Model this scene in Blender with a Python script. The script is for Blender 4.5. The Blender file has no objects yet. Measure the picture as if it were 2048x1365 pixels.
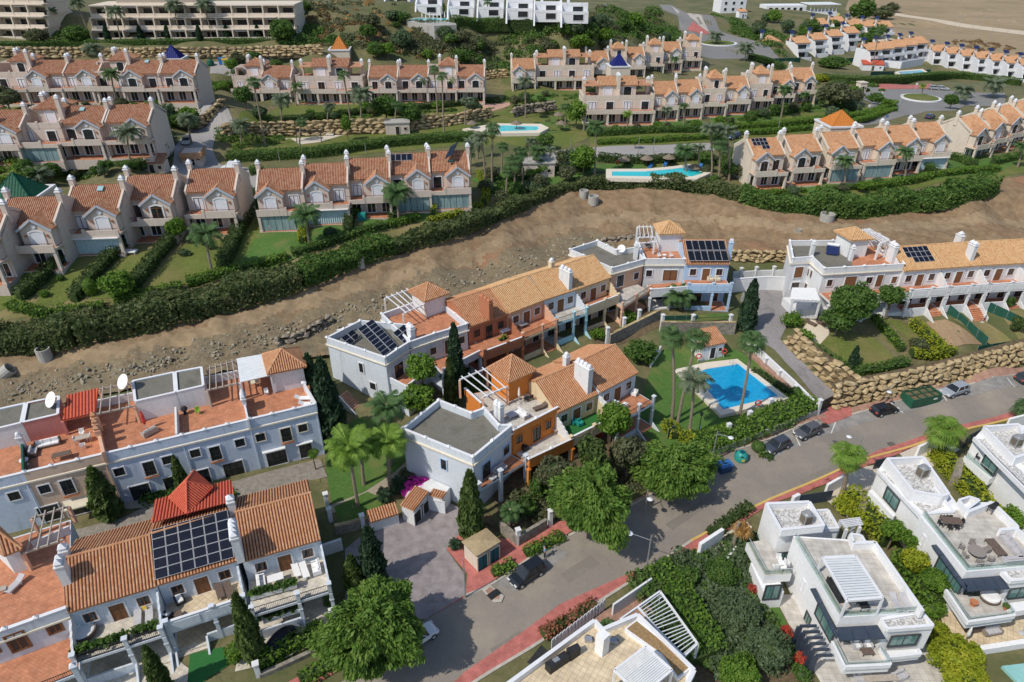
import bpy, bmesh, math, random
import numpy as np
from mathutils import Vector as Ve, Matrix
from math import cos,sin,pi,atan2
R=math.radians
rng=random.Random(7);nrg=np.random.default_rng(7)
sc=bpy.context.scene
COL=sc.collection
# ---------------------------------------------------------------- camera, sky, sun, exposure
F,TILT,CAMZ=1365.0,R(31.4),60.0
cam=bpy.data.cameras.new('camera');cam.lens=36*F/2048;cam.sensor_width=36;cam.clip_end=9000;cam.clip_start=1
co=bpy.data.objects.new('camera',cam);co.location=(0,0,CAMZ);co.rotation_euler=(pi/2-TILT,0,0);COL.objects.link(co);sc.camera=co
SUN_EL=R(50);SUNV=Ve((-.81*cos(SUN_EL),-.586*cos(SUN_EL),sin(SUN_EL))).normalized()
w=bpy.data.worlds.new('World');sc.world=w;w.use_nodes=True
nt=w.node_tree;bg=nt.nodes['Background'];sky=nt.nodes.new('ShaderNodeTexSky');sky.sky_type='NISHITA';sky.sun_disc=False
sky.sun_elevation=SUN_EL;sky.sun_rotation=atan2(SUNV.x,SUNV.y);sky.altitude=100
nt.links.new(sky.outputs[0],bg.inputs[0]);bg.inputs[1].default_value=.135
sl=bpy.data.lights.new('sun','SUN');sl.energy=3.5;sl.angle=R(.55);sl.color=(1,.935,.83)
so=bpy.data.objects.new('sun',sl);so.rotation_euler=(-SUNV).to_track_quat('-Z','Y').to_euler();so.location=(-60,-40,120);COL.objects.link(so)
sc.view_settings.view_transform='Standard';sc.view_settings.look='None';sc.view_settings.gamma=1;sc.view_settings.exposure=0.0
sc.view_settings.use_curve_mapping=False
# ---------------------------------------------------------------- survey: photo measurements to ground positions
ST,CT=sin(TILT),cos(TILT)
def ray(px,py):
 u=(px-1024)/F;v=(682.5-py)/F
 return np.array((u,CT+v*ST,-ST+v*CT))
def P(px,py,z):
 d=ray(px,py);t=(z-CAMZ)/d[2]
 return Ve((d[0]*t,d[1]*t,z))
# ---------------------------------------------------------------- terrain heights
TP="""700,1365,0 900,1290,0 1100,1190,0 1250,1110,0 1400,1020,-.3 1560,925,-.6 1700,865,-.9 1850,825,-1 2040,775,-1 1000,1150,0 1350,1120,0
1480,1040,-.3 1640,965,-.6 1800,905,-.9 2000,850,-1 1190,1240,0 1050,1320,0 1650,850,-.8 1750,818,-.9 1900,775,-1 2040,745,-1 1560,885,-.6 1480,915,-.4
1560,1330,-1.5 1750,1330,-1.5 1950,1290,-1.5 2030,1100,-1.2 1560,1180,-1.2 1440,1150,-.6 1420,1300,-1 1300,1250,-.5 1680,1000,-.7 1830,960,-.9 1900,1130,-1.3
850,1080,.3 880,1040,.5 760,1120,.3 700,1160,.3 930,1120,.2 960,1160,0 1100,1080,0
280,1350,.8 500,1330,.8 620,1280,.6 100,1350,.9 650,1330,.2 30,1340,1 400,1300,1
450,960,3 560,945,3 300,1000,3 150,1040,3 40,1060,3 640,920,2.5 620,960,2.5 660,1010,2 700,960,2 740,990,1.6 760,930,2 800,960,1.6 740,1040,1.2 800,900,2.6
700,860,3.4 740,840,3.6 700,800,4.2 650,760,5 640,720,5.6 680,740,5
40,800,5.6 100,775,6 200,750,6.2 350,715,6.6 480,690,6.8 600,660,6.8 640,640,7.2
20,735,7 100,715,7.4 250,680,7.8 400,640,8.2 500,610,8.6 640,580,9 800,530,9.3 950,480,9.6 1050,450,9.7
700,650,6.6 800,600,6.9 950,550,6.9 1100,500,6.8 1200,480,6.8 1300,470,6.8 1450,480,6.6 1550,490,6.6 1700,460,6.6 1850,450,6.6 2040,450,6.4
1100,410,10.2 1200,395,10.6 1300,395,10.6 1450,410,10.4 1550,440,9.6 1700,450,8.8 1850,420,9.4 2000,380,10.3 1200,440,8.6 1350,440,8.4
20,690,9.5 200,650,10.2 400,590,10.7 600,545,11.2 800,480,11.7 950,430,12 1100,385,12 1300,370,12.2 1500,400,11 1700,420,10.4 1900,390,10.8
50,600,12 200,580,12.3 350,560,12.6 450,530,13 600,500,13.4 750,470,13.6 900,435,13.7 1000,395,13.6 1060,370,13.4
60,540,14 197,506,14 300,480,14 430,466,14 545,460,14 657,446,14 743,433,14 822,420,14 902,416,14 250,540,13 420,510,13.4 580,480,13.8 300,510,13.8
480,370,13.8 430,330,14 390,265,16 430,225,17.5 300,350,14.4 150,365,14.4 500,340,14 600,300,14.3 750,290,14.3 900,280,14.2 1000,300,13.8 1050,310,13.6
80,322,18.6 250,318,18.6 10,332,18.6 330,290,17.8 350,235,18.5 60,240,20 200,230,20.3 330,225,20.4 100,215,21.3 250,210,21.4 420,205,21.4 430,180,21 300,150,23 430,140,23.6 480,135,23.6 560,135,23
100,120,25 300,115,25.5 500,113,25.5 640,110,25.5 300,90,28.6 500,88,28.6 40,95,28.6 640,88,28.6 200,80,29 400,80,29 560,78,29 60,80,29 300,20,36 100,20,36
600,270,14.4 750,265,14.4 900,262,14.3 700,240,14.8 500,205,16 650,207,16 800,206,16 965,203,16 560,225,15.6 900,215,15.4
700,130,23 850,130,22 1000,140,19 690,90,27.3 800,80,27 900,85,26 1000,90,24 860,45,31.4 900,38,32.5 1000,28,33 1150,30,33 750,30,33.5 650,10,36 780,5,35.5 700,50,32
1020,258,14.5 1100,250,14.4 950,250,14.6 1010,182,14.5 1150,182,14.2 1250,160,14.2 1400,150,13.6 1000,215,14.6 1060,215,14.5
1206,249,14 1300,240,14 1450,222,14 1620,205,13.6 1300,262,14 1450,250,14 1600,225,13.6 1250,300,13.8 1400,295,13.6 1350,315,13.5
1180,345,13.5 1300,345,13.4 1420,345,13 1300,330,13.5 1100,350,13.5 1460,380,12.2 1000,360,13.6
1521,377,12 1640,365,12 1760,350,12 1869,337,12 1700,385,11.4 1900,345,11.6 2000,330,11.4 1928,322,11 2040,300,11 1600,390,11.6
1750,240,11 1650,250,12.5 1550,265,13 1900,230,9.5 1840,200,8 1950,190,8 1750,185,8.5 1700,170,9 2040,200,8.5
1100,60,27 1150,90,22 1250,60,23 1050,40,31 1200,20,29 1300,20,24 1350,60,17 1435,88,13 1380,30,20 1500,70,14 1600,50,11 1500,20,14 1480,120,12.5 1300,100,15.5
1560,150,6 1700,140,5 1850,150,3 1650,100,5 1900,150,2 2040,155,1.5 1750,160,5.5 1900,60,1 2040,10,0 1700,15,5 1600,10,9 2040,80,1 1800,40,3
870,1000,.8 960,1000,.6 1000,1060,.4 1100,1020,1 1250,950,1.2 1350,880,1.4 1430,830,1.5 1500,860,1.3 1600,800,1.3 1400,748,1.3 1440,760,1.2 1480,740,1.2 1480,790,1.2 1530,780,1.2 1446,815,1.2 1430,780,1.2 1500,810,1.2 1560,795,1.2 1470,770,1.2 1350,780,1.7 1300,720,2.2 1500,710,1.8 1420,700,1.8 1560,760,1.4
1060,940,2 1150,900,2.2 900,870,3 880,780,3.6 900,740,4 1050,720,4.2 1180,660,4.4 1280,640,4.4 1260,690,3 1320,640,4.4 1440,640,4.4 1380,620,4.6 1200,640,4.6
1520,590,4.5 1520,640,4.2 1550,680,3.4 1590,740,1.6 1640,790,-.2 1670,815,-.7
1650,640,4.5 1780,640,4.6 1900,630,4.6 2040,620,4.6 1620,660,4.2 1700,700,3.4 1790,680,3.6 1900,670,3.6 2040,660,3.6 1730,745,3 1850,722,3 2000,700,3 1640,700,3.4
1720,800,-.8 1850,770,-1 2000,740,-1"""
CPT=[]
for tk in TP.split():
 a,b,c=map(float,tk.split(','));p=P(a,b,c);CPT.append((p.x,p.y,c))
for q in ((-140,40,3),(-200,70,9),(-120,60,6),(-130,90,12),(130,60,-2),(160,110,2),(150,150,9),(200,170,8),(-60,30,2),(-20,25,0),(10,25,-1.5),(40,22,-2.5),(70,30,-2.5),(-220,150,16),(-260,220,30),(-160,260,37),(0,330,37),(-300,330,40),
  (100,420,14),(160,330,3),(240,300,2),(320,260,3),(400,400,0),(350,600,0),(200,650,0),(0,600,14),(-300,600,30),(600,300,0),(800,800,0),(-800,400,30),(-800,900,30),(0,1500,10),(0,4500,0),(2500,3000,0),(-2500,3000,20),(300,120,4),(250,60,-1)): CPT.append(q)
CPT=np.array(CPT)
def zraw(X,Y):
 X=np.asarray(X,float).ravel();Y=np.asarray(Y,float).ravel();out=np.empty(len(X))
 for i in range(0,len(X),4000):
  d2=(X[i:i+4000,None]-CPT[None,:,0])**2+(Y[i:i+4000,None]-CPT[None,:,1])**2
  w_=1/(d2+16.0)**2
  out[i:i+4000]=(w_*CPT[None,:,2]).sum(1)/w_.sum(1)
 return out
def axis(segs):
 o=[]
 for a,b,s in segs: o+=list(np.arange(a,b,s))
 return np.array(o+[segs[-1][1]],float)
GX=axis([(-5000,-1000,500),(-1000,-400,60),(-400,-141,7),(-141,141,1.5),(141,402,6),(402,1000,60),(1000,5000,500)])
GY=axis([(14,170,1.5),(170,320,3),(320,700,10),(700,1500,80),(1500,7000,500)])
_X,_Y=np.meshgrid(GX,GY);GZ=zraw(_X,_Y).reshape(_X.shape)
def zf(x,y):
 x=np.asarray(x,float);y=np.asarray(y,float)
 i=np.clip(np.searchsorted(GX,x)-1,0,len(GX)-2);j=np.clip(np.searchsorted(GY,y)-1,0,len(GY)-2)
 a=np.clip((x-GX[i])/(GX[i+1]-GX[i]),0,1);b=np.clip((y-GY[j])/(GY[j+1]-GY[j]),0,1)
 return (GZ[j,i]*(1-a)+GZ[j,i+1]*a)*(1-b)+(GZ[j+1,i]*(1-a)+GZ[j+1,i+1]*a)*b
_T=np.concatenate([np.arange(36,300,.7),np.arange(300,900,3)])
def G(px,py,dz=0):
 d=ray(px,py);X=d[0]*_T;Y=d[1]*_T;Z=CAMZ+d[2]*_T
 below=np.nonzero(Z<zf(X,Y)+dz)[0]
 if not len(below): return P(px,py,0)
 k=max(below[0],1);lo,hi=_T[k-1],_T[k]
 for _ in range(18):
  m=(lo+hi)/2
  if CAMZ+d[2]*m<float(zf(d[0]*m,d[1]*m))+dz: hi=m
  else: lo=m
 x,y=d[0]*hi,d[1]*hi
 return Ve((x,y,float(zf(x,y))))
def hitv(px,py,O,yaw):
 "pixel ray against the vertical plane through O running along yaw: distance along, height"
 d=ray(px,py);n=np.array((-sin(yaw),cos(yaw)));t=(n[0]*O[0]+n[1]*O[1])/(n[0]*d[0]+n[1]*d[1])
 x,y,z=d[0]*t,d[1]*t,CAMZ+d[2]*t
 return (x-O[0])*cos(yaw)+(y-O[1])*sin(yaw), z
def pxscale(p):
 return F/(p.y*CT-(p.z-CAMZ)*ST)
# ---------------------------------------------------------------- node materials
MATS={}
def newmat(name):
 m=bpy.data.materials.new(name);m.use_nodes=True;n=m.node_tree;b=n.nodes['Principled BSDF'];return m,n,b
def lin(c): return (c[0],c[1],c[2],1)
def mulc(c,k): return tuple(min(1,x*k) for x in c)
def mat(name,c1,c2=None,scale=1.5,rough=.85,bump=.0,bscale=8,spec=.3,detail=6,c3=None,p=(.35,.65),metal=0,stretch=None):
 if name in MATS: return MATS[name]
 m,n,b=newmat(name);L=n.links.new
 geo=n.nodes.new('ShaderNodeNewGeometry');src=geo.outputs['Position']
 if stretch:
  mp=n.nodes.new('ShaderNodeMapping');mp.inputs['Scale'].default_value=stretch;L(src,mp.inputs['Vector']);src=mp.outputs[0]
 no=n.nodes.new('ShaderNodeTexNoise');no.inputs['Scale'].default_value=scale;no.inputs['Detail'].default_value=detail;no.inputs['Roughness'].default_value=.62;L(src,no.inputs['Vector'])
 cr=n.nodes.new('ShaderNodeValToRGB');e=cr.color_ramp.elements;e[0].position,e[1].position=p
 e[0].color=lin(c1);e[1].color=lin(c2 or mulc(c1,1.12))
 if c3: q=cr.color_ramp.elements.new(sum(p)/2);q.color=lin(c3)
 L(no.outputs[0],cr.inputs[0]);L(cr.outputs[0],b.inputs['Base Color'])
 b.inputs['Roughness'].default_value=rough;b.inputs['Specular IOR Level'].default_value=spec;b.inputs['Metallic'].default_value=metal
 if bump:
  n2=n.nodes.new('ShaderNodeTexNoise');n2.inputs['Scale'].default_value=bscale;n2.inputs['Detail'].default_value=5;L(src,n2.inputs['Vector'])
  bp=n.nodes.new('ShaderNodeBump');bp.inputs['Strength'].default_value=bump;bp.inputs['Distance'].default_value=.1;L(n2.outputs[0],bp.inputs['Height']);L(bp.outputs[0],b.inputs['Normal'])
 MATS[name]=m;return m
def mat2(name,base,spots,thr=(.55,.7),sscale=.3,sst=None,**k):
 "a base colour pair with a second, larger pattern (stains, dry patches) mixed over it"
 m=mat(name,*base,**k);n=m.node_tree;L=n.links.new;b=n.nodes['Principled BSDF']
 cr=[x for x in n.nodes if x.type=='VALTORGB'][0];geo=[x for x in n.nodes if x.type=='NEW_GEOMETRY'][0]
 no=n.nodes.new('ShaderNodeTexNoise');no.inputs['Scale'].default_value=sscale;no.inputs['Detail'].default_value=7;no.inputs['Roughness'].default_value=.65;src=geo.outputs['Position']
 if sst: mp=n.nodes.new('ShaderNodeMapping');mp.inputs['Scale'].default_value=sst;L(src,mp.inputs['Vector']);src=mp.outputs[0]
 L(src,no.inputs['Vector'])
 mr=n.nodes.new('ShaderNodeMapRange');mr.inputs[1].default_value,mr.inputs[2].default_value=thr;L(no.outputs[0],mr.inputs[0])
 mx=n.nodes.new('ShaderNodeMix');mx.data_type='RGBA';L(mr.outputs[0],mx.inputs['Factor']);L(cr.outputs[0],mx.inputs[6]);mx.inputs[7].default_value=lin(spots);L(mx.outputs[2],b.inputs['Base Color'])
 return m
def paint(name,c,stain=.72):
 return mat2('paint '+name,(mulc(c,.93),mulc(c,1.05)),mulc(c,stain),thr=(.54,.78),sscale=1.0,sst=(1.6,1.6,.22),scale=3,rough=.82,bump=.06,bscale=14,spec=.25)
def tilesmat(name,cols,scale=3.2):
 "fired clay: each tile its own tone"
 if name in MATS: return MATS[name]
 m,n,b=newmat(name);L=n.links.new;geo=n.nodes.new('ShaderNodeNewGeometry')
 vo=n.nodes.new('ShaderNodeTexVoronoi');vo.inputs['Scale'].default_value=scale;L(geo.outputs['Position'],vo.inputs['Vector'])
 no=n.nodes.new('ShaderNodeTexNoise');no.inputs['Scale'].default_value=.6;no.inputs['Detail'].default_value=6;L(geo.outputs['Position'],no.inputs['Vector'])
 sp=n.nodes.new('ShaderNodeSeparateColor');L(vo.outputs['Color'],sp.inputs[0])
 ad=n.nodes.new('ShaderNodeMath');ad.operation='MULTIPLY_ADD';ad.inputs[1].default_value=.55;L(sp.outputs[0],ad.inputs[0])
 s2=n.nodes.new('ShaderNodeMath');s2.operation='MULTIPLY';s2.inputs[1].default_value=.5;L(no.outputs[0],s2.inputs[0]);L(s2.outputs[0],ad.inputs[2])
 cr=n.nodes.new('ShaderNodeValToRGB');e=cr.color_ramp.elements;e[0].position=.1;e[1].position=.85;e[0].color=lin(cols[0]);e[1].color=lin(cols[-1])
 for i,c in enumerate(cols[1:-1]): q=cr.color_ramp.elements.new(.1+.75*(i+1)/(len(cols)-1));q.color=lin(c)
 L(ad.outputs[0],cr.inputs[0]);L(cr.outputs[0],b.inputs['Base Color']);b.inputs['Roughness'].default_value=.85;b.inputs['Specular IOR Level'].default_value=.2
 MATS[name]=m;return m
def brickmat(name,c1,c2,mortar,s=2.5,rot=0,ratio=.5,off=0.0,msize=.02,rough=.8):
 if name in MATS: return MATS[name]
 m,n,b=newmat(name);L=n.links.new;geo=n.nodes.new('ShaderNodeNewGeometry');mp=n.nodes.new('ShaderNodeMapping');mp.inputs['Rotation'].default_value=(0,0,rot);L(geo.outputs['Position'],mp.inputs[0])
 br=n.nodes.new('ShaderNodeTexBrick');br.offset=off;br.inputs['Color1'].default_value=lin(c1);br.inputs['Color2'].default_value=lin(c2);br.inputs['Mortar'].default_value=lin(mortar)
 br.inputs['Scale'].default_value=s;br.inputs['Mortar Size'].default_value=msize;br.inputs['Brick Width'].default_value=ratio;br.inputs['Row Height'].default_value=ratio if off==0 else ratio*.5;L(mp.outputs[0],br.inputs['Vector'])
 no=n.nodes.new('ShaderNodeTexNoise');no.inputs['Scale'].default_value=1.1;no.inputs['Detail'].default_value=6;L(geo.outputs['Position'],no.inputs['Vector'])
 mr=n.nodes.new('ShaderNodeMapRange');mr.inputs[1].default_value=.3;mr.inputs[2].default_value=.7;mr.inputs[3].default_value=.75;mr.inputs[4].default_value=1.15;L(no.outputs[0],mr.inputs[0])
 mx=n.nodes.new('ShaderNodeMix');mx.data_type='RGBA';mx.blend_type='MULTIPLY';mx.inputs['Factor'].default_value=1;L(br.outputs[0],mx.inputs[6]);L(mr.outputs[0],mx.inputs[7]);L(mx.outputs[2],b.inputs['Base Color'])
 b.inputs['Roughness'].default_value=rough;MATS[name]=m;return m
def leafmat(name,dark,mid,light,scale=.9,trans=.42):
 if name in MATS: return MATS[name]
 dark,mid,light=mulc(dark,1.9),mulc(mid,1.9),mulc(light,1.75)
 m,n,b=newmat(name);L=n.links.new;geo=n.nodes.new('ShaderNodeNewGeometry')
 no=n.nodes.new('ShaderNodeTexNoise');no.inputs['Scale'].default_value=scale;no.inputs['Detail'].default_value=8;no.inputs['Roughness'].default_value=.75;L(geo.outputs['Position'],no.inputs['Vector'])
 cr=n.nodes.new('ShaderNodeValToRGB');e=cr.color_ramp.elements;e[0].position=.32;e[1].position=.7;e[0].color=lin(dark);e[1].color=lin(light);q=e.new(.5);q.color=lin(mid);L(no.outputs[0],cr.inputs[0])
 L(cr.outputs[0],b.inputs['Base Color']);b.inputs['Roughness'].default_value=.6;b.inputs['Specular IOR Level'].default_value=.25
 tr=n.nodes.new('ShaderNodeBsdfTranslucent');L(cr.outputs[0],tr.inputs[0]);mx=n.nodes.new('ShaderNodeMixShader');mx.inputs[0].default_value=trans
 out=n.nodes['Material Output'];L(b.outputs[0],mx.inputs[1]);L(tr.outputs[0],mx.inputs[2]);L(mx.outputs[0],out.inputs[0]);MATS[name]=m;return m
# ---------------------------------------------------------------- mesh builder (world or local coordinates)
QA=[[0,1,2,3],[7,6,5,4],[0,4,5,1],[1,5,6,2],[2,6,7,3],[3,7,4,0]];QB=[[3,2,1,0],[4,5,6,7],[0,1,5,4],[1,2,6,5],[2,3,7,6],[3,0,4,7]];QC=[[0,3,2,1],[4,5,6,7],[0,1,5,4],[1,2,6,5],[2,3,7,6],[3,0,4,7]]
class MB:
 def __init__(s): s.v=[];s.f=[];s.m=[]
 def add(s,vs,fs,m=0):
  k=len(s.v);s.v+=[tuple(q) for q in vs];s.f+=[[i+k for i in f] for f in fs];s.m+=[m]*len(fs);return s
 def box(s,x0,y0,z0,x1,y1,z1,m=0):
  return s.add([(x0,y0,z0),(x1,y0,z0),(x1,y1,z0),(x0,y1,z0),(x0,y0,z1),(x1,y0,z1),(x1,y1,z1),(x0,y1,z1)],[[0,3,2,1],[4,5,6,7],[0,1,5,4],[1,2,6,5],[2,3,7,6],[3,0,4,7]],m)
 def poly(s,pts,m=0): return s.add(pts,[list(range(len(pts)))],m)
 def prism(s,pts,z0,z1,m=0,mt=None):
  pts=[(p[0],p[1]) for p in pts]
  if sum(a[0]*b[1]-b[0]*a[1] for a,b in zip(pts,pts[1:]+pts[:1]))<0: pts=pts[::-1]
  n=len(pts);vs=[(x,y,z0) for x,y in pts]+[(x,y,z1) for x,y in pts]
  s.add(vs,[[i,(i+1)%n,n+(i+1)%n,n+i] for i in range(n)]+[list(range(n))[::-1]],m);s.add([(x,y,z1) for x,y in pts],[list(range(n))],m if mt is None else mt);return s
 def extr(s,prof,a,b,m=0):
  "closed profile [(u,z)] swept from origin a to b (xy) ;u measured to the left of a->b"
  d=Ve((b[0]-a[0],b[1]-a[1]));l=d.length;d/=l;nx,ny=-d.y,d.x;n=len(prof)
  vs=[(a[0]+nx*u,a[1]+ny*u,z) for u,z in prof]+[(b[0]+nx*u,b[1]+ny*u,z) for u,z in prof]
  return s.add(vs,[[i,(i+1)%n,n+(i+1)%n,n+i] for i in range(n)]+[list(range(n))[::-1],list(range(n,2*n))],m)
 def wall(s,a,b,z0,z1,t=.25,m=0,z0b=None,z1b=None):
  a=Ve((a[0],a[1]));b=Ve((b[0],b[1]));d=(b-a);d=d/d.length*1.0;q=Ve((-d.y,d.x))*t/2
  z0b=z0 if z0b is None else z0b;z1b=z1 if z1b is None else z1b
  c=[a-q,b-q,b+q,a+q];zz0=[z0,z0b,z0b,z0];zz1=[z1,z1b,z1b,z1]
  return s.add([(p.x,p.y,z) for p,z in zip(c,zz0)]+[(p.x,p.y,z) for p,z in zip(c,zz1)],[[0,3,2,1],[4,5,6,7],[0,1,5,4],[1,2,6,5],[2,3,7,6],[3,0,4,7]],m)
 def beam(s,a,b,w,h,m=0):
  a=Ve(a);b=Ve(b);d=(b-a).normalized();up=Ve((0,0,1)) if abs(d.z)<.95 else Ve((1,0,0));sx=d.cross(up).normalized()*w/2;uz=sx.cross(d).normalized()*h/2
  vs=[p+i*sx+j*uz for p in (a,b) for i,j in ((-1,-1),(1,-1),(1,1),(-1,1))]
  return s.add(vs,[[0,1,2,3],[7,6,5,4],[0,4,5,1],[1,5,6,2],[2,6,7,3],[3,7,4,0]],m)
 def tube(s,pts,rs,n=8,m=0,cap=True):
  pts=[Ve(p) for p in pts];rs=rs if hasattr(rs,'__len__') else [rs]*len(pts);vs=[]
  for i,p in enumerate(pts):
   d=(pts[min(i+1,len(pts)-1)]-pts[max(i-1,0)]).normalized();up=Ve((0,0,1)) if abs(d.z)<.9 else Ve((1,0,0));a=d.cross(up).normalized();b=d.cross(a)
   vs+=[p+(a*cos(2*pi*k/n)+b*sin(2*pi*k/n))*rs[i] for k in range(n)]
  fs=[[i*n+k,i*n+(k+1)%n,(i+1)*n+(k+1)%n,(i+1)*n+k] for i in range(len(pts)-1) for k in range(n)]
  if cap: fs+=[list(range(n))[::-1],[(len(pts)-1)*n+k for k in range(n)]]
  return s.add(vs,fs,m)
 def lathe(s,prof,c=(0,0,0),n=12,m=0,sx=1,sy=1):
  vs=[(c[0]+r*sx*cos(2*pi*k/n),c[1]+r*sy*sin(2*pi*k/n),c[2]+z) for r,z in prof for k in range(n)]
  return s.add(vs,[[i*n+k,i*n+(k+1)%n,(i+1)*n+(k+1)%n,(i+1)*n+k] for i in range(len(prof)-1) for k in range(n)]+[[(len(prof)-1)*n+k for k in range(n)]],m)
 def pyr(s,cx,cy,z,w,h,m=0,yaw=0):
  c,d=cos(yaw),sin(yaw);q=[(cx+(a*c-b*d)*w/2,cy+(a*d+b*c)*w/2,z) for a,b in ((-1,-1),(1,-1),(1,1),(-1,1))]
  return s.add(q+[(cx,cy,z+h)],[[0,1,4],[1,2,4],[2,3,4],[3,0,4]],m)
 def cbox(s,cx,cy,z0,z1,wx,wy,yaw=0,m=0):
  c,d=cos(yaw),sin(yaw);return s.prism([(cx+a*c*wx/2-b*d*wy/2,cy+a*d*wx/2+b*c*wy/2) for a,b in ((-1,-1),(1,-1),(1,1),(-1,1))],z0,z1,m)
 def tiles(s,poly,pitch=.28,amp=.05,m=0,sub=4,lift=.06):
  "barrel tiles over a planar convex roof polygon whose first edge is the eave"
  p=[Ve(q) for q in poly];o=p[0];ax=(p[1]-p[0]).normalized();nn=Ve((0,0,0))
  for i in range(1,len(p)-1): nn+=(p[i]-p[0]).cross(p[i+1]-p[0])
  nn.normalize()
  if nn.z<0: nn=-nn
  ay=nn.cross(ax).normalized()
  if ay.z<0: ay=-ay
  q=[((x-o).dot(ax),(x-o).dot(ay)) for x in p];a0=min(x for x,_ in q);a1=max(x for x,_ in q)
  n=max(2,int((a1-a0)/pitch));ed=list(zip(q,q[1:]+q[:1]));pw=(a1-a0)/n;fr=((0,0),(.36,0),(.45,.75),(.68,1),(.91,.75))
  def rng_(a):
   bs=[]
   for (x0,y0),(x1,y1) in ed:
    if min(x0,x1)-1e-6<=a<=max(x0,x1)+1e-6: bs+=[y0,y1] if abs(x1-x0)<1e-6 else [y0+(y1-y0)*(a-x0)/(x1-x0)]
   return (min(bs),max(bs)) if bs else (0,0)
  vs=[];fs=[];ms=[]
  for i in range(n*5+1):
   a=a0+pw*(i//5+fr[i%5][0]);ac=min(max(a,a0+1e-4),a1-1e-4);lo,hi=rng_(ac);h=amp*1.7*fr[i%5][1]
   for b in (lo,hi): vs.append(o+ax*a+ay*b+nn*(lift+h))
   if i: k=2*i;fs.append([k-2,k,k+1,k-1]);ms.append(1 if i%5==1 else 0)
  s.add(vs,fs,m);s.m[-len(ms):]=ms;return s
 def mesh(s,name,mats,inv=None,smooth=False):
  me=bpy.data.meshes.new(name);v=s.v
  if inv is not None: v=[inv@Ve(q) for q in v]
  me.from_pydata(v,[],s.f)
  for x in (mats if isinstance(mats,(list,tuple)) else [mats]): me.materials.append(x)
  if any(s.m): me.polygons.foreach_set('material_index',s.m)
  if smooth: me.polygons.foreach_set('use_smooth',[True]*len(s.f))
  me.update();return me
# ---------------------------------------------------------------- objects, parts, labels
LATE=[]
def tag(o,label=None,cat=None,group=None,kind=None):
 if label: o['label']=label
 if cat: o['category']=cat
 if group: o['group']=group
 if kind: o['kind']=kind
 return o
def thing(name,label,cat,loc,yaw=0,group=None):
 o=bpy.data.objects.new(name,None);o.empty_display_size=.3;o.location=loc;o.rotation_euler=(0,0,yaw);COL.objects.link(o);tag(o,label,cat,group)
 o['_yaw']=yaw;return o
def mw(t): return Matrix.Translation(t.location)@Matrix.Rotation(t.rotation_euler.z,4,'Z')
def rel(parent):
 M=Matrix.Identity(4);ch=[]
 while parent is not None: ch.append(parent);parent=parent.parent
 for o in reversed(ch): M=M@Matrix.LocRotScale(o.location,o.rotation_euler,o.scale)
 return M
def part(parent,name,mb,mats,smooth=False,world=True,kind=None):
 me=mb.mesh(name,mats,rel(parent).inverted() if world else None,smooth)
 o=bpy.data.objects.new(name,me);o.parent=parent;COL.objects.link(o)
 if kind: o['kind']=kind
 return o
def pl(parent,name,mb,mats,**k): return part(parent,name,mb,mats,world=False,**k)
def bl(parent,name,m,*b):
 k=MB();k.box(*b);return part(parent,name,k,m,world=False)
def inst(parent,name,me,loc,yaw=0,scale=None,local=False):
 o=bpy.data.objects.new(name,me);o.parent=parent
 if not local:
  M=rel(parent).inverted();loc=M@Ve(loc);yaw=yaw-parent_yaw(parent)
 o.location=loc;o.rotation_euler=(0,0,yaw)
 if scale is not None: o.scale=scale if hasattr(scale,'__len__') else (scale,)*3
 COL.objects.link(o);return o
def il(*a,**k): return inst(*a,local=True,**k)
def parent_yaw(p):
 y=0
 while p is not None: y+=p.rotation_euler.z;p=p.parent
 return y
def single(name,mb,mats,label=None,cat=None,group=None,kind=None,loc=None,smooth=False,yaw=0):
 "a thing that is one mesh, given in world coordinates"
 if loc is None:
  n=len(mb.v);loc=(sum(q[0] for q in mb.v)/n,sum(q[1] for q in mb.v)/n,min(q[2] for q in mb.v))
 M=Matrix.Translation(loc)@Matrix.Rotation(yaw,4,'Z')
 o=bpy.data.objects.new(name,mb.mesh(name,mats,M.inverted(),smooth));o.location=loc;o.rotation_euler=(0,0,yaw);COL.objects.link(o);return tag(o,label,cat,group,kind)
def structure(name,mb,mats): return single(name,mb,mats,kind='structure',loc=(0,0,0))
def copytree(o,parent=None):
 c=o.copy();COL.objects.link(c)
 if parent: c.parent=parent
 for ch in o.children: copytree(ch,c)
 return c
ORD=['first','second','third','fourth','fifth','sixth','seventh','eighth','ninth','tenth','eleventh','twelfth','thirteenth','fourteenth','fifteenth','sixteenth','seventeenth','eighteenth','nineteenth','twentieth']
def ordinal(i,n):
 if n==1: return ''
 if n==2: return ['left one of two','right one of two'][i]
 if i==0: return 'leftmost'
 if i==n-1: return 'rightmost'
 return ORD[i]+' from the left' if i<=n//2 or n-1-i>8 else ORD[n-1-i]+' from the right'
def project(p):
 d=p[1]*CT-(p[2]-CAMZ)*ST;return 1024+F*p[0]/d, 682.5-F*(p[1]*ST+(p[2]-CAMZ)*CT)/d
def label_row(objs,text,group=None):
 "labels for look-alikes, by their order in the picture"
 s=sorted(objs,key=lambda o:project(o.location)[0]);n=len(s)
 for i,o in enumerate(s):
  od=ordinal(i,n);o['label']=text if not od else text+', '+od
  if group: o['group']=group
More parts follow.
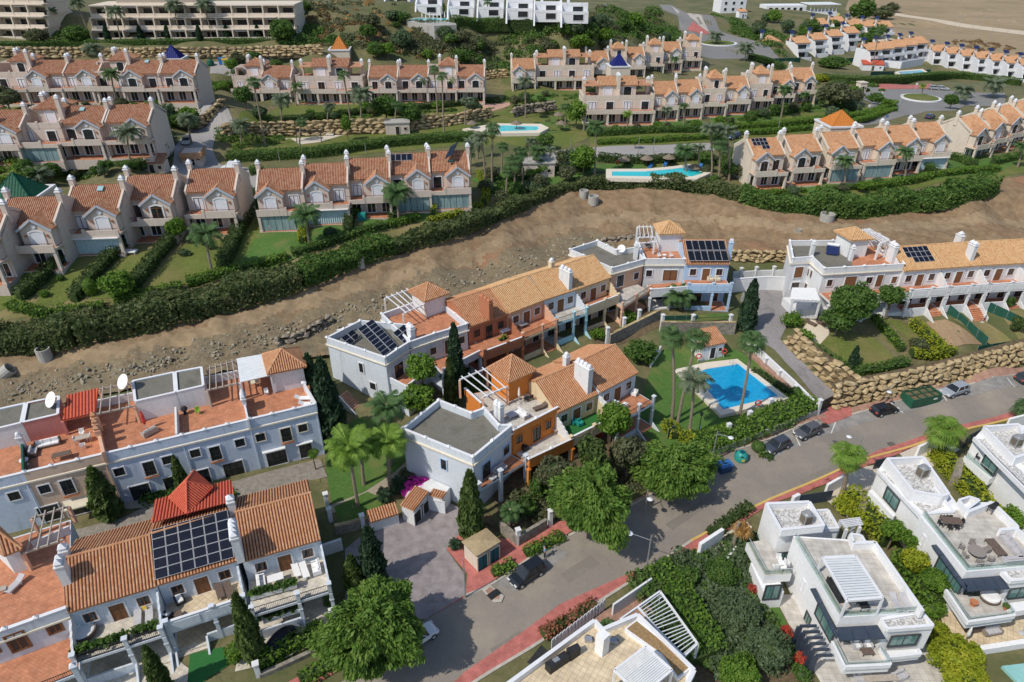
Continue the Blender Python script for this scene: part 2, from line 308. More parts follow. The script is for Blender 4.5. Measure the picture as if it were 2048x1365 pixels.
# ---------------------------------------------------------------- draped ground patches
def drape(pts,lift=.05,step=1.5,noise=0,m=0,mb=None):
 bm=bmesh.new();vs=[bm.verts.new((p[0],p[1],0)) for p in pts];bm.faces.new(vs)
 bmesh.ops.triangulate(bm,faces=bm.faces[:])
 xs=[p[0] for p in pts];ys=[p[1] for p in pts]
 for ax,g,lo,hi in ((0,GX,min(xs),max(xs)),(1,GY,min(ys),max(ys))):
  ln=list(g[(g>lo)&(g<hi)])
  if step<1.4: ln=list(np.arange(math.ceil(lo/step)*step,hi,step))
  for c in ln:
   co_=(c,0,0) if ax==0 else (0,c,0);no=(1,0,0) if ax==0 else (0,1,0)
   bmesh.ops.bisect_plane(bm,geom=bm.verts[:]+bm.edges[:]+bm.faces[:],plane_co=co_,plane_no=no,dist=1e-5)
 for f in bm.faces:
  f.normal_update()
  if f.normal.z<0: f.normal_flip()
 bm.verts.index_update();V=np.array([v.co[:] for v in bm.verts]);z=zf(V[:,0],V[:,1])+lift
 if noise:
  from mathutils import noise as nz
  z=z+np.array([nz.fractal(Ve((a*.3,b*.3,3)),1,2,5)*noise+nz.fractal(Ve((a*1.3,b*1.3,7)),.8,2,3)*noise*.45-noise*.5*abs(nz.noise(Ve((a*.22,b*.5,1)))) for a,b in V[:,:2]])
 mb=mb or MB();mb.add([(a,b,c) for (a,b,_),c in zip(V,z)],[[v.index for v in f.verts] for f in bm.faces],m);bm.free();return mb
def gpx(s): return [tuple(map(float,q.split(','))) for q in s.split()]
def patch(name,s,m,lift=.05,step=1.5,noise=0,raw=None,kind='structure'):
 pts=raw or [G(*q) for q in gpx(s)]
 mb=drape(pts,lift,step,noise);return single(name,mb,m,kind=kind,loc=(0,0,0),smooth=noise>0)
def catmull(p,n=6):
 p=[Ve(q) for q in p];o=[]
 for i in range(len(p)-1):
  a,b,c,d=p[max(i-1,0)],p[i],p[i+1],p[min(i+2,len(p)-1)]
  for k in range(n):
   t=k/n;o.append(.5*((2*b)+(c-a)*t+(2*a-5*b+4*c-d)*t*t+(3*b-a-3*c+d)*t**3))
 return o+[p[-1]]
# ================================================================ materials
WHITE=paint('white',(.69,.695,.70));BLUEW=paint('pale blue',(.60,.65,.705));BLUEA=paint('powder blue',(.54,.62,.73));BLUE=paint('light blue',(.42,.56,.74));VILLA=paint('villa white',(.78,.785,.79),.92)
PEACH=paint('peach',(.62,.47,.36));ORANGE=paint('orange',(.66,.23,.05));RUST=paint('rust',(.42,.17,.09));CREAM=paint('cream',(.68,.55,.36));PINK=paint('pink',(.55,.22,.19));SALMON=paint('salmon',(.66,.40,.27));GREYW=paint('grey white',(.6,.61,.62))
AQUA=paint('aqua',(.42,.66,.74));ROSE=paint('rose beige',(.60,.515,.445));ROSE2=paint('cream beige',(.64,.56,.465));TRIM=mat('trim white',(.68,.69,.71),(.74,.75,.77),rough=.6)
CORN=mat('cream trim',(.7,.64,.52),(.78,.72,.6),scale=3)
T_RED=tilesmat('red clay tiles',[(.50,.09,.05),(.56,.12,.065),(.60,.14,.08),(.48,.1,.06)],4)
T_OR=tilesmat('orange clay tiles',[(.34,.15,.07),(.49,.245,.125),(.55,.31,.175),(.45,.205,.10),(.57,.37,.225)],3.6)
T_SAND=tilesmat('sandy clay tiles',[(.38,.195,.085),(.54,.31,.145),(.60,.375,.19),(.63,.43,.235),(.47,.25,.11)],3.4)
T_PINK=tilesmat('weathered clay tiles',[(.23,.085,.045),(.38,.165,.088),(.44,.225,.13),(.48,.285,.18),(.32,.12,.062)],2.6)
T_PINK2=tilesmat('pale clay tiles',[(.31,.14,.068),(.47,.235,.12),(.52,.30,.165),(.54,.335,.195),(.42,.19,.092)],2.6)
T_WH=tilesmat('plain orange tiles',[(.40,.21,.11),(.50,.28,.15),(.56,.34,.2)],2)
TDK={}
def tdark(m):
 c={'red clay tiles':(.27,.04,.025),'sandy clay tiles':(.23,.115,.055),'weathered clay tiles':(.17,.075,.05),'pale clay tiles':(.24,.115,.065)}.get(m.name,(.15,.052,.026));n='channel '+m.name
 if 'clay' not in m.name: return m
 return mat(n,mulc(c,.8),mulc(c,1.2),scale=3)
TERRA=brickmat('terracotta floor tiles',(.46,.18,.09),(.53,.235,.125),(.33,.14,.08),s=1.9,rot=.4,ratio=.5)
FLOORB=brickmat('beige floor tiles',(.55,.50,.42),(.60,.55,.46),(.4,.36,.3),s=1.1,rot=.4)
FLOORG=brickmat('grey floor tiles',(.50,.47,.42),(.54,.51,.46),(.40,.37,.33),s=.8,rot=.07)
FLOORY=brickmat('sand floor tiles',(.62,.50,.33),(.66,.54,.37),(.40,.33,.24),s=1.0,rot=.55)
GRAVEL=mat2('grey roof gravel',((.13,.125,.105),(.21,.20,.165)),(.10,.10,.075),thr=(.5,.75),sscale=.5,scale=9,bump=.4,bscale=12)
PEBBLE=mat('white pebbles',(.28,.275,.265),(.68,.67,.65),scale=4.5,bump=.6,bscale=5,p=(.36,.6),detail=3)
GLASS=mat('dark window glass',(.012,.016,.02),(.03,.036,.04),scale=.8,rough=.08,spec=.6)
GLASSG=mat('green tinted glass',(.05,.14,.13),(.16,.28,.26),scale=.9,rough=.06,spec=.7,stretch=(5,5,.2))
SHUT=mat('white shutter',(.66,.69,.74),(.74,.76,.8),rough=.5)
CURT=mat('pale blue awning curtain',(.33,.47,.52),(.46,.58,.62),scale=2,stretch=(6,6,.05),rough=.7)
WOOD=mat('brown joinery',(.16,.075,.035),(.24,.11,.05),scale=4);DARKF=mat('dark joinery',(.02,.022,.022),(.035,.036,.036));TIMB=mat('grey timber',(.36,.31,.26),(.46,.41,.35),scale=4)
IRON=mat('dark iron',(.02,.02,.022),(.03,.03,.03),rough=.5);STEEL=mat('grey metal',(.42,.43,.44),(.5,.51,.52),rough=.4,metal=.6)
METW=mat('white metal sheet',(.66,.69,.7),(.74,.76,.77),rough=.45);SLATE=mat('slate blue awning',(.035,.05,.075),(.05,.065,.095),rough=.4)
FABW=mat('white fabric',(.72,.72,.71),(.8,.8,.79),rough=.9);FABG=mat('grey fabric',(.42,.41,.42),(.5,.49,.5),rough=.9);WICK=mat('brown wicker',(.1,.07,.055),(.17,.125,.1),scale=9);BLACK=mat('black wicker',(.018,.018,.02),(.035,.034,.036),rough=.6)
CREAMF=mat('cream fabric',(.6,.55,.42),(.66,.61,.48),rough=.9);TEAL=mat('teal plastic',(.02,.24,.22),(.03,.29,.26),rough=.4);BLUEP=mat('blue plastic',(.03,.13,.36),(.04,.17,.44),rough=.4);REDP=mat('red plastic',(.5,.05,.04),(.58,.08,.05),rough=.5);YEL=mat('yellow plastic',(.6,.42,.05),(.66,.48,.06),rough=.5)
GREENP=mat('green plastic',(.015,.085,.05),(.02,.11,.065),rough=.45)
SOLAR=mat('solar cells',(.006,.008,.018),(.010,.013,.026),scale=2,rough=.28,spec=.3);SOLARB=mat('black solar cells',(.006,.007,.012),(.01,.012,.018),rough=.2,spec=.5);ALU=mat('aluminium',(.6,.61,.62),(.68,.69,.7),rough=.35,metal=.3)
POT=mat('clay pot',(.45,.17,.08),(.52,.22,.11));CONC=mat2('concrete',((.34,.33,.30),(.42,.41,.38)),(.24,.23,.2),scale=2,bump=.2);STONEL=mat('limestone rock',(.26,.20,.11),(.52,.42,.26),scale=1.1,c3=(.40,.30,.16),bump=.5,bscale=3)
STONEG=mat('grey brown rock',(.16,.14,.11),(.36,.31,.24),scale=1.0,bump=.5,bscale=3);RUB=mat('masonry stone',(.17,.15,.125),(.33,.30,.25),scale=2.2,bump=.5,bscale=5)
ASPH=mat2('asphalt',((.215,.19,.162),(.26,.232,.2)),(.33,.285,.225),thr=(.45,.75),sscale=.16,scale=6,bump=.15,bscale=25,rough=.9)
BAY=brickmat('bay pavers',(.26,.25,.235),(.30,.285,.265),(.2,.19,.175),s=3,rot=.9,off=.5)
DRIVE=brickmat('driveway pavers',(.27,.235,.235),(.31,.275,.275),(.2,.18,.18),s=2.4,rot=.5,off=.5)
REDPAV=brickmat('red pavement tiles',(.44,.13,.11),(.50,.17,.14),(.34,.12,.10),s=2.2,rot=.6,msize=.03)
BRNPAV=brickmat('brown pavement tiles',(.36,.20,.145),(.42,.25,.18),(.28,.17,.12),s=2.2,rot=.35,msize=.03)
KERB=mat('kerb stone',(.40,.37,.32),(.48,.45,.39),scale=2);YKERB=mat('yellow kerb paint',(.55,.36,.09),(.62,.45,.16),scale=3)
DIRT=mat2('bare earth',((.185,.125,.07),(.275,.195,.115)),(.26,.135,.075),thr=(.55,.75),sscale=.09,scale=.8,bump=.7,bscale=3.5,rough=.95)
TRACK=mat2('earth track',((.255,.185,.108),(.33,.245,.15)),(.20,.145,.088),thr=(.5,.72),sscale=.25,scale=1.3,bump=.35,bscale=5,rough=.95)
CLAY=mat2('rubbly earth',((.15,.115,.07),(.25,.20,.125)),(.195,.165,.105),thr=(.45,.7),sscale=.12,scale=1.7,bump=1.0,bscale=3,rough=.95)
DRY=mat2('dry grass',((.21,.165,.075),(.30,.235,.12)),(.12,.135,.045),thr=(.45,.65),sscale=.08,scale=1.2,bump=.5,bscale=3)
FIELD=mat2('fallow field',((.30,.22,.13),(.38,.285,.175)),(.24,.19,.105),thr=(.4,.7),sscale=.02,scale=.15,bump=.2,bscale=1)
LAWN=mat2('mown lawn',((.085,.115,.022),(.135,.165,.035)),(.19,.165,.06),thr=(.48,.7),sscale=.14,scale=2.5,bump=.25,bscale=20,rough=.9)
LAWNG=mat2('watered lawn',((.055,.125,.022),(.085,.17,.035)),(.15,.165,.05),thr=(.48,.72),sscale=.3,scale=2.5,bump=.25,bscale=20,rough=.9)
LAWND=mat2('dry lawn',((.15,.14,.05),(.20,.18,.07)),(.25,.19,.10),thr=(.45,.7),sscale=.2,scale=2,bump=.25,bscale=18,rough=.9)
TURF=mat('artificial turf',(.02,.12,.025),(.03,.155,.04),scale=6,rough=.8,bump=.2,bscale=30)
COBB=mat('pebble path',(.26,.22,.17),(.40,.345,.27),scale=7,bump=.5,bscale=9);SOIL=mat('garden soil',(.09,.065,.035),(.16,.12,.07),scale=2,bump=.5,bscale=5);GRAV2=mat('pale gravel',(.48,.42,.34),(.62,.56,.47),scale=8,bump=.4,bscale=10)
WATER=mat('pool water',(.01,.27,.52),(.015,.36,.62),scale=2.2,rough=.04,bump=.12,bscale=2.5,spec=.5);WATERT=mat('turquoise pool water',(.02,.44,.50),(.03,.55,.58),scale=2,rough=.05,bump=.1,bscale=3)
DECK=mat('pool deck stone',(.62,.56,.46),(.7,.64,.54),scale=3);MESHG=mat('green windbreak mesh',(.012,.07,.05),(.02,.095,.065),rough=.7)
LINE=mat('road paint',(.66,.66,.63),(.74,.74,.71))
# ================================================================ ground sheet
n_=len(GX);mb=MB();mb.v=[(float(x),float(y),float(z)) for x,y,z in zip(_X.ravel(),_Y.ravel(),GZ.ravel())]
mb.f=[[j*n_+i,j*n_+i+1,(j+1)*n_+i+1,(j+1)*n_+i] for j in range(len(GY)-1) for i in range(n_-1)];mb.m=[0]*len(mb.f)
o=single('ground',mb,mat2('scrub ground',((.12,.115,.05),(.2,.17,.085)),(.085,.10,.035),thr=(.42,.62),sscale=.07,scale=1,bump=.5,bscale=3),kind='structure',loc=(0,0,0),smooth=True)
patch('field','1850,95 2300,150 2300,-8 1700,-8 1690,20 1760,60',FIELD,.06,6)
patch('field','1700,55 1850,95 1960,118 1960,128 1840,112 1690,62',mat('pale field track',(.50,.42,.31),(.58,.5,.38),scale=.5),.12,3)
patch('dirt_track','1790,26 2040,62 2300,90 2300,97 2040,70 1790,32',mat('pale field track',(.5,.42,.31)),.14,3)
0 and patch('hillside','565,70 600,-8 740,-8 830,40 1040,110 1000,150 820,120 690,100 600,98',DRY,.06,3)
from mathutils import noise as nz
def inside(q,x,y):
 r=False;j=len(q)-1
 for i in range(len(q)):
  if (q[i].y>y)!=(q[j].y>y) and x<(q[j].x-q[i].x)*(y-q[i].y)/(q[j].y-q[i].y)+q[i].x: r=not r
  j=i
 return r
mb=drape([G(*q) for q in gpx('-30,705 120,690 300,655 500,600 640,565 800,515 960,462 1060,412 1120,388 1200,384 1320,380 1440,395 1540,425 1640,440 1760,425 1880,400 1985,365 2120,350 2120,500 1900,505 1740,505 1560,508 1440,520 1200,520 1050,570 900,620 760,655 650,720 600,720 460,745 250,785 100,815 -30,850')],.5,.6,.42);RB=[G(*q) for q in gpx('-30,775 100,748 260,715 430,672 560,640 700,598 880,545 1020,505 1130,470 1210,470 1230,500 1130,520 1020,570 900,615 760,655 650,715 460,745 250,785 100,812 -30,850')];TK=[G(*q) for q in gpx('-30,740 100,722 250,692 420,650 560,608 700,570 850,527 980,488 1090,452 1180,432 1300,428 1450,436 1600,452 1750,452 1900,440 2120,425 2120,448 1900,462 1750,470 1600,470 1450,455 1300,447 1190,452 1100,472 990,508 860,547 710,592 570,632 430,674 260,714 100,746 -30,768')]
for i,f in enumerate(mb.f):
 x=sum(mb.v[q][0] for q in f)/len(f);y=sum(mb.v[q][1] for q in f)/len(f);jx,jy=nz.noise(Ve((x*.5,y*.5,0)))*2.2+nz.noise(Ve((x*2,y*2,5)))*.8,nz.noise(Ve((x*.5,y*.5,9)))*2.2+nz.noise(Ve((x*2,y*2,3)))*.8
 mb.m[i]=2 if inside(TK,x+jx*.7,y+jy*.7) else 1 if inside(RB,x+jx,y+jy) else 0
single('dirt_slope',mb,[DIRT,CLAY,TRACK],kind='structure',loc=(0,0,0),smooth=True)
# ================================================================ road, parking bays, pavements
ROADP='640,1420 670,1372 760,1320 850,1240 930,1192 985,1168 1100,1092 1210,1040 1300,990 1400,930 1450,905 1508,889 1587,857 1635,842 1708,829 1806,800 1877,779 2048,751 2200,725 2200,800 2048,832 2009,842 1851,884 1745,915 1669,945 1508,1015 1382,1083 1340,1112 1284,1149 1150,1235 1080,1285 960,1358 880,1420'
patch('road',ROADP,ASPH,.06)
for s in ('985,1168 1100,1092 1140,1108 1030,1185','1508,889 1587,857 1635,842 1662,868 1600,893 1530,925','1708,829 1806,800 1877,779 2048,751 2100,742 2110,762 2048,772 1890,803 1800,827 1700,856 1662,868 1650,845'):
 patch('parking_bay',s,BAY,.075)
patch('driveway','690,1100 720,1075 795,1050 802,1035 850,1008 885,1000 945,1030 925,1062 893,1100 930,1150 930,1192 850,1240 800,1240 690,1230',DRIVE,.075)
patch('driveway','1536,570 1575,590 1580,640 1560,680 1590,712 1640,760 1690,795 1700,828 1640,842 1632,795 1590,745 1548,700 1515,680 1500,640 1480,600 1490,575',mat2('grey driveway',((.22,.205,.205),(.27,.255,.25)),(.17,.16,.16),scale=3),.075)
patch('pavement','850,1240 930,1192 935,1150 893,1100 925,1062 1010,1080 1110,1045 1180,1040 1100,1092 985,1168 930,1195',REDPAV,.12)
patch('pavement','560,1375 640,1330 690,1305 700,1330 640,1365 590,1420 520,1420',REDPAV,.12)
patch('pavement','1284,1149 1150,1235 1080,1285 960,1358 880,1420 850,1420 930,1345 1050,1262 1120,1210 1276,1140',REDPAV,.12)
patch('pavement','1508,1015 1669,945 1745,915 1851,884 2009,842 2200,800 2200,790 2030,822 1960,842 1860,868 1760,900 1690,935 1600,990 1540,1010 1500,1035 1430,1080 1395,1110 1310,1140 1300,1135 1340,1112 1382,1083',REDPAV,.12)
patch('pavement','1200,1042 1300,985 1400,922 1508,880 1587,849 1640,828 1708,815 1806,787 1900,768 2048,735 2200,712 2200,725 2048,751 1877,779 1806,800 1708,829 1635,842 1587,857 1508,889 1450,905 1400,930 1300,990 1210,1045',BRNPAV,.12)
patch('pavement','1640,838 1660,812 1700,815 1704,832 1650,852',REDPAV,.125)
def kerb(name,s,m,lift=.06,wd=.3,h=.14,label=None):
 p=catmull([G(*q) for q in gpx(s)],5);mb=MB()
 for a,b in zip(p,p[1:]):
  if (b-a).length>1e-3:
   za,zb=float(zf(a.x,a.y)),float(zf(b.x,b.y));mb.wall(a,b,za-.1,za+lift+h-.06,wd,0,zb-.1,zb+lift+h-.06)
 return structure(name,mb,m)
kerb('kerb','1382,1083 1508,1015 1669,945 1745,915 1851,884 2009,842 2150,812',YKERB,.07)
kerb('kerb','860,1428 960,1358 1080,1285 1150,1235 1284,1149 1340,1112 1382,1083',KERB)
kerb('kerb','1210,1042 1300,990 1400,930 1450,905 1508,889 1587,857 1635,842',KERB);kerb('kerb','1704,830 1806,800 1877,779 2048,751 2150,733',KERB);kerb('kerb','932,1192 985,1168 1100,1092 1200,1045',KERB)
def strip(a,b,wd,mb,lift=.085):
 a=Ve((a[0],a[1]));b=Ve((b[0],b[1]));d=(b-a).normalized();q=Ve((-d.y,d.x))*wd/2
 return drape([a-q,b-q,b+q,a+q],lift,1.5,mb=mb)
mb=MB()
for s in ('1662,868 1690,795','1778,807 1806,827','1878,780 1893,803','2014,757 2030,776','1585,858 1600,893'):
 a,b=[G(*q) for q in gpx(s)];strip(a,b,.12,mb,.095)
structure('bay_line',mb,LINE)
for s in ('1120,1150 1180,1112 1200,1128 1138,1168','1330,1050 1420,990 1432,1000 1345,1062','1600,960 1700,915 1708,926 1610,974','980,1300 1040,1262 1052,1280 990,1318'): patch('road_patch',s,mat2('old asphalt patch',((.19,.17,.145),(.225,.205,.175)),(.25,.22,.18),scale=5),.075)
patch('road','415,205 440,205 470,250 435,265 425,300 440,330 530,340 530,385 470,400 350,385 345,330 380,260',mat('pale street',(.29,.275,.26),(.34,.325,.31),scale=2,bump=.1),.07)
patch('road','420,125 560,125 560,148 420,148',mat('pale street',(.29,.275,.26)),.07)
patch('road','1130,300 1240,292 1420,287 1430,302 1240,318 1080,330 1050,316',mat('pale street',(.29,.275,.26)),.07)
ROADC=mat('town road',(.19,.185,.18),(.235,.23,.22),scale=1.5,bump=.1)
patch('road','1700,180 1760,172 1900,182 1960,186 2010,186 2010,215 1930,212 1910,222 1850,224 1800,235 1745,250 1700,265 1650,275 1640,262 1740,232 1740,205',ROADC,.07)
patch('road','1318,10 1340,10 1440,62 1500,80 1540,95 1560,120 1480,118 1400,112 1392,90 1360,60',ROADC,.07)
patch('pavement','1342,12 1380,35 1420,70 1400,60',mat('pale pavement',(.42,.38,.33),(.48,.44,.38)),.12,3)
patch('pavement','1385,44 1420,68 1408,70 1372,62',REDPAV,.14,3)
patch('pavement','1750,170 1860,168 1870,178 1760,180',REDPAV,.14)
patch('pavement','890,235 935,222 1000,206 1020,206 1020,212 990,222 945,240 930,245',mat('pink path',(.46,.27,.21),(.52,.33,.26),scale=2),.1)
def disc(c,r,z0,z1,m,name,kind='structure',n=28,sy=1):
 mb=MB();mb.lathe([(r,z0),(r,z1)],c,n,0,1,sy);return single(name,mb,m,kind=kind,loc=(0,0,0))
for (px,py,rx) in ((1841,198,37),(1435,88,38)):
 c=G(px,py);r=rx/pxscale(c);disc(c,r,-.5,.45,TRIM,'traffic_island');disc(c,r*.86,.3,.6,LAWN,'lawn')
# ================================================================ lawns and garden ground
for s in ('455,318 480,225 560,212 1000,208 1180,225 1190,270 1130,298 960,290 700,312','1180,300 1180,262 1420,248 1640,212 1700,200 1750,225 1640,268 1430,284','1000,222 1010,182 1160,182 1180,200 1180,225 1100,232','-20,215 420,208 390,235 330,235 -20,235','-20,345 130,330 330,320 330,345 150,362 -20,380','1480,392 1640,366 1870,338 2060,300 2060,345 1880,365 1700,400','-30,580 530,395 545,470 1000,385 1060,380 840,465 640,525 470,555 230,612 -30,650'): patch('lawn',s,LAWND if s[0]=='-' and '580' in s[:9] else LAWN,.05)
patch('patio','60,1085 250,1035 300,1010 480,960 640,918 655,955 560,975 480,1000 250,1055 60,1110',mat('worn patio',(.20,.18,.15),(.30,.27,.23),scale=2),.07);patch('deck','1105,1300 1206,1225 1300,1182 1340,1215 1200,1270 1130,1310',BRNPAV,.09)
for s in ('-30,590 10,545 110,530 90,560 60,600 -30,640','70,610 100,560 150,508 215,508 205,540 150,590 120,612','180,600 235,520 310,500 330,510 290,580 240,600','290,585 370,490 470,480 475,510 430,548 330,582',
  '425,545 500,430 525,395 560,470 590,500 480,535'): patch('lawn',s,LAWN,.1)
for s in ('525,458 600,455 620,500 590,520 540,540 470,545','600,470 690,440 695,465 640,490 600,490','720,465 740,425 785,430 790,445 740,470','800,450 820,420 870,420 880,440','885,418 930,415 930,424 890,440',
  '940,360 1010,345 1180,330 1290,325 1300,335 1200,345 1110,372 1000,395 975,380'): patch('lawn',s,LAWNG,.15)
patch('lawn','500,300 580,278 600,290 690,290 800,265 960,258 1120,235 1130,215 1180,225 1170,262 900,278 760,290 640,298 500,312',LAWN,.1)
patch('lawn','930,262 1010,250 1080,245 1140,225 1145,262 1100,268',LAWNG,.1);patch('path','570,278 680,270 700,262 720,262 640,285 580,292',mat('pale paving',(.52,.47,.38),(.58,.53,.44)),.08)
patch('lawn','1205,330 1420,320 1440,345 1210,352',LAWN,.1)
for s in ('1310,235 1400,225 1405,250 1320,262','1420,225 1500,212 1560,220 1560,240 1420,255','1540,205 1620,200 1660,225 1560,225','1055,190 1110,186 1100,202 1050,203'): patch('lawn',s,LAWNG,.1)
for s in ('1490,380 1580,378 1700,368 1720,380 1600,386 1500,388','1830,345 1900,320 1990,310 2040,325 1990,350 1860,362','1700,365 1830,345 1850,360 1720,380'): patch('lawn',s,LAWNG,.07)
patch('lawn','650,920 665,870 720,835 800,850 810,870 812,920 790,945 730,985 665,1010 655,960',LAWNG,.1)
patch('lawn','668,1015 735,985 770,1000 745,1040 680,1050',LAWNG,.1)
patch('path','655,1015 720,985 790,945 812,925 825,945 790,965 740,1000 700,1020 655,1030',COBB,.09)
patch('path','745,835 790,855 810,870 815,900 800,870 770,862',COBB,.09)
patch('lawn','1275,860 1290,770 1310,720 1330,700 1420,680 1480,705 1545,745 1600,800 1625,805 1500,870 1400,905 1330,900',LAWNG,.1)
patch('lawn','1330,640 1395,632 1455,628 1460,640 1330,650',LAWNG,.1);patch('garden','1180,650 1290,615 1330,650 1240,690 1190,690',SOIL,.06)
patch('lawn','1230,635 1260,625 1275,640 1240,660',TURF,.09)
for s,m in (('1612,665 1650,660 1740,672 1790,720 1800,730 1720,745 1700,735',LAWN),('1770,640 1800,642 1870,708 1838,715',LAWN),('1850,645 1890,640 1965,690 1900,700',mat('bare garden earth',(.30,.20,.115),(.36,.255,.15),scale=2,bump=.3)),('1905,640 1965,640 2030,690 1980,690',LAWND),('1995,625 2060,620 2100,680 2040,690',LAWND)): patch('garden',s,m,.07)
patch('terrace','1600,665 1620,640 1655,650 1660,668 1640,690 1610,690',mat('garden paving',(.55,.48,.37),(.61,.54,.43),scale=3),.1)
patch('garden','1275,1180 1395,1095 1470,1060 1500,1040 1530,1200 1640,1380 1420,1400',SOIL,.06)
patch('garden','1420,1080 1495,1045 1510,1075 1500,1120 1450,1125 1425,1110',GRAV2,.09);patch('lawn','1510,1190 1545,1190 1610,1330 1600,1365',LAWNG,.08)
patch('garden','1650,1000 1700,940 1760,930 1740,1010 1700,1040',GRAV2,.09);patch('garden','1790,900 1880,880 1920,900 1840,950',GRAV2,.09)
patch('terrace','1545,1190 1600,1190 1760,1290 1900,1290 1930,1380 1660,1400',FLOORG,.09);patch('terrace','1880,1225 2060,1180 2060,1290 1920,1310 1890,1280',FLOORY,.09)
patch('lawn','645,915 600,925 585,945 600,960 640,965',LAWND,.06);patch('terrace','380,970 440,985 460,1000 250,1020 200,1030 210,1000',mat('patio timber',(.33,.30,.27),(.4,.37,.33)),.08)
patch('terrace','540,1260 640,1235 655,1265 560,1325 470,1345 480,1290',FLOORB,.09);patch('lawn','380,1310 450,1295 460,1330 400,1370 375,1370',TURF,.1);patch('terrace','-40,1350 330,1300 380,1340 380,1420 -40,1420',FLOORB,.08)
patch('garden','810,1000 960,1000 1000,1060 950,1070 930,1040 880,1000',SOIL,.07);patch('garden','980,960 1100,900 1280,850 1330,905 1250,960 1180,1030 1090,1050 1010,1060 990,1020',SOIL,.07)
patch('garden','860,800 900,700 960,740 1000,800 920,790',SOIL,.06)
# ================================================================ shared parts: windows, doors, chimneys, railings
MC={}
def win_mesh(w_,h,trim,arch,mull,tw,pm,fm):
 k=(round(w_,2),round(h,2),trim.name,arch,mull,tw,pm.name,fm.name)
 if k in MC: return MC[k]
 a=MB();t=tw
 a.box(-w_/2-t,-.10,-t*.8,w_/2+t,-.0,0);a.box(-w_/2-t,-.10,0,-w_/2,0,h);a.box(w_/2,-.10,0,w_/2+t,0,h)
 if arch:
  n=6;r=h*.16
  pts=[(-w_/2-t+(w_+2*t)*i/n,h+r*sin(pi*i/n)) for i in range(n+1)]
  for (x0,z0),(x1,z1) in zip(pts,pts[1:]): a.add([(x0,-.1,z0),(x1,-.1,z1),(x1,-.1,z1+t),(x0,-.1,z0+t),(x0,0,z0),(x1,0,z1),(x1,0,z1+t),(x0,0,z0+t)],[[0,1,2,3],[3,2,6,7],[0,4,5,1]])
 else: a.box(-w_/2-t,-.10,h,w_/2+t,0,h+t)
 b=MB();b.box(-w_/2,-.035,0,w_/2,-.004,h)
 if arch: b.add([(x,-.035,z) for x,z in pts]+[(-w_/2,-.035,h-.01),(w_/2,-.035,h-.01)],[[n+1]+[n+2]+list(range(n,-1,-1))])
 c=None
 if mull[0]+mull[1]>0:
  c=MB()
  for i in range(1,mull[0]+1): x=-w_/2+w_*i/(mull[0]+1);c.box(x-.05,-.06,0,x+.05,-.03,h)
  for i in range(1,mull[1]+1): z=h*i/(mull[1]+1);c.box(-w_/2,-.058,z-.035,w_/2,-.032,z+.035)
  for x in (-w_/2+.05,w_/2-.05): c.box(x-.05,-.06,0,x+.05,-.03,h)
  c.box(-w_/2+.1,-.06,0,w_/2-.1,-.03,.1);c.box(-w_/2+.1,-.06,h-.1,w_/2-.1,-.03,h)
 MC[k]=(a.mesh('window_frame',trim),b.mesh('pane',pm),c.mesh('sash',fm) if c else None);return MC[k]
def window(T,p,yaw,w_=1.1,h=1.15,trim=None,pane=None,sash=None,mull=(1,0),arch=False,tw=.13,name='window',local=False):
 a,b,c=win_mesh(w_,h,trim or TRIM,arch,mull,tw,pane or GLASS,sash or DARKF)
 o=inst(T,name,a,p,yaw,local=local)
 il(o,'pane',b,(0,0,0),0)
 if c: il(o,'sash',c,(0,0,0),0)
 return o
def wl(*a,**k): return window(*a,local=True,**k)
def wpx(T,O,yaw,px,py,w_=1.1,h=1.15,**k):
 s,z=hitv(px,py,O,yaw);return window(T,(O[0]+s*cos(yaw),O[1]+s*sin(yaw),z-h/2),yaw,w_,h,**k)
def railing(T,a,b,z,h=.95,m=None,step=.16,glass=None,name='railing'):
 a=Ve((a[0],a[1]));b=Ve((b[0],b[1]));L_=(b-a).length;mb=MB();d=(b-a)/L_;y=atan2(d.y,d.x)
 mb.beam((a.x,a.y,z+h),(b.x,b.y,z+h),.05,.05);mb.beam((a.x,a.y,z+.1),(b.x,b.y,z+.1),.04,.04)
 n=max(2,int(L_/step))
 for i in range(n+1):
  q=a+(b-a)*i/n;mb.cbox(q.x,q.y,z,z+h,.025,.025,y)
 o=part(T,name,mb,m or IRON)
 return o
def glass_rail(T,path,z,h=.95):
 mb=MB();mr_=MB()
 for a,b in zip(path,path[1:]): mb.wall(a,b,z,z+h,.02);mr_.beam((a[0],a[1],z+h),(b[0],b[1],z+h),.05,.04)
 o=part(T,'glass_balustrade',mb,GLASSC);part(o,'handrail',mr_,ALU);return o
def glassc():
 m,n,b=newmat('clear balustrade glass');L=n.links.new
 t=n.nodes.new('ShaderNodeBsdfTransparent');t.inputs[0].default_value=(.86,.92,.9,1);g=n.nodes.new('ShaderNodeBsdfGlossy');g.inputs['Roughness'].default_value=.03;mx=n.nodes.new('ShaderNodeMixShader')
 fr=n.nodes.new('ShaderNodeFresnel');fr.inputs[0].default_value=1.45;mx.inputs[0].default_value=.1;L(t.outputs[0],mx.inputs[1]);L(g.outputs[0],mx.inputs[2]);L(mx.outputs[0],n.nodes['Material Output'].inputs[0]);return m
GLASSC=glassc()
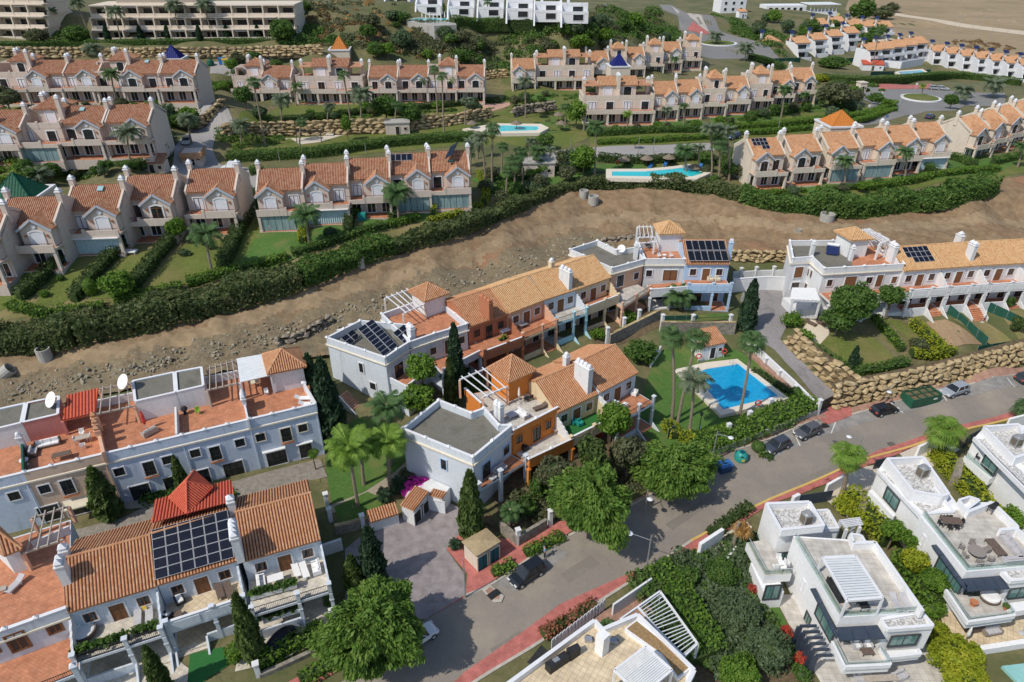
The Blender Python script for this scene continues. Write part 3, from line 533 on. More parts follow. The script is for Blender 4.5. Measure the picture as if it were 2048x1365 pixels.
def chimney(T,p,zb,zt,m,wx=.7,wy=.7,yaw=0,pots=1,cap=None,name='chimney',dome=False):
 mb=MB();mb.cbox(p[0],p[1],zb,zt,wx,wy,yaw);mb.cbox(p[0],p[1],zt-.15,zt-.02,wx+.14,wy+.14,yaw);o=part(T,name,mb,m)
 c=MB();cc,ss=cos(yaw),sin(yaw);n=pots;L_=max(wx,wy);ax=(cc,ss) if wx>=wy else (-ss,cc)
 for i in range(n):
  t=((i+.5)/n-.5)*L_;x,y=p[0]+ax[0]*t,p[1]+ax[1]*t;s=min(L_/n,min(wx,wy))*.86
  c.cbox(x,y,zt,zt+.22,s,s,yaw)
  if dome: c.lathe([(s*.55,.22),(s*.5,.42),(s*.3,.55),(.02,.6)],(x,y,zt),8)
  else: c.cbox(x,y,zt+.22,zt+.3,s*1.25,s*1.25,yaw);c.pyr(x,y,zt+.3,s*1.2,.42,0,yaw)
 part(o,'chimney_cap',c,cap or TRIM);return o
def caps(T,pts,z,s=.34,m=None,yaw=0,h=.22,post=0,name='pillar'):
 for x,y in pts:
  mb=MB()
  if post: mb.cbox(x,y,z-post,z,s*.85,s*.85,yaw)
  mb.cbox(x,y,z,z+.1,s*1.2,s*1.2,yaw);mb.pyr(x,y,z+.1,s*1.1,h,0,yaw);part(T,name,mb,m or WHITE)
def along(a,b,t): return (a[0]+(b[0]-a[0])*t,a[1]+(b[1]-a[1])*t)
def parapet(T,path,z0,z1,m,t=.25,closed=False,name='parapet',cap=True,capm=None,post=True,step=2.6,capsize=.36):
 pts=[Ve((p[0],p[1])) for p in path];pr_=list(zip(pts,pts[1:]+([pts[0]] if closed else [])))
 if not closed: pr_=pr_[:len(pts)-1]
 mb=MB();c=MB()
 for i,(a,b) in enumerate(pr_):
  k=.0015*i;mb.wall(a,b,z0,z1-k,t);c.wall(a,b,z1-k,z1+.06-k,t+.06)
 o=part(T,name,mb,m)
 if cap: part(o,'coping',c,capm or TRIM)
 if post:
  for a,b in pr_:
   L_=(b-a).length;n=max(1,round(L_/step));y=atan2(b.y-a.y,b.x-a.x)
   for i in range(n): caps(T,[along(a,b,i/n)],z1+.03,capsize,TRIM,y)
 return o
def hip_roof(T,cor,za,mats,name='roof',apex=None,pitch=.28,over=0):
 "hip roof over eave corners [(x,y,z)*4]"
 c=[Ve(q) for q in cor];ap=apex or sum(c,Ve((0,0,0)))/4;ap=Ve((ap[0],ap[1],za));mb=MB();sl_=MB();hp=MB()
 for i in range(4):
  a,b=c[i],c[(i+1)%4];mb.tiles([a,b,ap],pitch);hp.tube([a+Ve((0,0,.1)),ap+Ve((0,0,.12))],.11,6)
 lo=[q-Ve((0,0,.14)) for q in c]
 sl_.add(c+lo+[ap],[[0,1,8],[1,2,8],[2,3,8],[3,0,8],[4,7,6,5]]+[[i,i+4,(i+1)%4+4,(i+1)%4][::-1] for i in range(4)])
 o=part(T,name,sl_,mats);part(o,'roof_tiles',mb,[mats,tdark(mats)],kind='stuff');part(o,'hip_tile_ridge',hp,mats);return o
def gable_roof(T,eL,eR,rR,rL,m,name='roof',pitch=.28,thick=.14):
 mb=MB();s=MB();P_=[Ve(q) for q in (eL,eR,rR,rL)];mb.tiles(P_,pitch);d=Ve((0,0,-thick))
 s.add(P_+[q+d for q in P_],QA)
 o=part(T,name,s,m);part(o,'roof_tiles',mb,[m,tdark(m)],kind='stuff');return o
def inset(cor,d):
 c=[Ve((q[0],q[1])) for q in cor];m=sum(c,Ve((0,0)))/len(c);return [m+(q-m)*(1-d/((q-m).length)) for q in c]
def tower(T,pxs,ze,za,z0,wm,rm,inst_=.45,fill=True):
 "stair tower under a hip roof;eave corners measured left, front, right (the back one follows)"
 L_,Fr,Rt=[P(a,b,ze) for a,b in pxs];Bk=L_+Rt-Fr;Bk.z=ze;cor=[L_,Fr,Rt,Bk]
 mb=MB();mb.prism(inset(cor,inst_*1.41),z0,ze-.05);part(T,'stair_tower',mb,wm);hip_roof(T,cor,za,rm);return cor
def pergola(T,a,b,c,d,z,n,m=None,zf_=None,posts=True,pm=None,over=.35,name='pergola'):
 "rails a-b and c-d (xy), n beams across"
 a,b,c,d=[Ve((q[0],q[1],z)) for q in (a,b,c,d)];mb=MB();mb.beam(a,b,.14,.2);o=part(T,name+'_rail',mb,m or TRIM);mb=MB();mb.beam(c,d,.14,.2);part(T,name+'_rail',mb,m or TRIM)
 for i in range(n):
  t=(i+.5)/n;p,q=a.lerp(b,t),c.lerp(d,t);e=(q-p).normalized()*over;k=MB();k.beam(p-e+Ve((0,0,.16)),q+e+Ve((0,0,.16)),.1,.14);part(o,'beam',k,m or TRIM)
 if posts and zf_ is not None:
  for q in (a,b,c,d): k=MB();k.cbox(q.x,q.y,zf_,z-.1,.28,.28,0);part(o,'post',k,pm or m or TRIM)
 return o
def W(T,x,y): M=rel(T);q=M@Ve((x,y,0));return (q.x,q.y)
# ---------------------------------------------------------------- furniture prototypes (local, facing -y)
def lounger(name='sun_lounger',m=FABW,fm=TRIM):
 k='l'+m.name+fm.name
 if k not in MC:
  a=MB();a.box(-.33,-.95,.28,.33,.35,.36);a.add([(-.33,.35,.28),(.33,.35,.28),(.33,.95,.62),(-.33,.95,.62),(-.33,.35,.36),(.33,.35,.36),(.33,.92,.7),(-.33,.92,.7)],QC)
  b=MB();b.box(-.03,-.03,0,.03,.03,.28);c=MB();c.box(-.035,-.97,.2,.035,.4,.278)
  MC[k]=(a.mesh('cushion',m),b.mesh('leg',fm),c.mesh('side_rail',fm))
 a,b,c=MC[k];return [('cushion',a)]+[('leg',b,(x,y,0)) for x in (-.3,.3) for y in (-.8,.3)]+[('side_rail',c,(x,0,0)) for x in (-.3,.3)]
def chair_p(m=TRIM,cm=None):
 k='c'+m.name+(cm.name if cm else '')
 if k not in MC:
  a=MB();a.box(-.25,-.25,.4,.25,.25,.46);b=MB();b.box(-.25,.2,.46,.25,.26,.92);c=MB();c.box(-.025,-.025,0,.025,.025,.4);d=MB();d.box(-.03,-.22,.62,.03,.22,.66);d.box(-.025,-.22,.46,.025,-.17,.62)
  MC[k]=(a.mesh('seat',cm or m),b.mesh('backrest',m),c.mesh('leg',m),d.mesh('armrest',m))
 a,b,c,d=MC[k];return [('seat',a),('backrest',b)]+[('leg',c,(x,y,0)) for x in (-.22,.22) for y in (-.22,.22)]+[('armrest',d,(x,0,0)) for x in (-.22,.22)]
def table_p(w_,d,m=TRIM,h=.74,rnd=False):
 k='t%s%s%s%s%s'%(w_,d,m.name,h,rnd)
 if k not in MC:
  a=MB();c=MB()
  if rnd: a.lathe([(w_/2,h-.05),(w_/2,h)],(0,0,0),16);c.lathe([(.3,0),(.3,.04),(.05,.06),(.05,h-.05)],(0,0,0),10)
  else: a.box(-w_/2,-d/2,h-.05,w_/2,d/2,h);c.box(-.03,-.03,0,.03,.03,h-.05)
  MC[k]=(a.mesh('tabletop',m),c.mesh('leg' if not rnd else 'pedestal',m))
 if rnd: return [('tabletop',MC[k][0]),('pedestal',MC[k][1])]
 return [('tabletop',MC[k][0])]+[('leg',MC[k][1],(x,y,0)) for x in (-w_/2+.07,w_/2-.07) for y in (-d/2+.07,d/2-.07)]
def sofa_p(L_,m=FABG,cm=FABW,fm=None):
 k='s%s%s%s'%(L_,m.name,cm.name)
 if k not in MC:
  a=MB();a.box(-L_/2,-.4,.06,L_/2,.4,.28);a.box(-L_/2,.3,.28,L_/2,.42,.75);a.box(-L_/2,-.38,.28,-L_/2+.12,.3,.58);a.box(L_/2-.12,-.38,.28,L_/2,.3,.58)
  b=MB();n=max(1,round(L_/.8));iw=(L_-.28)/n
  for i in range(n): x=-L_/2+.14+i*iw;b.box(x+.02,-.38,.282,x+iw-.02,.28,.44);b.box(x+.03,.1,.45,x+iw-.03,.28,.85)
  MC[k]=(a.mesh('frame',m),b.mesh('cushions',cm))
 return list(zip(('frame','cushions'),MC[k]))
def umb_p(m=FABW,open_=False):
 k='u'+m.name+str(open_)
 if k not in MC:
  a=MB();b=MB();b.tube([(0,0,.1),(0,0,2.5)],.03,6);b.lathe([(.3,0),(.3,.08),(.08,.12)],(0,0,0),10)
  if open_: a.lathe([(1.35,2.0),(.8,2.3),(.05,2.6)],(0,0,0),10)
  else: a.lathe([(.1,1.0),(.17,1.3),(.13,1.9),(.03,2.45)],(0,0,0),8)
  MC[k]=(a.mesh('canopy',m),b.mesh('pole',ALU))
 return list(zip(('canopy','pole'),MC[k]))
def put(name,parts,p,yaw,label,cat,group=None,scale=None):
 T=thing(name,label,cat,p,yaw,group)
 for q in parts: il(T,q[0],q[1],q[2] if len(q)>2 else (0,0,0),0)
 if scale: T.scale=(scale,)*3
 return T
def plant_pot(name,px,py,z,label,s=.5,m=None,lm=None):
 p=P(px,py,z);T=thing(name,label,'potted plant',p);a=MB();a.lathe([(.12*s*2,0),(.2*s*2,.3*s*2),(.19*s*2,.31*s*2)],(0,0,0),10);pl(T,'pot',a,m or POT)
 pot_leaves.append((T,s,lm));return T
pot_leaves=[]
ac_me=None
def ac_unit(T_or_none,p,yaw,label,small=True):
 global ac_me
 if ac_me is None:
  a=MB();a.box(-.42,-.16,.08,.42,.16,.72);b=MB();b.lathe([(.24,0),(.24,.02)],(0,0,0),14);b.v=[(x-.1,-.165-z,y+.4) for x,y,z in b.v];c=MB();c.box(-.3,-.12,0,-.22,.12,.08);c.box(.22,-.12,0,.3,.12,.08);ac_me=(a.mesh('casing',TRIM),b.mesh('fan_grille',IRON),c.mesh('feet',IRON))
 return put('air_conditioner',list(zip(('casing','fan_grille','feet'),ac_me)),p,yaw,label,'air conditioner','air conditioning units')
def solar_grid(name,label,a,b,c,nx,ny,m=SOLAR,gap=.03,legs=None,group=None,lift=.16,skip=()):
 "panels over the parallelogram a (origin) b (x end) c (y end)"
 a,b,c=Ve(a),Ve(b),Ve(c);ux=(b-a)/nx;uy=(c-a)/ny;n=ux.cross(uy).normalized();n=n if n.z>0 else -n;T=thing(name,label,'solar panels',(a+b+c+b+c-a)/4 if 0 else a,0,group)
 me=None
 for i in range(nx):
  for j in range(ny):
   if (i,j) in skip: continue
   o=a+ux*i+uy*j+n*lift;q=[o+ux*gap+uy*gap,o+ux*(1-gap)+uy*gap,o+ux*(1-gap)+uy*(1-gap),o+ux*gap+uy*(1-gap)]
   if me is None:
    k=MB();base=o.copy();k.add([v-base for v in q]+[v-base+n*.04 for v in q],[[3,2,1,0],[0,1,5,4],[1,2,6,5],[2,3,7,6],[3,0,4,7],[4,5,6,7]],1)
    cx=[v-base+n*.0405 for v in q];mid=sum(cx,Ve((0,0,0)))/4;k.add([mid+(v-mid)*.955 for v in cx],[[0,1,2,3]],0);me=k.mesh('panel',[m,ALU])
   il(T,'panel',me,o-Ve(a),0)
 if legs:
  k=MB()
  for i in range(nx+1):
   for e in (a+ux*i,a+ux*i+uy*ny):
    if e.z+lift-legs>.05: k.tube([(e.x,e.y,legs),(e.x,e.y,e.z+lift)],.03,4)
  if k.v: part(T,'support_frame',k,ALU)
 return T
def dish(px,py,z,r,label,yaw=.6,m=None,zb=None):
 p=P(px,py,z);T=thing('satellite_dish',label,'satellite dish',(p.x,p.y,(zb if zb is not None else z-1)));a=MB();a.lathe([(.01,0),(r*.6,.06*r),(r,.22*r)],(0,0,0),16)
 M=Matrix.Rotation(yaw,4,'Z')@Matrix.Rotation(R(52),4,'X');h=z-(zb if zb is not None else z-1);a.v=[tuple(M@Ve(v)+Ve((0,0,h))) for v in a.v];pl(T,'reflector',a,FABW);b=MB();b.tube([(0,0,0),(0,0,h)],.04,6);b.tube([(0,0,h),tuple(M@Ve((0,0,r*.9))+Ve((0,0,h)))],.02,4);pl(T,'mast',b,STEEL);return T
# ================================================================ tile-roofed terraced house with balcony
def spanish(label,eL,eR,zb,wm,rm,group,front=None,run=4.5,rise=2.3,depth=9.3,bd=4.3,fl=None,joint=WOOD,trim=None,bpar='solid',pw='R',porch=True,bm_=None,stairs=None,ridge_px=None,pillar=None,wins=(.2,.5,.8),name='terraced_house',awn=None,topw=0):
 d=eR-eL;yaw=atan2(d.y,d.x);w_=Ve((d.x,d.y)).length;T=thing(name,label,'house',(eL.x,eL.y,zb),yaw,group);He=eL.z-zb;fy=.35;bm_=bm_ or wm;pillar=pillar or wm
 mb=MB();prof=[(fy,-1.6),(fy,He-.16),(run,He+rise-.2),(depth-.3,He-.16),(depth-.3,-1.6)];mb.v=[]
 n=len(prof);vs=[(.02,y,z) for y,z in prof]+[(w_-.02,y,z) for y,z in prof];mb.add(vs,[[i,(i+1)%n,n+(i+1)%n,n+i] for i in range(n)]+[list(range(n))[::-1],list(range(n,2*n))]);pl(T,'wall',mb,wm)
 r=rel(T);g=lambda x,y,z: r@Ve((x,y,z))
 o=gable_roof(T,g(0,0,He),g(w_,0,He),g(w_,run,He+rise),g(0,run,He+rise),rm);gable_roof(T,g(w_,depth,He),g(0,depth,He),g(0,run,He+rise),g(w_,run,He+rise),rm)
 k=MB();k.tube([g(0,run,He+rise+.1),g(w_,run,He+rise+.1)],.12,6);part(o,'ridge_tiles',k,rm)
 zf_=He-3.15;bl(T,'balcony_slab',bm_,.0,fy-bd,zf_-.28,w_,fy-.003,zf_);bl(T,'balcony_floor',fl or TERRA,.12,fy-bd+.2,zf_+.002,w_-.12,fy-.004,zf_+.02)
 if bpar=='solid':
  k=MB();k.box(.05,fy-bd-.02,zf_-.65,w_-.05,fy-bd+.19,zf_+.92);k.box(.6,fy-bd-.07,zf_-.35,w_*.42,fy-bd,zf_+.7);k.box(w_*.5,fy-bd-.07,zf_-.35,w_-.5,fy-bd,zf_+.7);o=pl(T,'balcony_parapet',k,bm_);bl(o,'coping',TRIM,.03,fy-bd-.05,zf_+.92,w_-.03,fy-bd+.22,zf_+.98)
 else:
  a,b=W(T,.2,fy-bd+.08),W(T,w_-.2,fy-bd+.08);railing(T,a,b,zb+zf_,.95,m=IRON if bpar=='rail' else TRIM)
 for x in (.16,w_*.58,w_-.16):
  k=MB();k.box(x-.17,fy-bd-.06,zf_,x+.17,fy-bd+.27,zf_+1.1);k.box(x-.25,fy-bd-.14,zf_+1.1,x+.25,fy-bd+.35,zf_+1.2);k.box(x-.17,fy-bd-.05,-.9,x+.17,fy-bd+.26,zf_-.281);k.box(x-.22,fy-bd-.1,zf_-1.2,x+.22,fy-bd+.31,zf_-1.08);pl(T,'pillar',k,pillar)
 for sd,x in (('L',.02),('R',w_-.22)):
  if sd in pw:
   q=bd/4.3;st=[(fy,2.35),(fy-.7*q,2.35),(fy-.95*q,2.1),(fy-1.5*q,2.05),(fy-1.75*q,1.75),(fy-2.3*q,1.7),(fy-2.6*q,1.35),(fy-3.1*q,1.3),(fy-3.4*q,.98),(fy-bd+.28,.95),(fy-bd+.28,.021),(fy,.021)]
   k=MB();nn=len(st);k.add([(x,y,zf_+z) for y,z in st]+[(x+.2,y,zf_+z) for y,z in st],[list(range(nn)),list(range(nn,2*nn))[::-1]]+[[i,nn+i,nn+(i+1)%nn,(i+1)%nn] for i in range(nn)]);pl(T,'party_wall',k,wm if sd=='R' else WHITE)
 tr=trim or TRIM
 for q,f in enumerate(wins):
  x=w_*f
  if len(wins)==3 and q==1: wl(T,(x,fy-.002,zf_+.03),0,1.25,2.15,tr,joint if joint is WOOD else GLASS,joint,(1,1),name='balcony_door',tw=.16)
  else: wl(T,(x,fy-.002,zf_+.95),0,1.05,1.2,tr,GLASS,joint,(1,0))
 if porch:
  wl(T,(w_*.3,fy-.002,.05),0,w_*.36,2.2,tr,GLASS,joint,(2,0),name='terrace_door');wl(T,(w_*.78,fy-.002,.05),0,1.2,2.1,tr,GLASS,joint,(1,0),name='terrace_door')
  bl(T,'porch_base',bm_,.02,fy-bd,-2.2,w_-.02,fy-.003,-.02);bl(T,'porch_floor',TERRA if fl is None else fl,.2,fy-bd+.05,-.018,w_-.2,fy-.004,.004)
  sx=w_*.58 if stairs!='L' else w_*.42;k=MB()
  if stairs=='L': k.box(sx,fy-bd-.01,-.1,w_-.1,fy-bd+.19,.85)
  else: k.box(.1,fy-bd-.01,-.1,sx,fy-bd+.19,.85)
  pl(T,'porch_parapet',k,bm_)
  if stairs:
   x0,x1=(w_*.6,w_-.25) if stairs=='R' else (.25,w_*.4);k=MB()
   for i in range(7): k.box(x0+.001*i,fy-bd-.32*(i+1),-2.3,x1-.001*i,fy-bd-.32*i-.001,-.02-.19*i)
   pl(T,'steps',k,TERRA if stairs_m is None else stairs_m)
   for x in (x0-.1,x1+.1): k=MB();k.add([(x-.09,fy-bd-.04,-2.3),(x+.09,fy-bd-.04,-2.3),(x+.09,fy-bd-2.4,-2.3),(x-.09,fy-bd-2.4,-2.3),(x-.09,fy-bd-.04,.8),(x+.09,fy-bd-.04,.8),(x+.09,fy-bd-2.4,-.75),(x-.09,fy-bd-2.4,-.75)],QA);pl(T,'stair_wall',k,bm_)
 return T
stairs_m=None
# ================================================================ lower left row with parapet terraces (row facing the inner garden)
OA=P(0,957,10.5);EA=P(632,808,10.5);yA=atan2(EA.y-OA.y,EA.x-OA.x);ZA=10.5
def sA(px,py): return hitv(px,py,OA,yA)[0]
xs=[sA(-64,972),sA(46,945),sA(206,908),sA(363,871),sA(499,840),sA(632,808)]
LA=['pale blue house at the left edge behind the large leaved plant','peach house with pink roof block and red tiled lean-to on its terrace','pale blue house with the folded red parasol on its terrace','pale blue house with an empty terracotta terrace and small green chair','pale blue end house with tiled tower and metal pergola sheet']
CA=[BLUEA,PEACH,BLUEA,BLUEA,BLUEA];HA=[]
def fa(s,y,z=0): return (OA.x+s*cos(yA)-y*sin(yA),OA.y+s*sin(yA)+y*cos(yA),z)
for i in range(5):
 x0,x1=xs[i],xs[i+1];o=fa(x0,0,3);T=thing('terraced_house',LA[i],'house',o,yA,'blue and peach terrace houses');HA.append(T);w_=x1-x0;m=CA[i]
 bl(T,'wall',m,.003,.02,-1.5,w_-.003,11.4,6.45)
 bl(T,'terrace_floor',TERRA,.02,.25,6.452,w_-.02,11.2,6.47)
 bl(T,'cornice',CORN,.0,-.12,6.05,w_,.019,6.25)
 a,b=fa(x0,.14),fa(x1,.14);parapet(T,[a,b],9.45,10.45,m,.27,step=2.4)
 bl(T,'back_parapet',WHITE,.02,11.15,6.5,w_-.02,11.4,7.6)
 k=MB();k.tube([(w_-.15,-.06,-.5),(w_-.15,-.06,6)],.05,6);pl(T,'downpipe',k,m)
rowA=(fa(0,.018),yA)
WA=[(0,29,992),(1,89.7,978),(1,190,953),(2,238.8,943.6),(2,335,920),(3,390.5,906.7),(3,480,885.6),(4,521,874.8),(4,605.5,856)]
for i,a,b in WA: wpx(HA[i],*rowA,a,b,1.05,1.1,trim=CORN if i==4 else TRIM)
for i,a,b in ((1,136,974),(2,299.5,937),(3,431.4,906.7),(4,572.6,869.5)):
 o=wpx(HA[i],*rowA,a,b,1.15,2.0,trim=CORN if i==4 else TRIM,name='balcony_door');bl(o,'sill',POT,-.75,-.32,-.22,.75,-.02,-.06)
 k=MB();k.box(-.6,-.3,.8,.6,-.26,.84);[k.box(-.6+j*.12-.012,-.29,-.06,-.6+j*.12+.012,-.27,.8) for j in range(11)];pl(o,'railing',k,IRON)
for i,a,b,w_ in ((1,158,1013,2.4),(1,100,1026,2.0),(2,282,984,2.0),(2,345.6,967,1.7),(3,403.7,954,1.8),(3,468,938,2.2),(4,554,916,2.3),(4,612,901,1.5)): wpx(HA[i],*rowA,a,b,w_,2.1,trim=WHITE,mull=(2,1),name='terrace_door')
def awning(T,a,b,px,py,w_,O,yaw,m,dp=.5):
 s,z=hitv(px,py,O,yaw);o=bpy.data.objects.new('awning',None);k=MB();k.box(-w_/2,-dp,-.1,w_/2,-.02,0);k.box(-w_/2,-dp-.04,-.16,w_/2,-dp,-.04);me=k.mesh('awning',m);return inst(T,'awning',me,(O[0]+s*cos(yaw),O[1]+s*sin(yaw),z),yaw)
for i,a,b,w_,dp,m in ((4,547,898,2.7,.35,FABW),(4,608,884,2.0,.3,FABW),(1,162,996,3.4,1.5,CREAMF)): awning(HA[i],0,0,a,b,w_,*rowA,m,dp)
def block(T,pxs,zt,z0,m,top=None,rim=.22,rimm=None,name='roof_room'):
 c=[P(a,b,zt) for a,b in pxs];k=MB();k.prism(c,z0,zt-.2);part(T,name,k,m)
 k=MB();cc=inset(c,.1);k.prism(cc,zt-.198,zt-.16);part(T,'roof_gravel',k,top or GRAVEL);parapet(T,inset(c,.12),zt-.2,zt,rimm or m,.24,True,name='roof_rim',cap=True,post=False);return c
block(HA[0],[(-80,876),(44,846),(52,806),(-70,833)],12.2,9.4,WHITE);block(HA[1],[(44.5,846),(117,829),(119,792),(52.5,806)],12.2,9.4,PINK)
block(HA[2],[(269,804),(352,785),(349,744),(264,762)],12.3,9.4,WHITE,rimm=WHITE);block(HA[3],[(352.6,785),(407.7,772),(403.7,734),(349.6,744)],12.3,9.4,WHITE,rimm=WHITE)
T=HA[1];q=[P(124,842,11.5),P(191,827,11.5),P(196.6,777.4,12.4),P(134.6,791,12.4)];gable_roof(T,*q,T_RED,pitch=.32)
for a in (q[0],q[1]): k=MB();k.cbox(a.x,a.y,9.4,11.4,.3,.3,yA);part(T,'post',k,PINK)
A_,B_=P(190,838,10.9),P(206,905,10.9);k=MB();k.wall(A_,B_,9.4,10.9,.35);part(T,'party_wall',k,SALMON);[chimney(T,along(A_,B_,t),10.8,11.7,SALMON,.55,.55,yA,1,cap=T_OR) for t in (.1,.3,.5)]
A_,B_=P(42,875,10.8),P(46,943,10.6);k=MB();k.wall(A_,B_,9.4,10.7,.2);part(T,'windbreak',k,MESHG);chimney(HA[0],along(A_,B_,.15),9.4,11.6,WHITE,.55,.55,yA,1,dome=True)
for i,a,b in ((2,(350,812),(353,869)),(3,(484,785),(496,842))): A_,B_=P(*a,10.9),P(*b,10.6);k=MB();k.wall(A_,B_,9.4,10.75,.22);part(HA[i],'party_wall',k,WHITE)
A_=P(487,800,11);chimney(HA[3],A_,10.7,11.6,WHITE,.5,1.6,yA,4);A_,B_=P(607,765,10.7),P(631,806,10.6);k=MB();k.wall(A_,B_,9.4,10.6,.25);part(HA[4],'party_wall',k,WHITE);caps(HA[4],[(A_.x,A_.y)],10.6,.5,TRIM,yA)
pergola(HA[2],P(190,828,12),P(268,811,12),P(198,778,12),P(262,766,12),11.9,4,TIMB,9.45,True,SALMON)
pergola(HA[3],P(413,780,12),P(478,765,12),P(414,737,12),P(470,722,12),11.9,5,TIMB,9.45,True,TIMB)
T=HA[4];q=[P(480,766,12.2),P(541,752,12.2),P(530,709,12.2),P(473.6,719,12.2)];k=MB();k.add(list(q)+[v+Ve((0,0,.06)) for v in q],QB)
for i in range(14): k.beam(q[0].lerp(q[3],i/13)+Ve((0,0,.08)),q[1].lerp(q[2],i/13)+Ve((0,0,.08)),.05,.05)
part(T,'metal_roof_sheet',k,METW)
for v in q: k=MB();k.cbox(v.x,v.y,9.4,12.15,.2,.2,yA);part(T,'post',k,TRIM)
tower(T,[(524,710),(534.3,750),(613.5,734)],12.6,14.3,9.4,WHITE,T_OR)
# ================================================================ bottom left row with tile roofs (row B)
B_e=[P(132,1228,7.6),P(312,1174,7.6),P(475,1122,7.6),P(484,1125,7.6),P(642,1080,7.6)]
stairs_m=FLOORB
LB=['white house with plain brown tile roof and round daybed on its balcony','white house with large solar array and red tiled rear roof','white end house with flower boxes and white loungers on its balcony']
hb=[spanish(LB[0],P(131,1228,7.6),P(312.5,1174,7.6),1.2,BLUEW,T_OR,'white tile roofed houses at bottom left',fl=FLOORB,pw='LR',stairs='R',bpar='rail',bd=3.4),
 spanish(LB[1],P(313.5,1172,7.6),P(474,1122,7.6),1.2,BLUEW,T_OR,'white tile roofed houses at bottom left',fl=FLOORY,pw='R',stairs='L',bd=3.0),
 spanish(LB[2],P(484,1125,7.6),P(642,1080,7.6),1.2,BLUEW,T_OR,'white tile roofed houses at bottom left',fl=FLOORB,pw='R',stairs='R',bpar='rail')]
yB=hb[0].rotation_euler.z
T=hb[1];r=rel(T);g=lambda x,y,z: r@Ve((x,y,z-1.2));k=MB();ww=(P(474,1122,7.6)-P(313.5,1172,7.6)).length
rb=[P(303,1050,9.95),P(470,1006,9.95),P(464,962,8.3),P(310,1003,8.3)]
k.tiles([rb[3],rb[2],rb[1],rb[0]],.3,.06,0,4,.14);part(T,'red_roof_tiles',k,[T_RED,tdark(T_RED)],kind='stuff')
ap=P(373,965,11.0);cor=[P(338,996,9.3),P(374,1030,9.9),P(426,975,9.4)];Bk=cor[0]+cor[2]-cor[1];Bk.z=9.0;hip_roof(T,[cor[0],cor[1],cor[2],Bk],11.0,T_RED,name='tower_roof',apex=ap)
s0,s1,s2=P(311,1162,7.95),P(469,1116,7.95),P(303,1062,10.0)
solar_grid('solar_array','large dark solar array covering the front tile roof at bottom left',s0,s1,s2,6,5,SOLAR,.018)
for (a,b,zt,z0,T,n,dm) in ((118,1125,11.2,7,hb[0],2,1),(126,1098,10.6,7,hb[0],1,1),(466,1060,11.3,8,hb[1],4,1),(460,1000,10.6,7,hb[1],1,0)): p=P(a,b,zt);chimney(T,p,z0,zt,WHITE,.7,.8*max(1,n*.75),yB,n,dome=False)
e0,e1=P(-60,1285,8.3),P(131,1217,8.3);yw=atan2(e1.y-e0.y,e1.x-e0.x);T=thing('terraced_house','white house with terracotta roof terrace, pergola and tiled tower at bottom left','house',(e0.x,e0.y,1.2),yw,'white tile roofed houses at bottom left');hb0=T;w_=(e1-e0).length
bl(T,'wall',BLUEW,0,.1,-1.5,w_,13.2,6.0);bl(T,'terrace_floor',TERRA,.1,.35,6.002,w_-.1,13,6.02)
parapet(T,[W(T,.1,.2),W(T,w_,.2)],7.15,8.2,BLUEW,.3,step=2.6);bl(T,'cornice',CORN,0,-.05,5.7,w_,.099,5.9)
zf_=3.3;bl(T,'balcony_slab',BLUEW,0,-4.2,zf_-.3,w_,.097,zf_);bl(T,'balcony_floor',TERRA,.1,-4.0,zf_+.002,w_-.1,.09,zf_+.02);railing(T,W(T,.2,-4.1),W(T,w_-.2,-4.1),1.2+zf_,.6)
for x in (2.2,w_-.2): k=MB();k.box(x-.2,-4.3,-1,x+.2,-3.9,zf_+1.05);k.box(x-.3,-4.4,zf_+1.05,x+.3,-3.8,zf_+1.15);k.pyr(x,-4.1,zf_+1.15,.5,.3);pl(T,'pillar',k,BLUEW)
rB0=(W(T,0,.098),yw)
for a,b,w2,h2,n in ((36,1283,1.3,2.1,'balcony_door'),(110,1256,1.0,1.1,'window'),(-20,1300,1.1,1.2,'window')): wpx(T,*rB0,a,b,w2,h2,trim=WOOD,sash=WOOD,name=n)
tower(T,[(-40,1065),(8,1113),(44,1099)],10.2,11.8,7.1,WHITE,T_OR);k=MB()
pergola(T,P(44,1106,9.6),P(126,1079,9.6),P(62,1036,9.6),P(136,1012,9.6),9.5,4,TIMB,7.2,True,SALMON)
k=MB();a,b=P(62,1085,8.2),P(137,1052,8.2);k.wall(a,b,7.2,8.2,.2);part(T,'back_parapet',k,WHITE)
# ================================================================ centre rear row (row C)
gC='coloured terrace houses of the rear row';ZC=2.6;stairs_m=None
cz=11.6;ptsC=[P(a,b,cz) for a,b in ((651.7,675.6),(770.4,716.5),(795,700),(819,685),(822,650),(719,641))]
T=thing('corner_house','large white corner house with solar panels on its flat gravel roof','house',(ptsC[1].x,ptsC[1].y,ZC),0,gC);hC1=T
def flat_roofed(T,pts,z0,zt,m,top=GRAVEL,ph=.95,corn=True,step=3.2,floor='roof_gravel',closed=True,rim=None):
 k=MB();k.prism(inset(pts,.12),z0,zt-ph);part(T,'wall',k,m);k=MB();k.prism(inset(pts,.3),zt-ph+.002,zt-ph+.03);part(T,floor,k,top)
 parapet(T,inset(pts,.16),zt-ph,zt,rim or m,.26,closed,step=step)
 if corn:
  k=MB();q=inset(pts,-.08)
  for a,b in zip(q,q[1:]+q[:1]): k.wall(a,b,zt-ph-.22,zt-ph-.04,.3)
  part(T,'cornice',k,CORN)
flat_roofed(T,ptsC,ZC-1.5,cz,BLUEW)
a,b=ptsC[0],ptsC[1];yy=atan2(b.y-a.y,b.x-a.x);q=inset(ptsC,.11);rC=((q[0].x,q[0].y),yy)
for x,y,w2,h2 in ((723,736,.7,1.5),(746.5,772.5,1.0,1.1)): wpx(T,*rC,x,y,w2,h2)
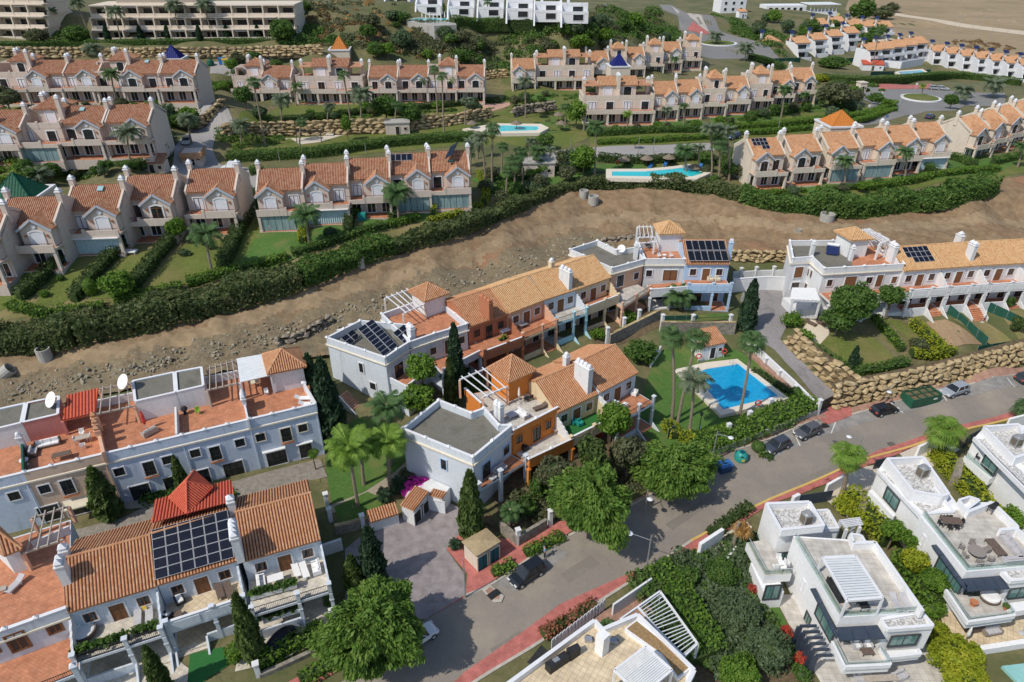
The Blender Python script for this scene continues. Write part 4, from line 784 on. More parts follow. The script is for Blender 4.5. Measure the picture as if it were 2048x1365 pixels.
a,b=ptsC[1],ptsC[3];yf=atan2(b.y-a.y,b.x-a.x);rCf=((q[1].x,q[1].y),yf);wpx(T,*rCf,797.5,741,1.7,2.3,name='terrace_door',mull=(1,0))
def tilted(name,lab,a,b,c,nx,ny,z1,z2,zl,m=SOLAR): return solar_grid(name,lab,P(*a,z1),P(*b,z1),P(*c,z2),nx,ny,m,.02,zl,'solar panel groups on the white corner house' if 'corner' in lab else None,.05)
tilted('solar_array','long solar array of two panel columns on the white corner house roof',(766,714),(796,692),(715,659),2,8,11.0,12.4,10.7)
tilted('solar_array','small left solar array of four panels on the white corner house roof',(697,692),(721,674),(681,677),2,2,11.0,11.9,10.7)
tilted('solar_array','small right solar array beside the terrace wall of the corner house',(811,692),(833,674),(785,667),2,3,11.0,12.0,10.7)
for x,y,l in ((681,668,'by the left parapet of the solar roof'),(703,657,'at the back of the solar roof')): ac_unit(None,P(x,y,10.7),.4,'small white air conditioner '+l)
zb2=[P(778,755,8.2),P(813,773,8.2),P(850,742,8.2),P(818,722,8.2)];k=MB();k.prism(zb2,ZC-1,7.3);part(T,'balcony_block',k,BLUEW);k=MB();k.prism(inset(zb2,.2),7.302,7.32);part(T,'balcony_floor',k,TERRA);parapet(T,zb2[:3],7.3,8.2,BLUEW,.22,post=False)
e=[P(819.5,685,11.6),P(870,668,11.6),P(936,648,11.6)];d=(e[2]-e[0]);n_in=Ve((-d.y,d.x,0)).normalized();pts=[e[0],e[1],e[2],e[2]+n_in*10.5,e[0]+n_in*9.5]
T=thing('terraced_house','white house with terracotta terrace, white pergola and tiled tower left of the rust house','house',(e[0].x,e[0].y,ZC),atan2(d.y,d.x),gC);hC2=T
flat_roofed(T,pts,ZC-1.5,11.6,BLUEW,TERRA,.95,floor='terrace_floor')
tower(T,[(815,582.5),(849.4,604.5),(899,587)],13.6,15.1,10.6,WHITE,T_OR)
pergola(T,P(769,597,13.1),P(820,578,13.1),P(806,627,13.1),P(850,607,13.1),13.0,5,TRIM,10.7,True,ROSE)
p=P(821,655,12.9);chimney(T,p,10.6,12.9,WHITE,.7,1.3,.6,2)
q=inset(pts,.115);rr=((q[0].x,q[0].y),atan2(q[2].y-q[0].y,q[2].x-q[0].x))
for x,y,w2,h2,nm in ((866,702,.95,1.1,'window'),(897,693,1.2,2.2,'balcony_door'),(923,680,.95,1.1,'window')): wpx(T,*rr,x,y,w2,h2,trim=CORN,name=nm)
bq=[P(886,738,8.2),P(960,700,8.2)];
k=MB();a_,b_=bq;c_=b_+n_in*4;d_=a_+n_in*4;k.prism([a_,b_,c_,d_],7.0,7.3);part(T,'balcony_slab',k,BLUEW);k=MB();k.prism(inset([a_,b_,c_,d_],.15),7.302,7.32);part(T,'balcony_floor',k,TERRA);parapet(T,[a_,b_],7.0,8.1,BLUEW,.22,step=3.5)
for v in (a_,b_): k=MB();k.cbox(v.x,v.y,ZC-1,7.0,.4,.4,.6);part(T,'pillar',k,BLUEW)
k=MB();k.prism([a_+n_in*.3,b_+n_in*.3,c_,d_],ZC-1.5,4.2);part(T,'porch_base',k,BLUEW)
hc=[spanish('rust orange house with brown balcony and small white balcony table',P(939,655,11),P(1019,627,11),4.2,RUST,T_OR,gC,pw='R',trim=RUST,joint=DARKF,bd=4.0),
 spanish('peach house with cream arches and terracotta balcony',P(1019.5,627.5,11.2),P(1091,600,11.2),4.2,SALMON,T_SAND,gC,pw='R',bpar='rail',bm_=CREAM,stairs='R',bd=3.3),
 spanish('light blue house with grey balcony floor and thin railing',P(1091.5,600,11.2),P(1156,579,11.2),4.2,BLUEW,T_SAND,gC,pw='R',bpar='rail',bm_=AQUA,fl=FLOORG,stairs='R',pillar=AQUA,bd=3.0),
 spanish('cream house with tan stair walls and sand coloured balcony',P(1156.5,579,11.2),P(1223,555.5,11.2),4.2,CREAM,T_SAND,gC,pw='R',bm_=CREAM,stairs='R',bd=2.5)]
for a,b,zt,T,m,n in ((972,600,14.3,hc[0],RUST,3),(1132,540,14.4,hc[2],WHITE,3),(1103,523,14.6,hc[1],CREAM,1)): chimney(T,P(a,b,zt),11.5,zt,m,.7,.8*n,hc[1].rotation_euler.z,n,cap=m if m is RUST else TRIM,dome=m is not RUST)
pts=[P(a,b,11.9) for a,b in ((1224,537),(1258,528),(1289,519),(1272,495),(1233.5,500),(1194,481),(1138.5,499))]
T=thing('terraced_house','peach house with flat gravel roof and white back parapet','house',(pts[0].x,pts[0].y,4.2),atan2(pts[2].y-pts[0].y,pts[2].x-pts[0].x),gC);hC7=T
flat_roofed(T,pts,2.5,11.9,SALMON,rim=WHITE)
q=inset(pts,.11);rr=((q[0].x,q[0].y),T.rotation_euler.z)
for x,y,w2,h2,nm in ((1240,562,1.4,2.1,'balcony_door'),(1272,552,1.0,1.2,'window')): wpx(T,*rr,x,y,w2,h2,name=nm)
def front_balcony(T,a,b,n_in,dp,zt,m,fl=TERRA,post=2,z0=2.6,rail=False,base=True,pm=None,step=3.4):
 a,b=Ve((a[0],a[1],zt)),Ve((b[0],b[1],zt));c_=b+n_in*dp;d_=a+n_in*dp;k=MB();k.prism([a,b,c_,d_],zt-1.25,zt-.95);part(T,'balcony_slab',k,m);k=MB();k.prism(inset([a,b,c_,d_],.12),zt-.948,zt-.93);part(T,'balcony_floor',k,fl)
 if rail: railing(T,a,b,zt-.95,.95)
 else: parapet(T,[a,b],zt-1.5,zt,m,.22,step=step)
 n=post
 for i in range(n+1):
  v=a.lerp(b,i/n);k=MB();k.cbox(v.x,v.y,z0-1,zt+.15 if rail else zt-1.5,.36,.36,T.rotation_euler.z);k.cbox(v.x,v.y,zt-1.75,zt-1.6,.5,.5,T.rotation_euler.z);part(T,'pillar',k,pm or m)
 if base:
  k=MB();k.prism([a+n_in*.25,b+n_in*.25,c_,d_],z0-2,z0+1.5-1.3);part(T,'porch_base',k,m)
  w2=(b-a).length;y_=T.rotation_euler.z
  for f in (.27,.72):
   v=a.lerp(b,f)+n_in*(dp-.12);window(T,(v.x,v.y,z0+.3),y_,w2*.3,2.1,TRIM,GLASS,DARKF,(1,0),name='terrace_door')
def nin(T): y=T.rotation_euler.z;return Ve((-sin(y),cos(y),0))
front_balcony(T,P(1246,606,8.4),P(1300,573,8.4),nin(T),4,8.4,SALMON,FLOORG,2,4.2,True)
pts=[P(a,b,11.9) for a,b in ((1289.5,519),(1371,519),(1366,478),(1276,487))]
T=thing('terraced_house','grey white house with terracotta terrace, tiled tower and pergola beside the black panels','house',(pts[0].x,pts[0].y,4.2),atan2(pts[1].y-pts[0].y,pts[1].x-pts[0].x),gC);hC8=T
flat_roofed(T,pts,2.5,11.9,GREYW,TERRA,floor='terrace_floor');q=inset(pts,.11);rr=((q[0].x,q[0].y),T.rotation_euler.z)
for x,y,w2,h2,nm in ((1298,547,1.0,1.2,'window'),(1340,551,2.4,2.0,'balcony_door')): wpx(T,*rr,x,y,w2,h2,name=nm,pane=GLASS if nm=='window' else WOOD)
front_balcony(T,P(1302,579,8.4),P(1383,573,8.4),nin(T),3.6,8.4,GREYW,TERRA,2,4.2)
tower(T,[(1306,450),(1318,470),(1371,468)],14.4,15.9,10.9,WHITE,T_SAND)
pergola(T,P(1276,474,14.2),P(1310,474,14.2),P(1275,453,14.2),P(1305,453,14.2),14.1,4,TRIM,11,True,TRIM);chimney(T,P(1273,490,13.6),10.9,13.6,WHITE,.6,.9,0,2)
T=spanish('light blue end house with black solar panels on its roof',P(1371.8,529,11.4),P(1460.4,529,11.4),4.2,BLUE,T_OR,gC,pw='',bm_=BLUE,run=4.4,rise=2.4,bd=3.4);hC9=T
e0,e1,r0=P(1378,524,11.9),P(1458,524,11.9),P(1369,482,13.9);solar_grid('solar_array','six tall black solar panel strips on the light blue end house',e0,e1,r0,6,2,SOLARB,.03);chimney(T,P(1463,484,14.2),10.5,14.2,BLUE,.6,.6,0,2)
# ================================================================ centre front row (row D)
gD='terrace houses of the front row';ZD=1.0
pts=[P(a,b,9.2) for a,b in ((803,857.7),(946,915.7),(1025,851),(1001,851),(969.6,815.5),(943,824.7),(876,799.6))]
T=thing('corner_house','white corner house with flat dark gravel roof above the paved driveway','house',(pts[1].x,pts[1].y,ZD),0,gD);hD1=T
flat_roofed(T,pts,ZD-1.5,9.2,BLUEW,step=3.0);q=inset(pts,.11);a,b=q[0],q[1];rr=((a.x,a.y),atan2(b.y-a.y,b.x-a.x));wpx(T,*rr,888,929,.75,1.5,trim=BLUE)
a,b=q[1],q[2];rr=((a.x,a.y),atan2(b.y-a.y,b.x-a.x));
for x,y,w2,h2,nm in ((972,940,1.5,2.2,'balcony_door'),(1012,900,1.1,1.3,'window')): wpx(T,*rr,x,y,w2,h2,name=nm,trim=BLUE)
T.rotation_euler.z=0
nn=Ve((-(b-a).y,(b-a).x,0)).normalized();a2,b2=P(957,968,5.6),P(1052,912,5.6)
k=MB();c_=b2+nn*4.2;d_=a2+nn*4.2;k.prism([a2,b2,c_,d_],4.3,4.6);part(T,'balcony_slab',k,BLUEW);k=MB();k.prism(inset([a2,b2,c_,d_],.15),4.602,4.62);part(T,'balcony_floor',k,TERRA);railing(T,a2,b2,4.6,.95)
for t in (0,.45,1): v=a2.lerp(b2,t);k=MB();k.cbox(v.x,v.y,ZD-1.5,5.7,.42,.42,.7);k.cbox(v.x,v.y,5.7,5.8,.6,.6,.7);part(T,'pillar',k,BLUEW)
a,b=P(1027.5,860,8.6),P(1116,814,8.6);yo=atan2(b.y-a.y,b.x-a.x);T=thing('terraced_house','bright orange house with roof terrace, white pergola and hip roofed tower','house',(a.x,a.y,ZD),yo,gD);hD2=T;no_=nin(T)
pts=[a,b,b+no_*5.5,P(1064,776,8.6)+no_*2.5,P(930,778,8.6),P(963,808,8.6),P(1003,850,8.6)]
k=MB();k.prism(inset(pts,.1),ZD-1.5,7.7);part(T,'wall',k,ORANGE);k=MB();k.prism(inset(pts,.25),7.702,7.72);part(T,'terrace_floor',k,FLOORG);parapet(T,[a,b],7.7,8.6,ORANGE,.25,step=3);parapet(T,[pts[4],pts[5]],7.7,8.7,ORANGE,.25,post=False)
tower(T,[(973.6,737.4),(1016.8,766.9),(1074,741)],11.0,13.2,7.6,ORANGE,T_OR,.4)
pergola(T,P(919,759,10.6),P(974,736,10.6),P(965.5,794,10.6),P(1015,772,10.6),10.5,4,TRIM,7.7,True,SALMON)
for x,y,w2,h2,nm in ((1038,879,1.0,1.1,'window'),(1073,868,1.3,2.2,'balcony_door'),(1096,850,1.0,1.2,'window')): wpx(T,(a.x+no_.x*.06,a.y+no_.y*.06),yo,x,y,w2,h2,name=nm,trim=ORANGE)
front_balcony(T,P(1058,918,5.6),P(1146,877,5.6),no_,4.3,5.6,ORANGE,FLOORG,2,ZD)
for x,y,zt in ((994,807,10.6),(1001,812,10.5)): chimney(T,P(x,y,zt),7.6,zt,WHITE,.6,.6,yo,1)
hd=[spanish('cream house with teal deck chairs on its green balcony',P(1115,827,8.0),P(1199,788,8.0),ZD+.6,CREAM,T_OR,gD,pw='LR',fl=TURF,bd=3.0),
 spanish('white end house with broad tile roof and red front steps by the pool lawn',P(1202,785.5,8.5),P(1277,746,8.5),ZD+.6,BLUEW,T_OR,gD,pw='L',stairs='R',bpar='rail',bd=3.6)]
T=hd[1];chimney(T,P(1168,730,12.1),8.2,12.1,WHITE,.8,2.6,T.rotation_euler.z,4,dome=True);chimney(T,P(1133,712,11.5),8,11.5,WHITE,.7,.7,T.rotation_euler.z,1,dome=True)
# ================================================================ right row (row E)
gE='white terrace houses on the right';ZE=4.6
pts=[P(a,b,12.2) for a,b in ((1578,481.5),(1584.5,516.6),(1622.8,514),(1649,537.7),(1810,528.5),(1790,484),(1666,481))]
T=thing('corner_house','white corner house with gravel roof, terracotta terrace and solar water heater','house',(pts[3].x,pts[3].y,ZE),0,gE);hE1=T
flat_roofed(T,pts,ZE-2,12.2,WHITE,step=3.2);k=MB();tq=[P(a,b,11.3) for a,b in ((1706,537),(1806,533),(1782,497),(1735,490),(1700,505))];k.prism(tq,11.285,11.3);part(T,'terrace_floor',k,TERRA)
tower(T,[(1667.6,462.5),(1702,482),(1748,479.5)],14.6,16.0,11.2,WHITE,T_SAND);pergola(T,P(1720,460,14.2),P(1766,476,14.2),P(1737,459,14.2),P(1778,479,14.2),14.2,1,TRIM,11.3,True,TRIM)
o=pergola(T,P(1724,461,14.4),P(1742,459,14.4),P(1760,486,14.4),P(1777,481,14.4),14.3,4,TRIM,11.3,True,TRIM)
for x,y,zt in ((1628,487,13.6),(1707,496,13.6)): chimney(T,P(x,y,zt),11.2,zt,WHITE,.5,.7,.1,1)
chimney(T,P(1789,492,14.2),11.2,14.2,WHITE,.7,1.5,.2,2)
q=inset(pts,.11)
for i,l in ((1,((1597,545,1.5,2.0,'window',WOOD),(1590,572,1.4,1.3,'window',GLASS))),(2,((1617,545,.6,1.3,'window',GLASS),(1623,549,.6,1.3,'window',GLASS),(1612,574,.8,1.2,'window',GLASS))),(3,((1659,566,.9,1.2,'window',GLASS),(1700,565,2.0,2.2,'balcony_door',WOOD),(1738,561,1.1,1.2,'window',GLASS),(1758,562,1.1,2.2,'balcony_door',WOOD),(1788,560,.9,1.2,'window',WOOD)))):
 a,b=q[i],q[i+1];rr=((a.x,a.y),atan2(b.y-a.y,b.x-a.x))
 for x,y,w2,h2,nm,pm in l: wpx(T,*rr,x,y,w2,h2,name=nm,pane=pm,sash=WOOD)
a,b=q[3],q[4];nE=Ve((-(b-a).y,(b-a).x,0)).normalized();T.rotation_euler.z=0
front_balcony(T,P(1662,594,8.6),P(1736,593,8.6),nE,3.5,8.6,WHITE,TERRA,2,ZE);front_balcony(T,P(1737,592,8.6),P(1822,585,8.6),nE,3.5,8.6,WHITE,TERRA,2,ZE)
k=MB();qq=[P(1568,585,6.6),P(1592,607,6.6),P(1640,613,6.6),P(1650,580,6.6)];k.prism(qq,2.5,5.6);part(T,'side_terrace',k,WHITE);pergola(T,P(1586,600,8.4),P(1640,603,8.4),P(1590,578,8.4),P(1632,580,8.4),8.3,7,TRIM,5.6,True,WHITE);k=MB();k.prism([P(1580,599,8.55),P(1641,602,8.55),P(1630,577,8.55),P(1584,576,8.55)],8.55,8.6);part(T,'awning_cloth',k,FABW)
eE=[(1809.5,543),(1888,537.3),(1967,531.5),(2048,527.5),(2131,522.5)]
lE=['white house with solar panels on its sandy tile roof','white house with a wide awning box under the eave and twin white chimneys','white house with stone garden steps and terracotta balcony near the right edge','white house cut by the right edge of the photo']
he=[]
for i in range(4):
 T=spanish(lE[i],P(*eE[i],11.2),P(eE[i+1][0]-.6,eE[i+1][1],11.2),ZE,WHITE,T_SAND,gE,pw='R',stairs='R' if i<3 else None,bd=2.9);he.append(T)
M=rel(he[0]);f=lambda x,t:M@Ve((x,4.5*t,6.6+2.3*t));solar_grid('solar_array','solar panels on the first sandy tile roof of the right row',f(1.6,.3),f(6.2,.3),f(1.6,.95),5,3,SOLAR,.02,skip=((0,0),))
for a,b,zt,T,n in ((1948,489,14.5,he[1],2),(1922,470,14,he[0],1)): chimney(T,P(a,b,zt),11,zt,WHITE,.7,1.4,.2,n)
def heater(px,py,z,label,yaw,s=1.0,group=None):
 p=P(px,py,z);T=thing('solar_water_heater',label,'water heater',p,yaw,group);k=MB();q=[(-1*s,-.9*s,.25),(1*s,-.9*s,.25),(1*s,.5*s,1.25*s),(-1*s,.5*s,1.25*s)];k.add(q+[(x,y+.03,z_-.08) for x,y,z_ in q],[[0,1,2,3],[4,7,6,5],[0,4,5,1],[1,5,6,2],[2,6,7,3],[3,7,4,0]]);pl(T,'collector',k,mat('blue collector glass',(.012,.02,.075),(.02,.03,.1),rough=.12,spec=.6))
 k=MB();k.tube([(-.95*s,.75*s,1.4*s),(.95*s,.75*s,1.4*s)],.27*s,10);pl(T,'tank',k,TRIM);k=MB();[k.beam((x*s,y*s,0),(x*s,y*s,1.2*s if y>0 else .25),.05,.05) for x in (-.9,.9) for y in (-.85,.6)];pl(T,'support_frame',k,ALU);return T
heater(1663,508,11.3,'blue solar collector with white tank on the gravel roof of the right corner house',-.35)
# ================================================================ modern white villas below the road
class V:
 def __init__(s,T,ox,oy,k): s.T=T;s.o=(ox,oy,k)
 def p(s,X,Y,z): return P(s.o[0]+X/s.o[2],s.o[1]+Y/s.o[2],z)
 def ps(s,t,z): return [s.p(*map(float,q.split(',')),z) for q in t.split()]
 def blk(s,name,t,z1,z0,m,mt=None,kind=None):
  k=MB();k.prism(s.ps(t,z1),z0,z1,0,1 if mt else None);return part(s.T,name,k,[m,mt] if mt else m)
 def rim(s,t,z1,h,m=None,tk=.28,closed=True,name='parapet'):
  pts=s.ps(t,z1);
  if closed: pts=inset(pts,tk*.6)
  return parapet(s.T,pts,z1-h,z1,m or VILLA,tk,closed,name=name,post=False)
def louvre_pergola(T,c,z,zf_,n,m=None):
 "free-standing louvred pergola over corner points (xy)"
 c=[Ve((q[0],q[1],z)) for q in c];
 for i in range(4): k=MB();k.beam(c[i],c[(i+1)%4],.18,.24);part(T,'frame_beam',k,m or TRIM)
 for q in c: k=MB();k.cbox(q.x,q.y,zf_,z-.1,.18,.18,0);part(T,'post',k,m or TRIM)
 for i in range(n):
  t=(i+.5)/n;a,b=c[0].lerp(c[3],t),c[1].lerp(c[2],t);d=(c[3]-c[0])/n*.47;k=MB();e=(b-a).normalized()*.1;a+=e;b-=e
  k.add([a-d+Ve((0,0,.03)),b-d+Ve((0,0,.03)),b+d+Ve((0,0,.1)),a+d+Ve((0,0,.1)),a-d,b-d,b+d+Ve((0,0,.07)),a+d+Ve((0,0,.07))],[[0,1,2,3],[7,6,5,4],[0,4,5,1],[2,6,7,3]]);part(T,'louvre',k,METW)
def heatpump(p,yaw,label,tall=1.5):
 T=thing('heat_pump',label,'air conditioner',p,yaw,'rooftop heat pumps');bl(T,'casing',STEEL,-.5,-.45,.12,.5,.45,tall)
 bl(T,'coil_grille',mat('bronze grille',(.12,.1,.07),(.17,.15,.11)),-.4,-.47,.3,.4,-.452,tall-.2);bl(T,'coil_grille',mat('bronze grille',(.12,.1,.07)),-.52,-.35,.3,-.502,.35,tall-.2)
 k=MB();k.lathe([(.42,0),(.42,.12),(.36,.14)],(0,0,tall),16);pl(T,'fan_shroud',k,STEEL);k=MB();k.lathe([(.3,0),(.3,.02)],(0,0,tall+.14),14);pl(T,'fan_grille',k,mat('dull metal',(.25,.25,.25),(.3,.3,.3)));k=MB();[k.box(x-.06,-.4,0,x+.06,.4,.12) for x in (-.4,.4)];pl(T,'feet',k,CONC);return T
# ---- villa with the louvred roof pergola
T=thing('villa','white villa with louvred white pergola on its roof terrace','villa',(30.6,40.8,-1.5),0,'modern white villas')
v=V(T,1480,1000,3.74);v1=T
v.blk('wall','400,270 750,880 1365,840 1020,310',5.05,-1.6,VILLA);v.blk('terrace_floor','425,282 760,858 1345,822 1003,322',5.09,5.051,FLOORG)
v.blk('upper_room_wall','188,27 525,12 640,195 302,230',5.2,-1.6,VILLA);v.rim('186,25 525,10 640,195 300,230',6.05,.9);v.blk('roof_gravel','205,40 515,25 618,190 310,218',5.25,5.201,PEBBLE)
v.blk('rear_wing','525,80 655,72 740,215 630,220',3.9,-1.6,VILLA);v.rim('528,78 660,70 745,215 632,222',4.2,.4,tk=.2);v.blk('roof_gravel','540,86 652,80 730,208 640,212',3.96,3.92,PEBBLE)
pr_=v.ps('755,155 870,140 900,200 800,215',3.6);pergola(T,pr_[3],pr_[0],pr_[2],pr_[1],3.6,5,TRIM,-1.2)
v.rim('1010,318 1368,832',6.0,1.0,closed=False);v.rim('848,325 1010,318',6.0,1.0,closed=False);v.rim('820,250 850,325 945,318 912,262',6.0,1.0,tk=.2)
a,b,c=v.ps('408,285 750,872 1355,838',5.1);glass_rail(T,[a,b,c],5.1,.85)
v.blk('side_balcony','50,320 185,570 388,556 300,420 180,300',2.6,1.5,VILLA,FLOORG);a,b,c=v.ps('62,326 188,560 380,550',2.6);glass_rail(T,[a,b,c],2.6,.75)
v.blk('ground_room','80,470 180,700 330,690 250,480',1.4,-1.6,VILLA);
v.blk('front_room','1045,895 1092,968 1455,940 1368,838',4.45,1.0,VILLA);v.rim('1043,893 1092,968 1457,940 1368,836',4.75,.4,tk=.24);v.blk('roof_gravel','1062,900 1100,955 1432,930 1358,850',4.52,4.46,PEBBLE)
v.blk('lower_room','730,860 1045,835 1340,850 1400,915 1100,960',1.0,-1.6,mat('stone cladding dark',(.2,.17,.13),(.3,.26,.2),scale=3))
v.blk('front_balcony','690,1062 783,1250 1128,1232 1050,1110 700,1050',2.1,1.0,VILLA,FLOORG);v.rim('690,1058 783,1248 1128,1230 1050,1112',2.5,.45,tk=.2,closed=False);a,b,c,d=v.ps('700,1062 788,1238 1115,1222 1050,1120',2.5);glass_rail(T,[a,b,c,d],2.5,.5)
v.blk('window_planter','1075,1155 1090,1180 1352,1150 1330,1115 1085,1130',1.9,1.0,VILLA);v.rim('1072,1152 1088,1180 1354,1150 1332,1114',2.2,.4,tk=.18,closed=False,name='planter_rim')
k=MB();q=v.ps('725,952 1030,936 1090,1035 742,1052',4.1)
for i in range(3): k=MB();a,b,c,d=q[0].lerp(q[1],i/3+.004),q[0].lerp(q[1],(i+1)/3-.004),q[3].lerp(q[2],(i+1)/3-.004),q[3].lerp(q[2],i/3+.004);k.add([x-Ve((0,0,.14)) for x in (a,b,c,d)]+[a,b,c,d],QB);part(T,'awning_panel',k,SLATE)
q=v.ps('526,662 566,658 742,1020 722,1040',4.1)
for i in range(3): k=MB();a,b,c,d=q[0].lerp(q[3],i/3+.004),q[1].lerp(q[2],i/3+.004),q[1].lerp(q[2],(i+1)/3-.004),q[0].lerp(q[3],(i+1)/3-.004);k.add([x-Ve((0,0,.14)) for x in (a,b,c,d)]+[a,b,c,d],QB);part(T,'awning_panel',k,SLATE)
def vwin(v,A,B,za,pxs,w_,h,pm=None,trim=None,mull=(1,0),name='window',tw=.1):
 "window on the wall through points A,B (photo px at height za)"
 a,b=v.p(*A,za),v.p(*B,za);y=atan2(b.y-a.y,b.x-a.x);o=v.o;n=(sin(y)*.012,-cos(y)*.012);return wpx(v.T,(a.x+n[0],a.y+n[1]),y,o[0]+pxs[0]/o[2],o[1]+pxs[1]/o[2],w_,h,pane=pm or GLASSG,trim=trim or mat('dark grey frame',(.05,.055,.06),(.07,.075,.08),rough=.5),sash=mat('dark grey frame',(.05,.055,.06)),mull=mull,name=name,tw=tw)
vwin(v,(1092,968),(1455,940),4.75,(1222,1050),2.7,1.5);vwin(v,(400,270),(750,880),5.05,(472,640),.4,1.4,FABW,TRIM,(0,0));vwin(v,(400,270),(750,880),5.05,(640,905),3.2,2.2,mull=(2,0));vwin(v,(750,880),(1365,840),5.05,(900,1030),3.6,2.3,mull=(2,0),name='sliding_door');vwin(v,(300,230),(640,195),5.2,(325,440),1.6,2.0,name='sliding_door')
vwin(v,(180,700),(330,690),1.4,(240,690),1.6,2.1,name='sliding_door');vwin(v,(400,270),(750,880),5.05,(505,900),.9,1.6)
PT=thing('fin_pergola','six dark slate L-shaped fins beside the louvred pergola villa','pergola',(*v.p(560,1050,1)[:2],-1.5),0)
for i in range(6):
 a=v.p(448+i*24,945+i*44,1.6);b=v.p(572+i*24,943+i*44,1.6);k=MB();k.beam(a,b,.16,.3);k.cbox(a.x,a.y,-1.5,1.5,.55,.16,0);part(PT,'fin',k,SLATE)
q=v.ps('615,432 865,422 1070,735 800,755',7.4);PG=thing('roof_pergola','white louvred pergola standing on the villa roof terrace','pergola',(q[3].x,q[3].y,5.09),0);louvre_pergola(PG,[q[0],q[1],q[2],q[3]],7.4,5.09,17)
heatpump(v.p(485,175,5.25),.3,'grey heat pump in the gravel box above the louvred pergola villa')
BS=mat('black sofa fabric',(.02,.02,.025),(.04,.04,.045));y1=R(94)
put('garden_sofa',sofa_p(2.6,BLACK,BS),v.p(720,690,5.09),R(96),'long black sofa under the louvred pergola','sofa');put('coffee_table',table_p(.9,.9,BLACK,.5),v.p(915,805,5.09),.05,'black low table at the open end of the louvred pergola','table')
for i,X in enumerate((1160,1235)): put('sun_lounger',lounger(m=FABG),v.p(X,785,5.09),.06,['left','right'][i]+' flat grey sun lounger on the pergola villa roof','lounger','grey loungers on the villa roof')
for i,X in enumerate((865,945)): put('lounge_chair',sofa_p(.8,FABG,FABW),v.p(X,1095,2.13),0.03,['left','right'][i]+' grey lounge chair under the slate awning','chair','lounge chairs on the front balcony')
put('coffee_table',table_p(1.1,.7,WICK,.4),v.p(945,1150,2.13),.05,'low woven table in front of two lounge chairs on the villa balcony','table')
put('round_table',table_p(.7,.7,FABW,.7,True),v.p(300,500,2.62),0,'small white round table on the villa side balcony','table')
for i,(X,Y) in enumerate(((285,460),(345,490),(260,520),(315,530))): put('balcony_chair',chair_p(FABW),v.p(X,Y,2.62),i*1.6,['rear','right','left','front'][i]+' white chair at the round table on the villa side balcony','chair','white balcony chairs')
put('garden_sofa',sofa_p(1.6,FABG,FABG),v.p(915,1345,-1.3),0,'grey garden seat at the lower photo edge left of the slatted table','sofa');put('dining_table',table_p(3.2,1.1,TIMB),v.p(1030,1350,-1.3),.05,'long pale slatted table at the lower edge of the photo','table');put('garden_sofa',sofa_p(1.6,FABG,FABG),v.p(1180,1335,-1.3),R(20),'grey garden seat at the lower photo edge right of the slatted table','sofa')
# ---- villa with the dining sets on its roof
T=thing('villa','white villa with dining table and round table on its roof terrace','villa',(*P(1932,1138,5)[:2],-1.4),0,'modern white villas');v=V(T,1700,880,3.333);v2=T
v.blk('wall','465,505 775,880 1260,838 950,415 700,420',4.85,-1.6,VILLA);v.blk('terrace_floor','500,500 785,852 1250,818 945,420 700,470 690,480',4.9,4.852,FLOORG)
v.blk('upper_room_wall','188,200 240,125 490,112 735,455 690,500 470,505',4.5,-1.6,VILLA);v.rim('240,122 488,110 668,365 620,380 415,345',6.0,1.5);v.blk('roof_gravel','262,140 482,128 640,350 430,335',5.0,4.6,PEBBLE);v.blk('roof_gravel','210,215 240,200 400,360 560,320 690,470 500,490',4.55,4.5,PEBBLE);v.rim('188,200 470,505',4.85,.4,closed=False,tk=.22);v.rim('560,316 692,480 500,492',5.2,.6,closed=False,tk=.22)
v.rim('785,480 950,415 1115,575 1110,610',5.8,1.0,closed=False);v.rim('720,400 775,470 870,400 800,375',5.8,1.0,tk=.2);v.rim('1000,600 1110,590 1260,720',5.8,1.0,closed=False)
a,b,c=v.ps('480,500 778,872 1250,832',4.9);glass_rail(T,[a,b,c],4.9,.85)
v.blk('front_balcony','640,1000 785,1215 1100,1170 1010,1060 720,1030',1.9,.9,VILLA,FLOORG);v.rim('640,998 785,1213 1100,1168 1015,1062',2.3,.45,tk=.2,closed=False);a,b,c,d=v.ps('655,1010 792,1200 1088,1160 1020,1075',2.3);glass_rail(T,[a,b,c,d],2.3,.5)
v.blk('front_room','1010,885 1065,945 1300,920 1260,838 1060,860',4.3,.9,VILLA);v.rim('1010,880 1065,940 1300,915 1255,835',4.6,.4,tk=.22,closed=False);v.blk('roof_gravel','1040,880 1080,920 1290,905 1250,845',4.36,4.31,PEBBLE)
v.blk('lower_room','775,900 1010,890 1260,870 1300,930 1070,970',.9,-1.6,mat('stone cladding dark',(.2,.17,.13)))
v.blk('window_planter','1040,1090 1085,1150 1300,1110 1280,1060',1.7,.9,VILLA)
q=v.ps('750,925 1010,905 1068,990 785,1008',4.0)
for i in range(4): k=MB();a,b,c,d=q[0].lerp(q[1],i/4+.004),q[0].lerp(q[1],(i+1)/4-.004),q[3].lerp(q[2],(i+1)/4-.004),q[3].lerp(q[2],i/4+.004);k.add([x-Ve((0,0,.14)) for x in (a,b,c,d)]+[a,b,c,d],QB);part(T,'awning_panel',k,SLATE)
q=v.ps('543,700 580,696 785,980 765,1000',4.0)
for i in range(4): k=MB();a,b,c,d=q[0].lerp(q[3],i/4+.004),q[1].lerp(q[2],i/4+.004),q[1].lerp(q[2],(i+1)/4-.004),q[0].lerp(q[3],(i+1)/4-.004);k.add([x-Ve((0,0,.14)) for x in (a,b,c,d)]+[a,b,c,d],QB);part(T,'awning_panel',k,SLATE)
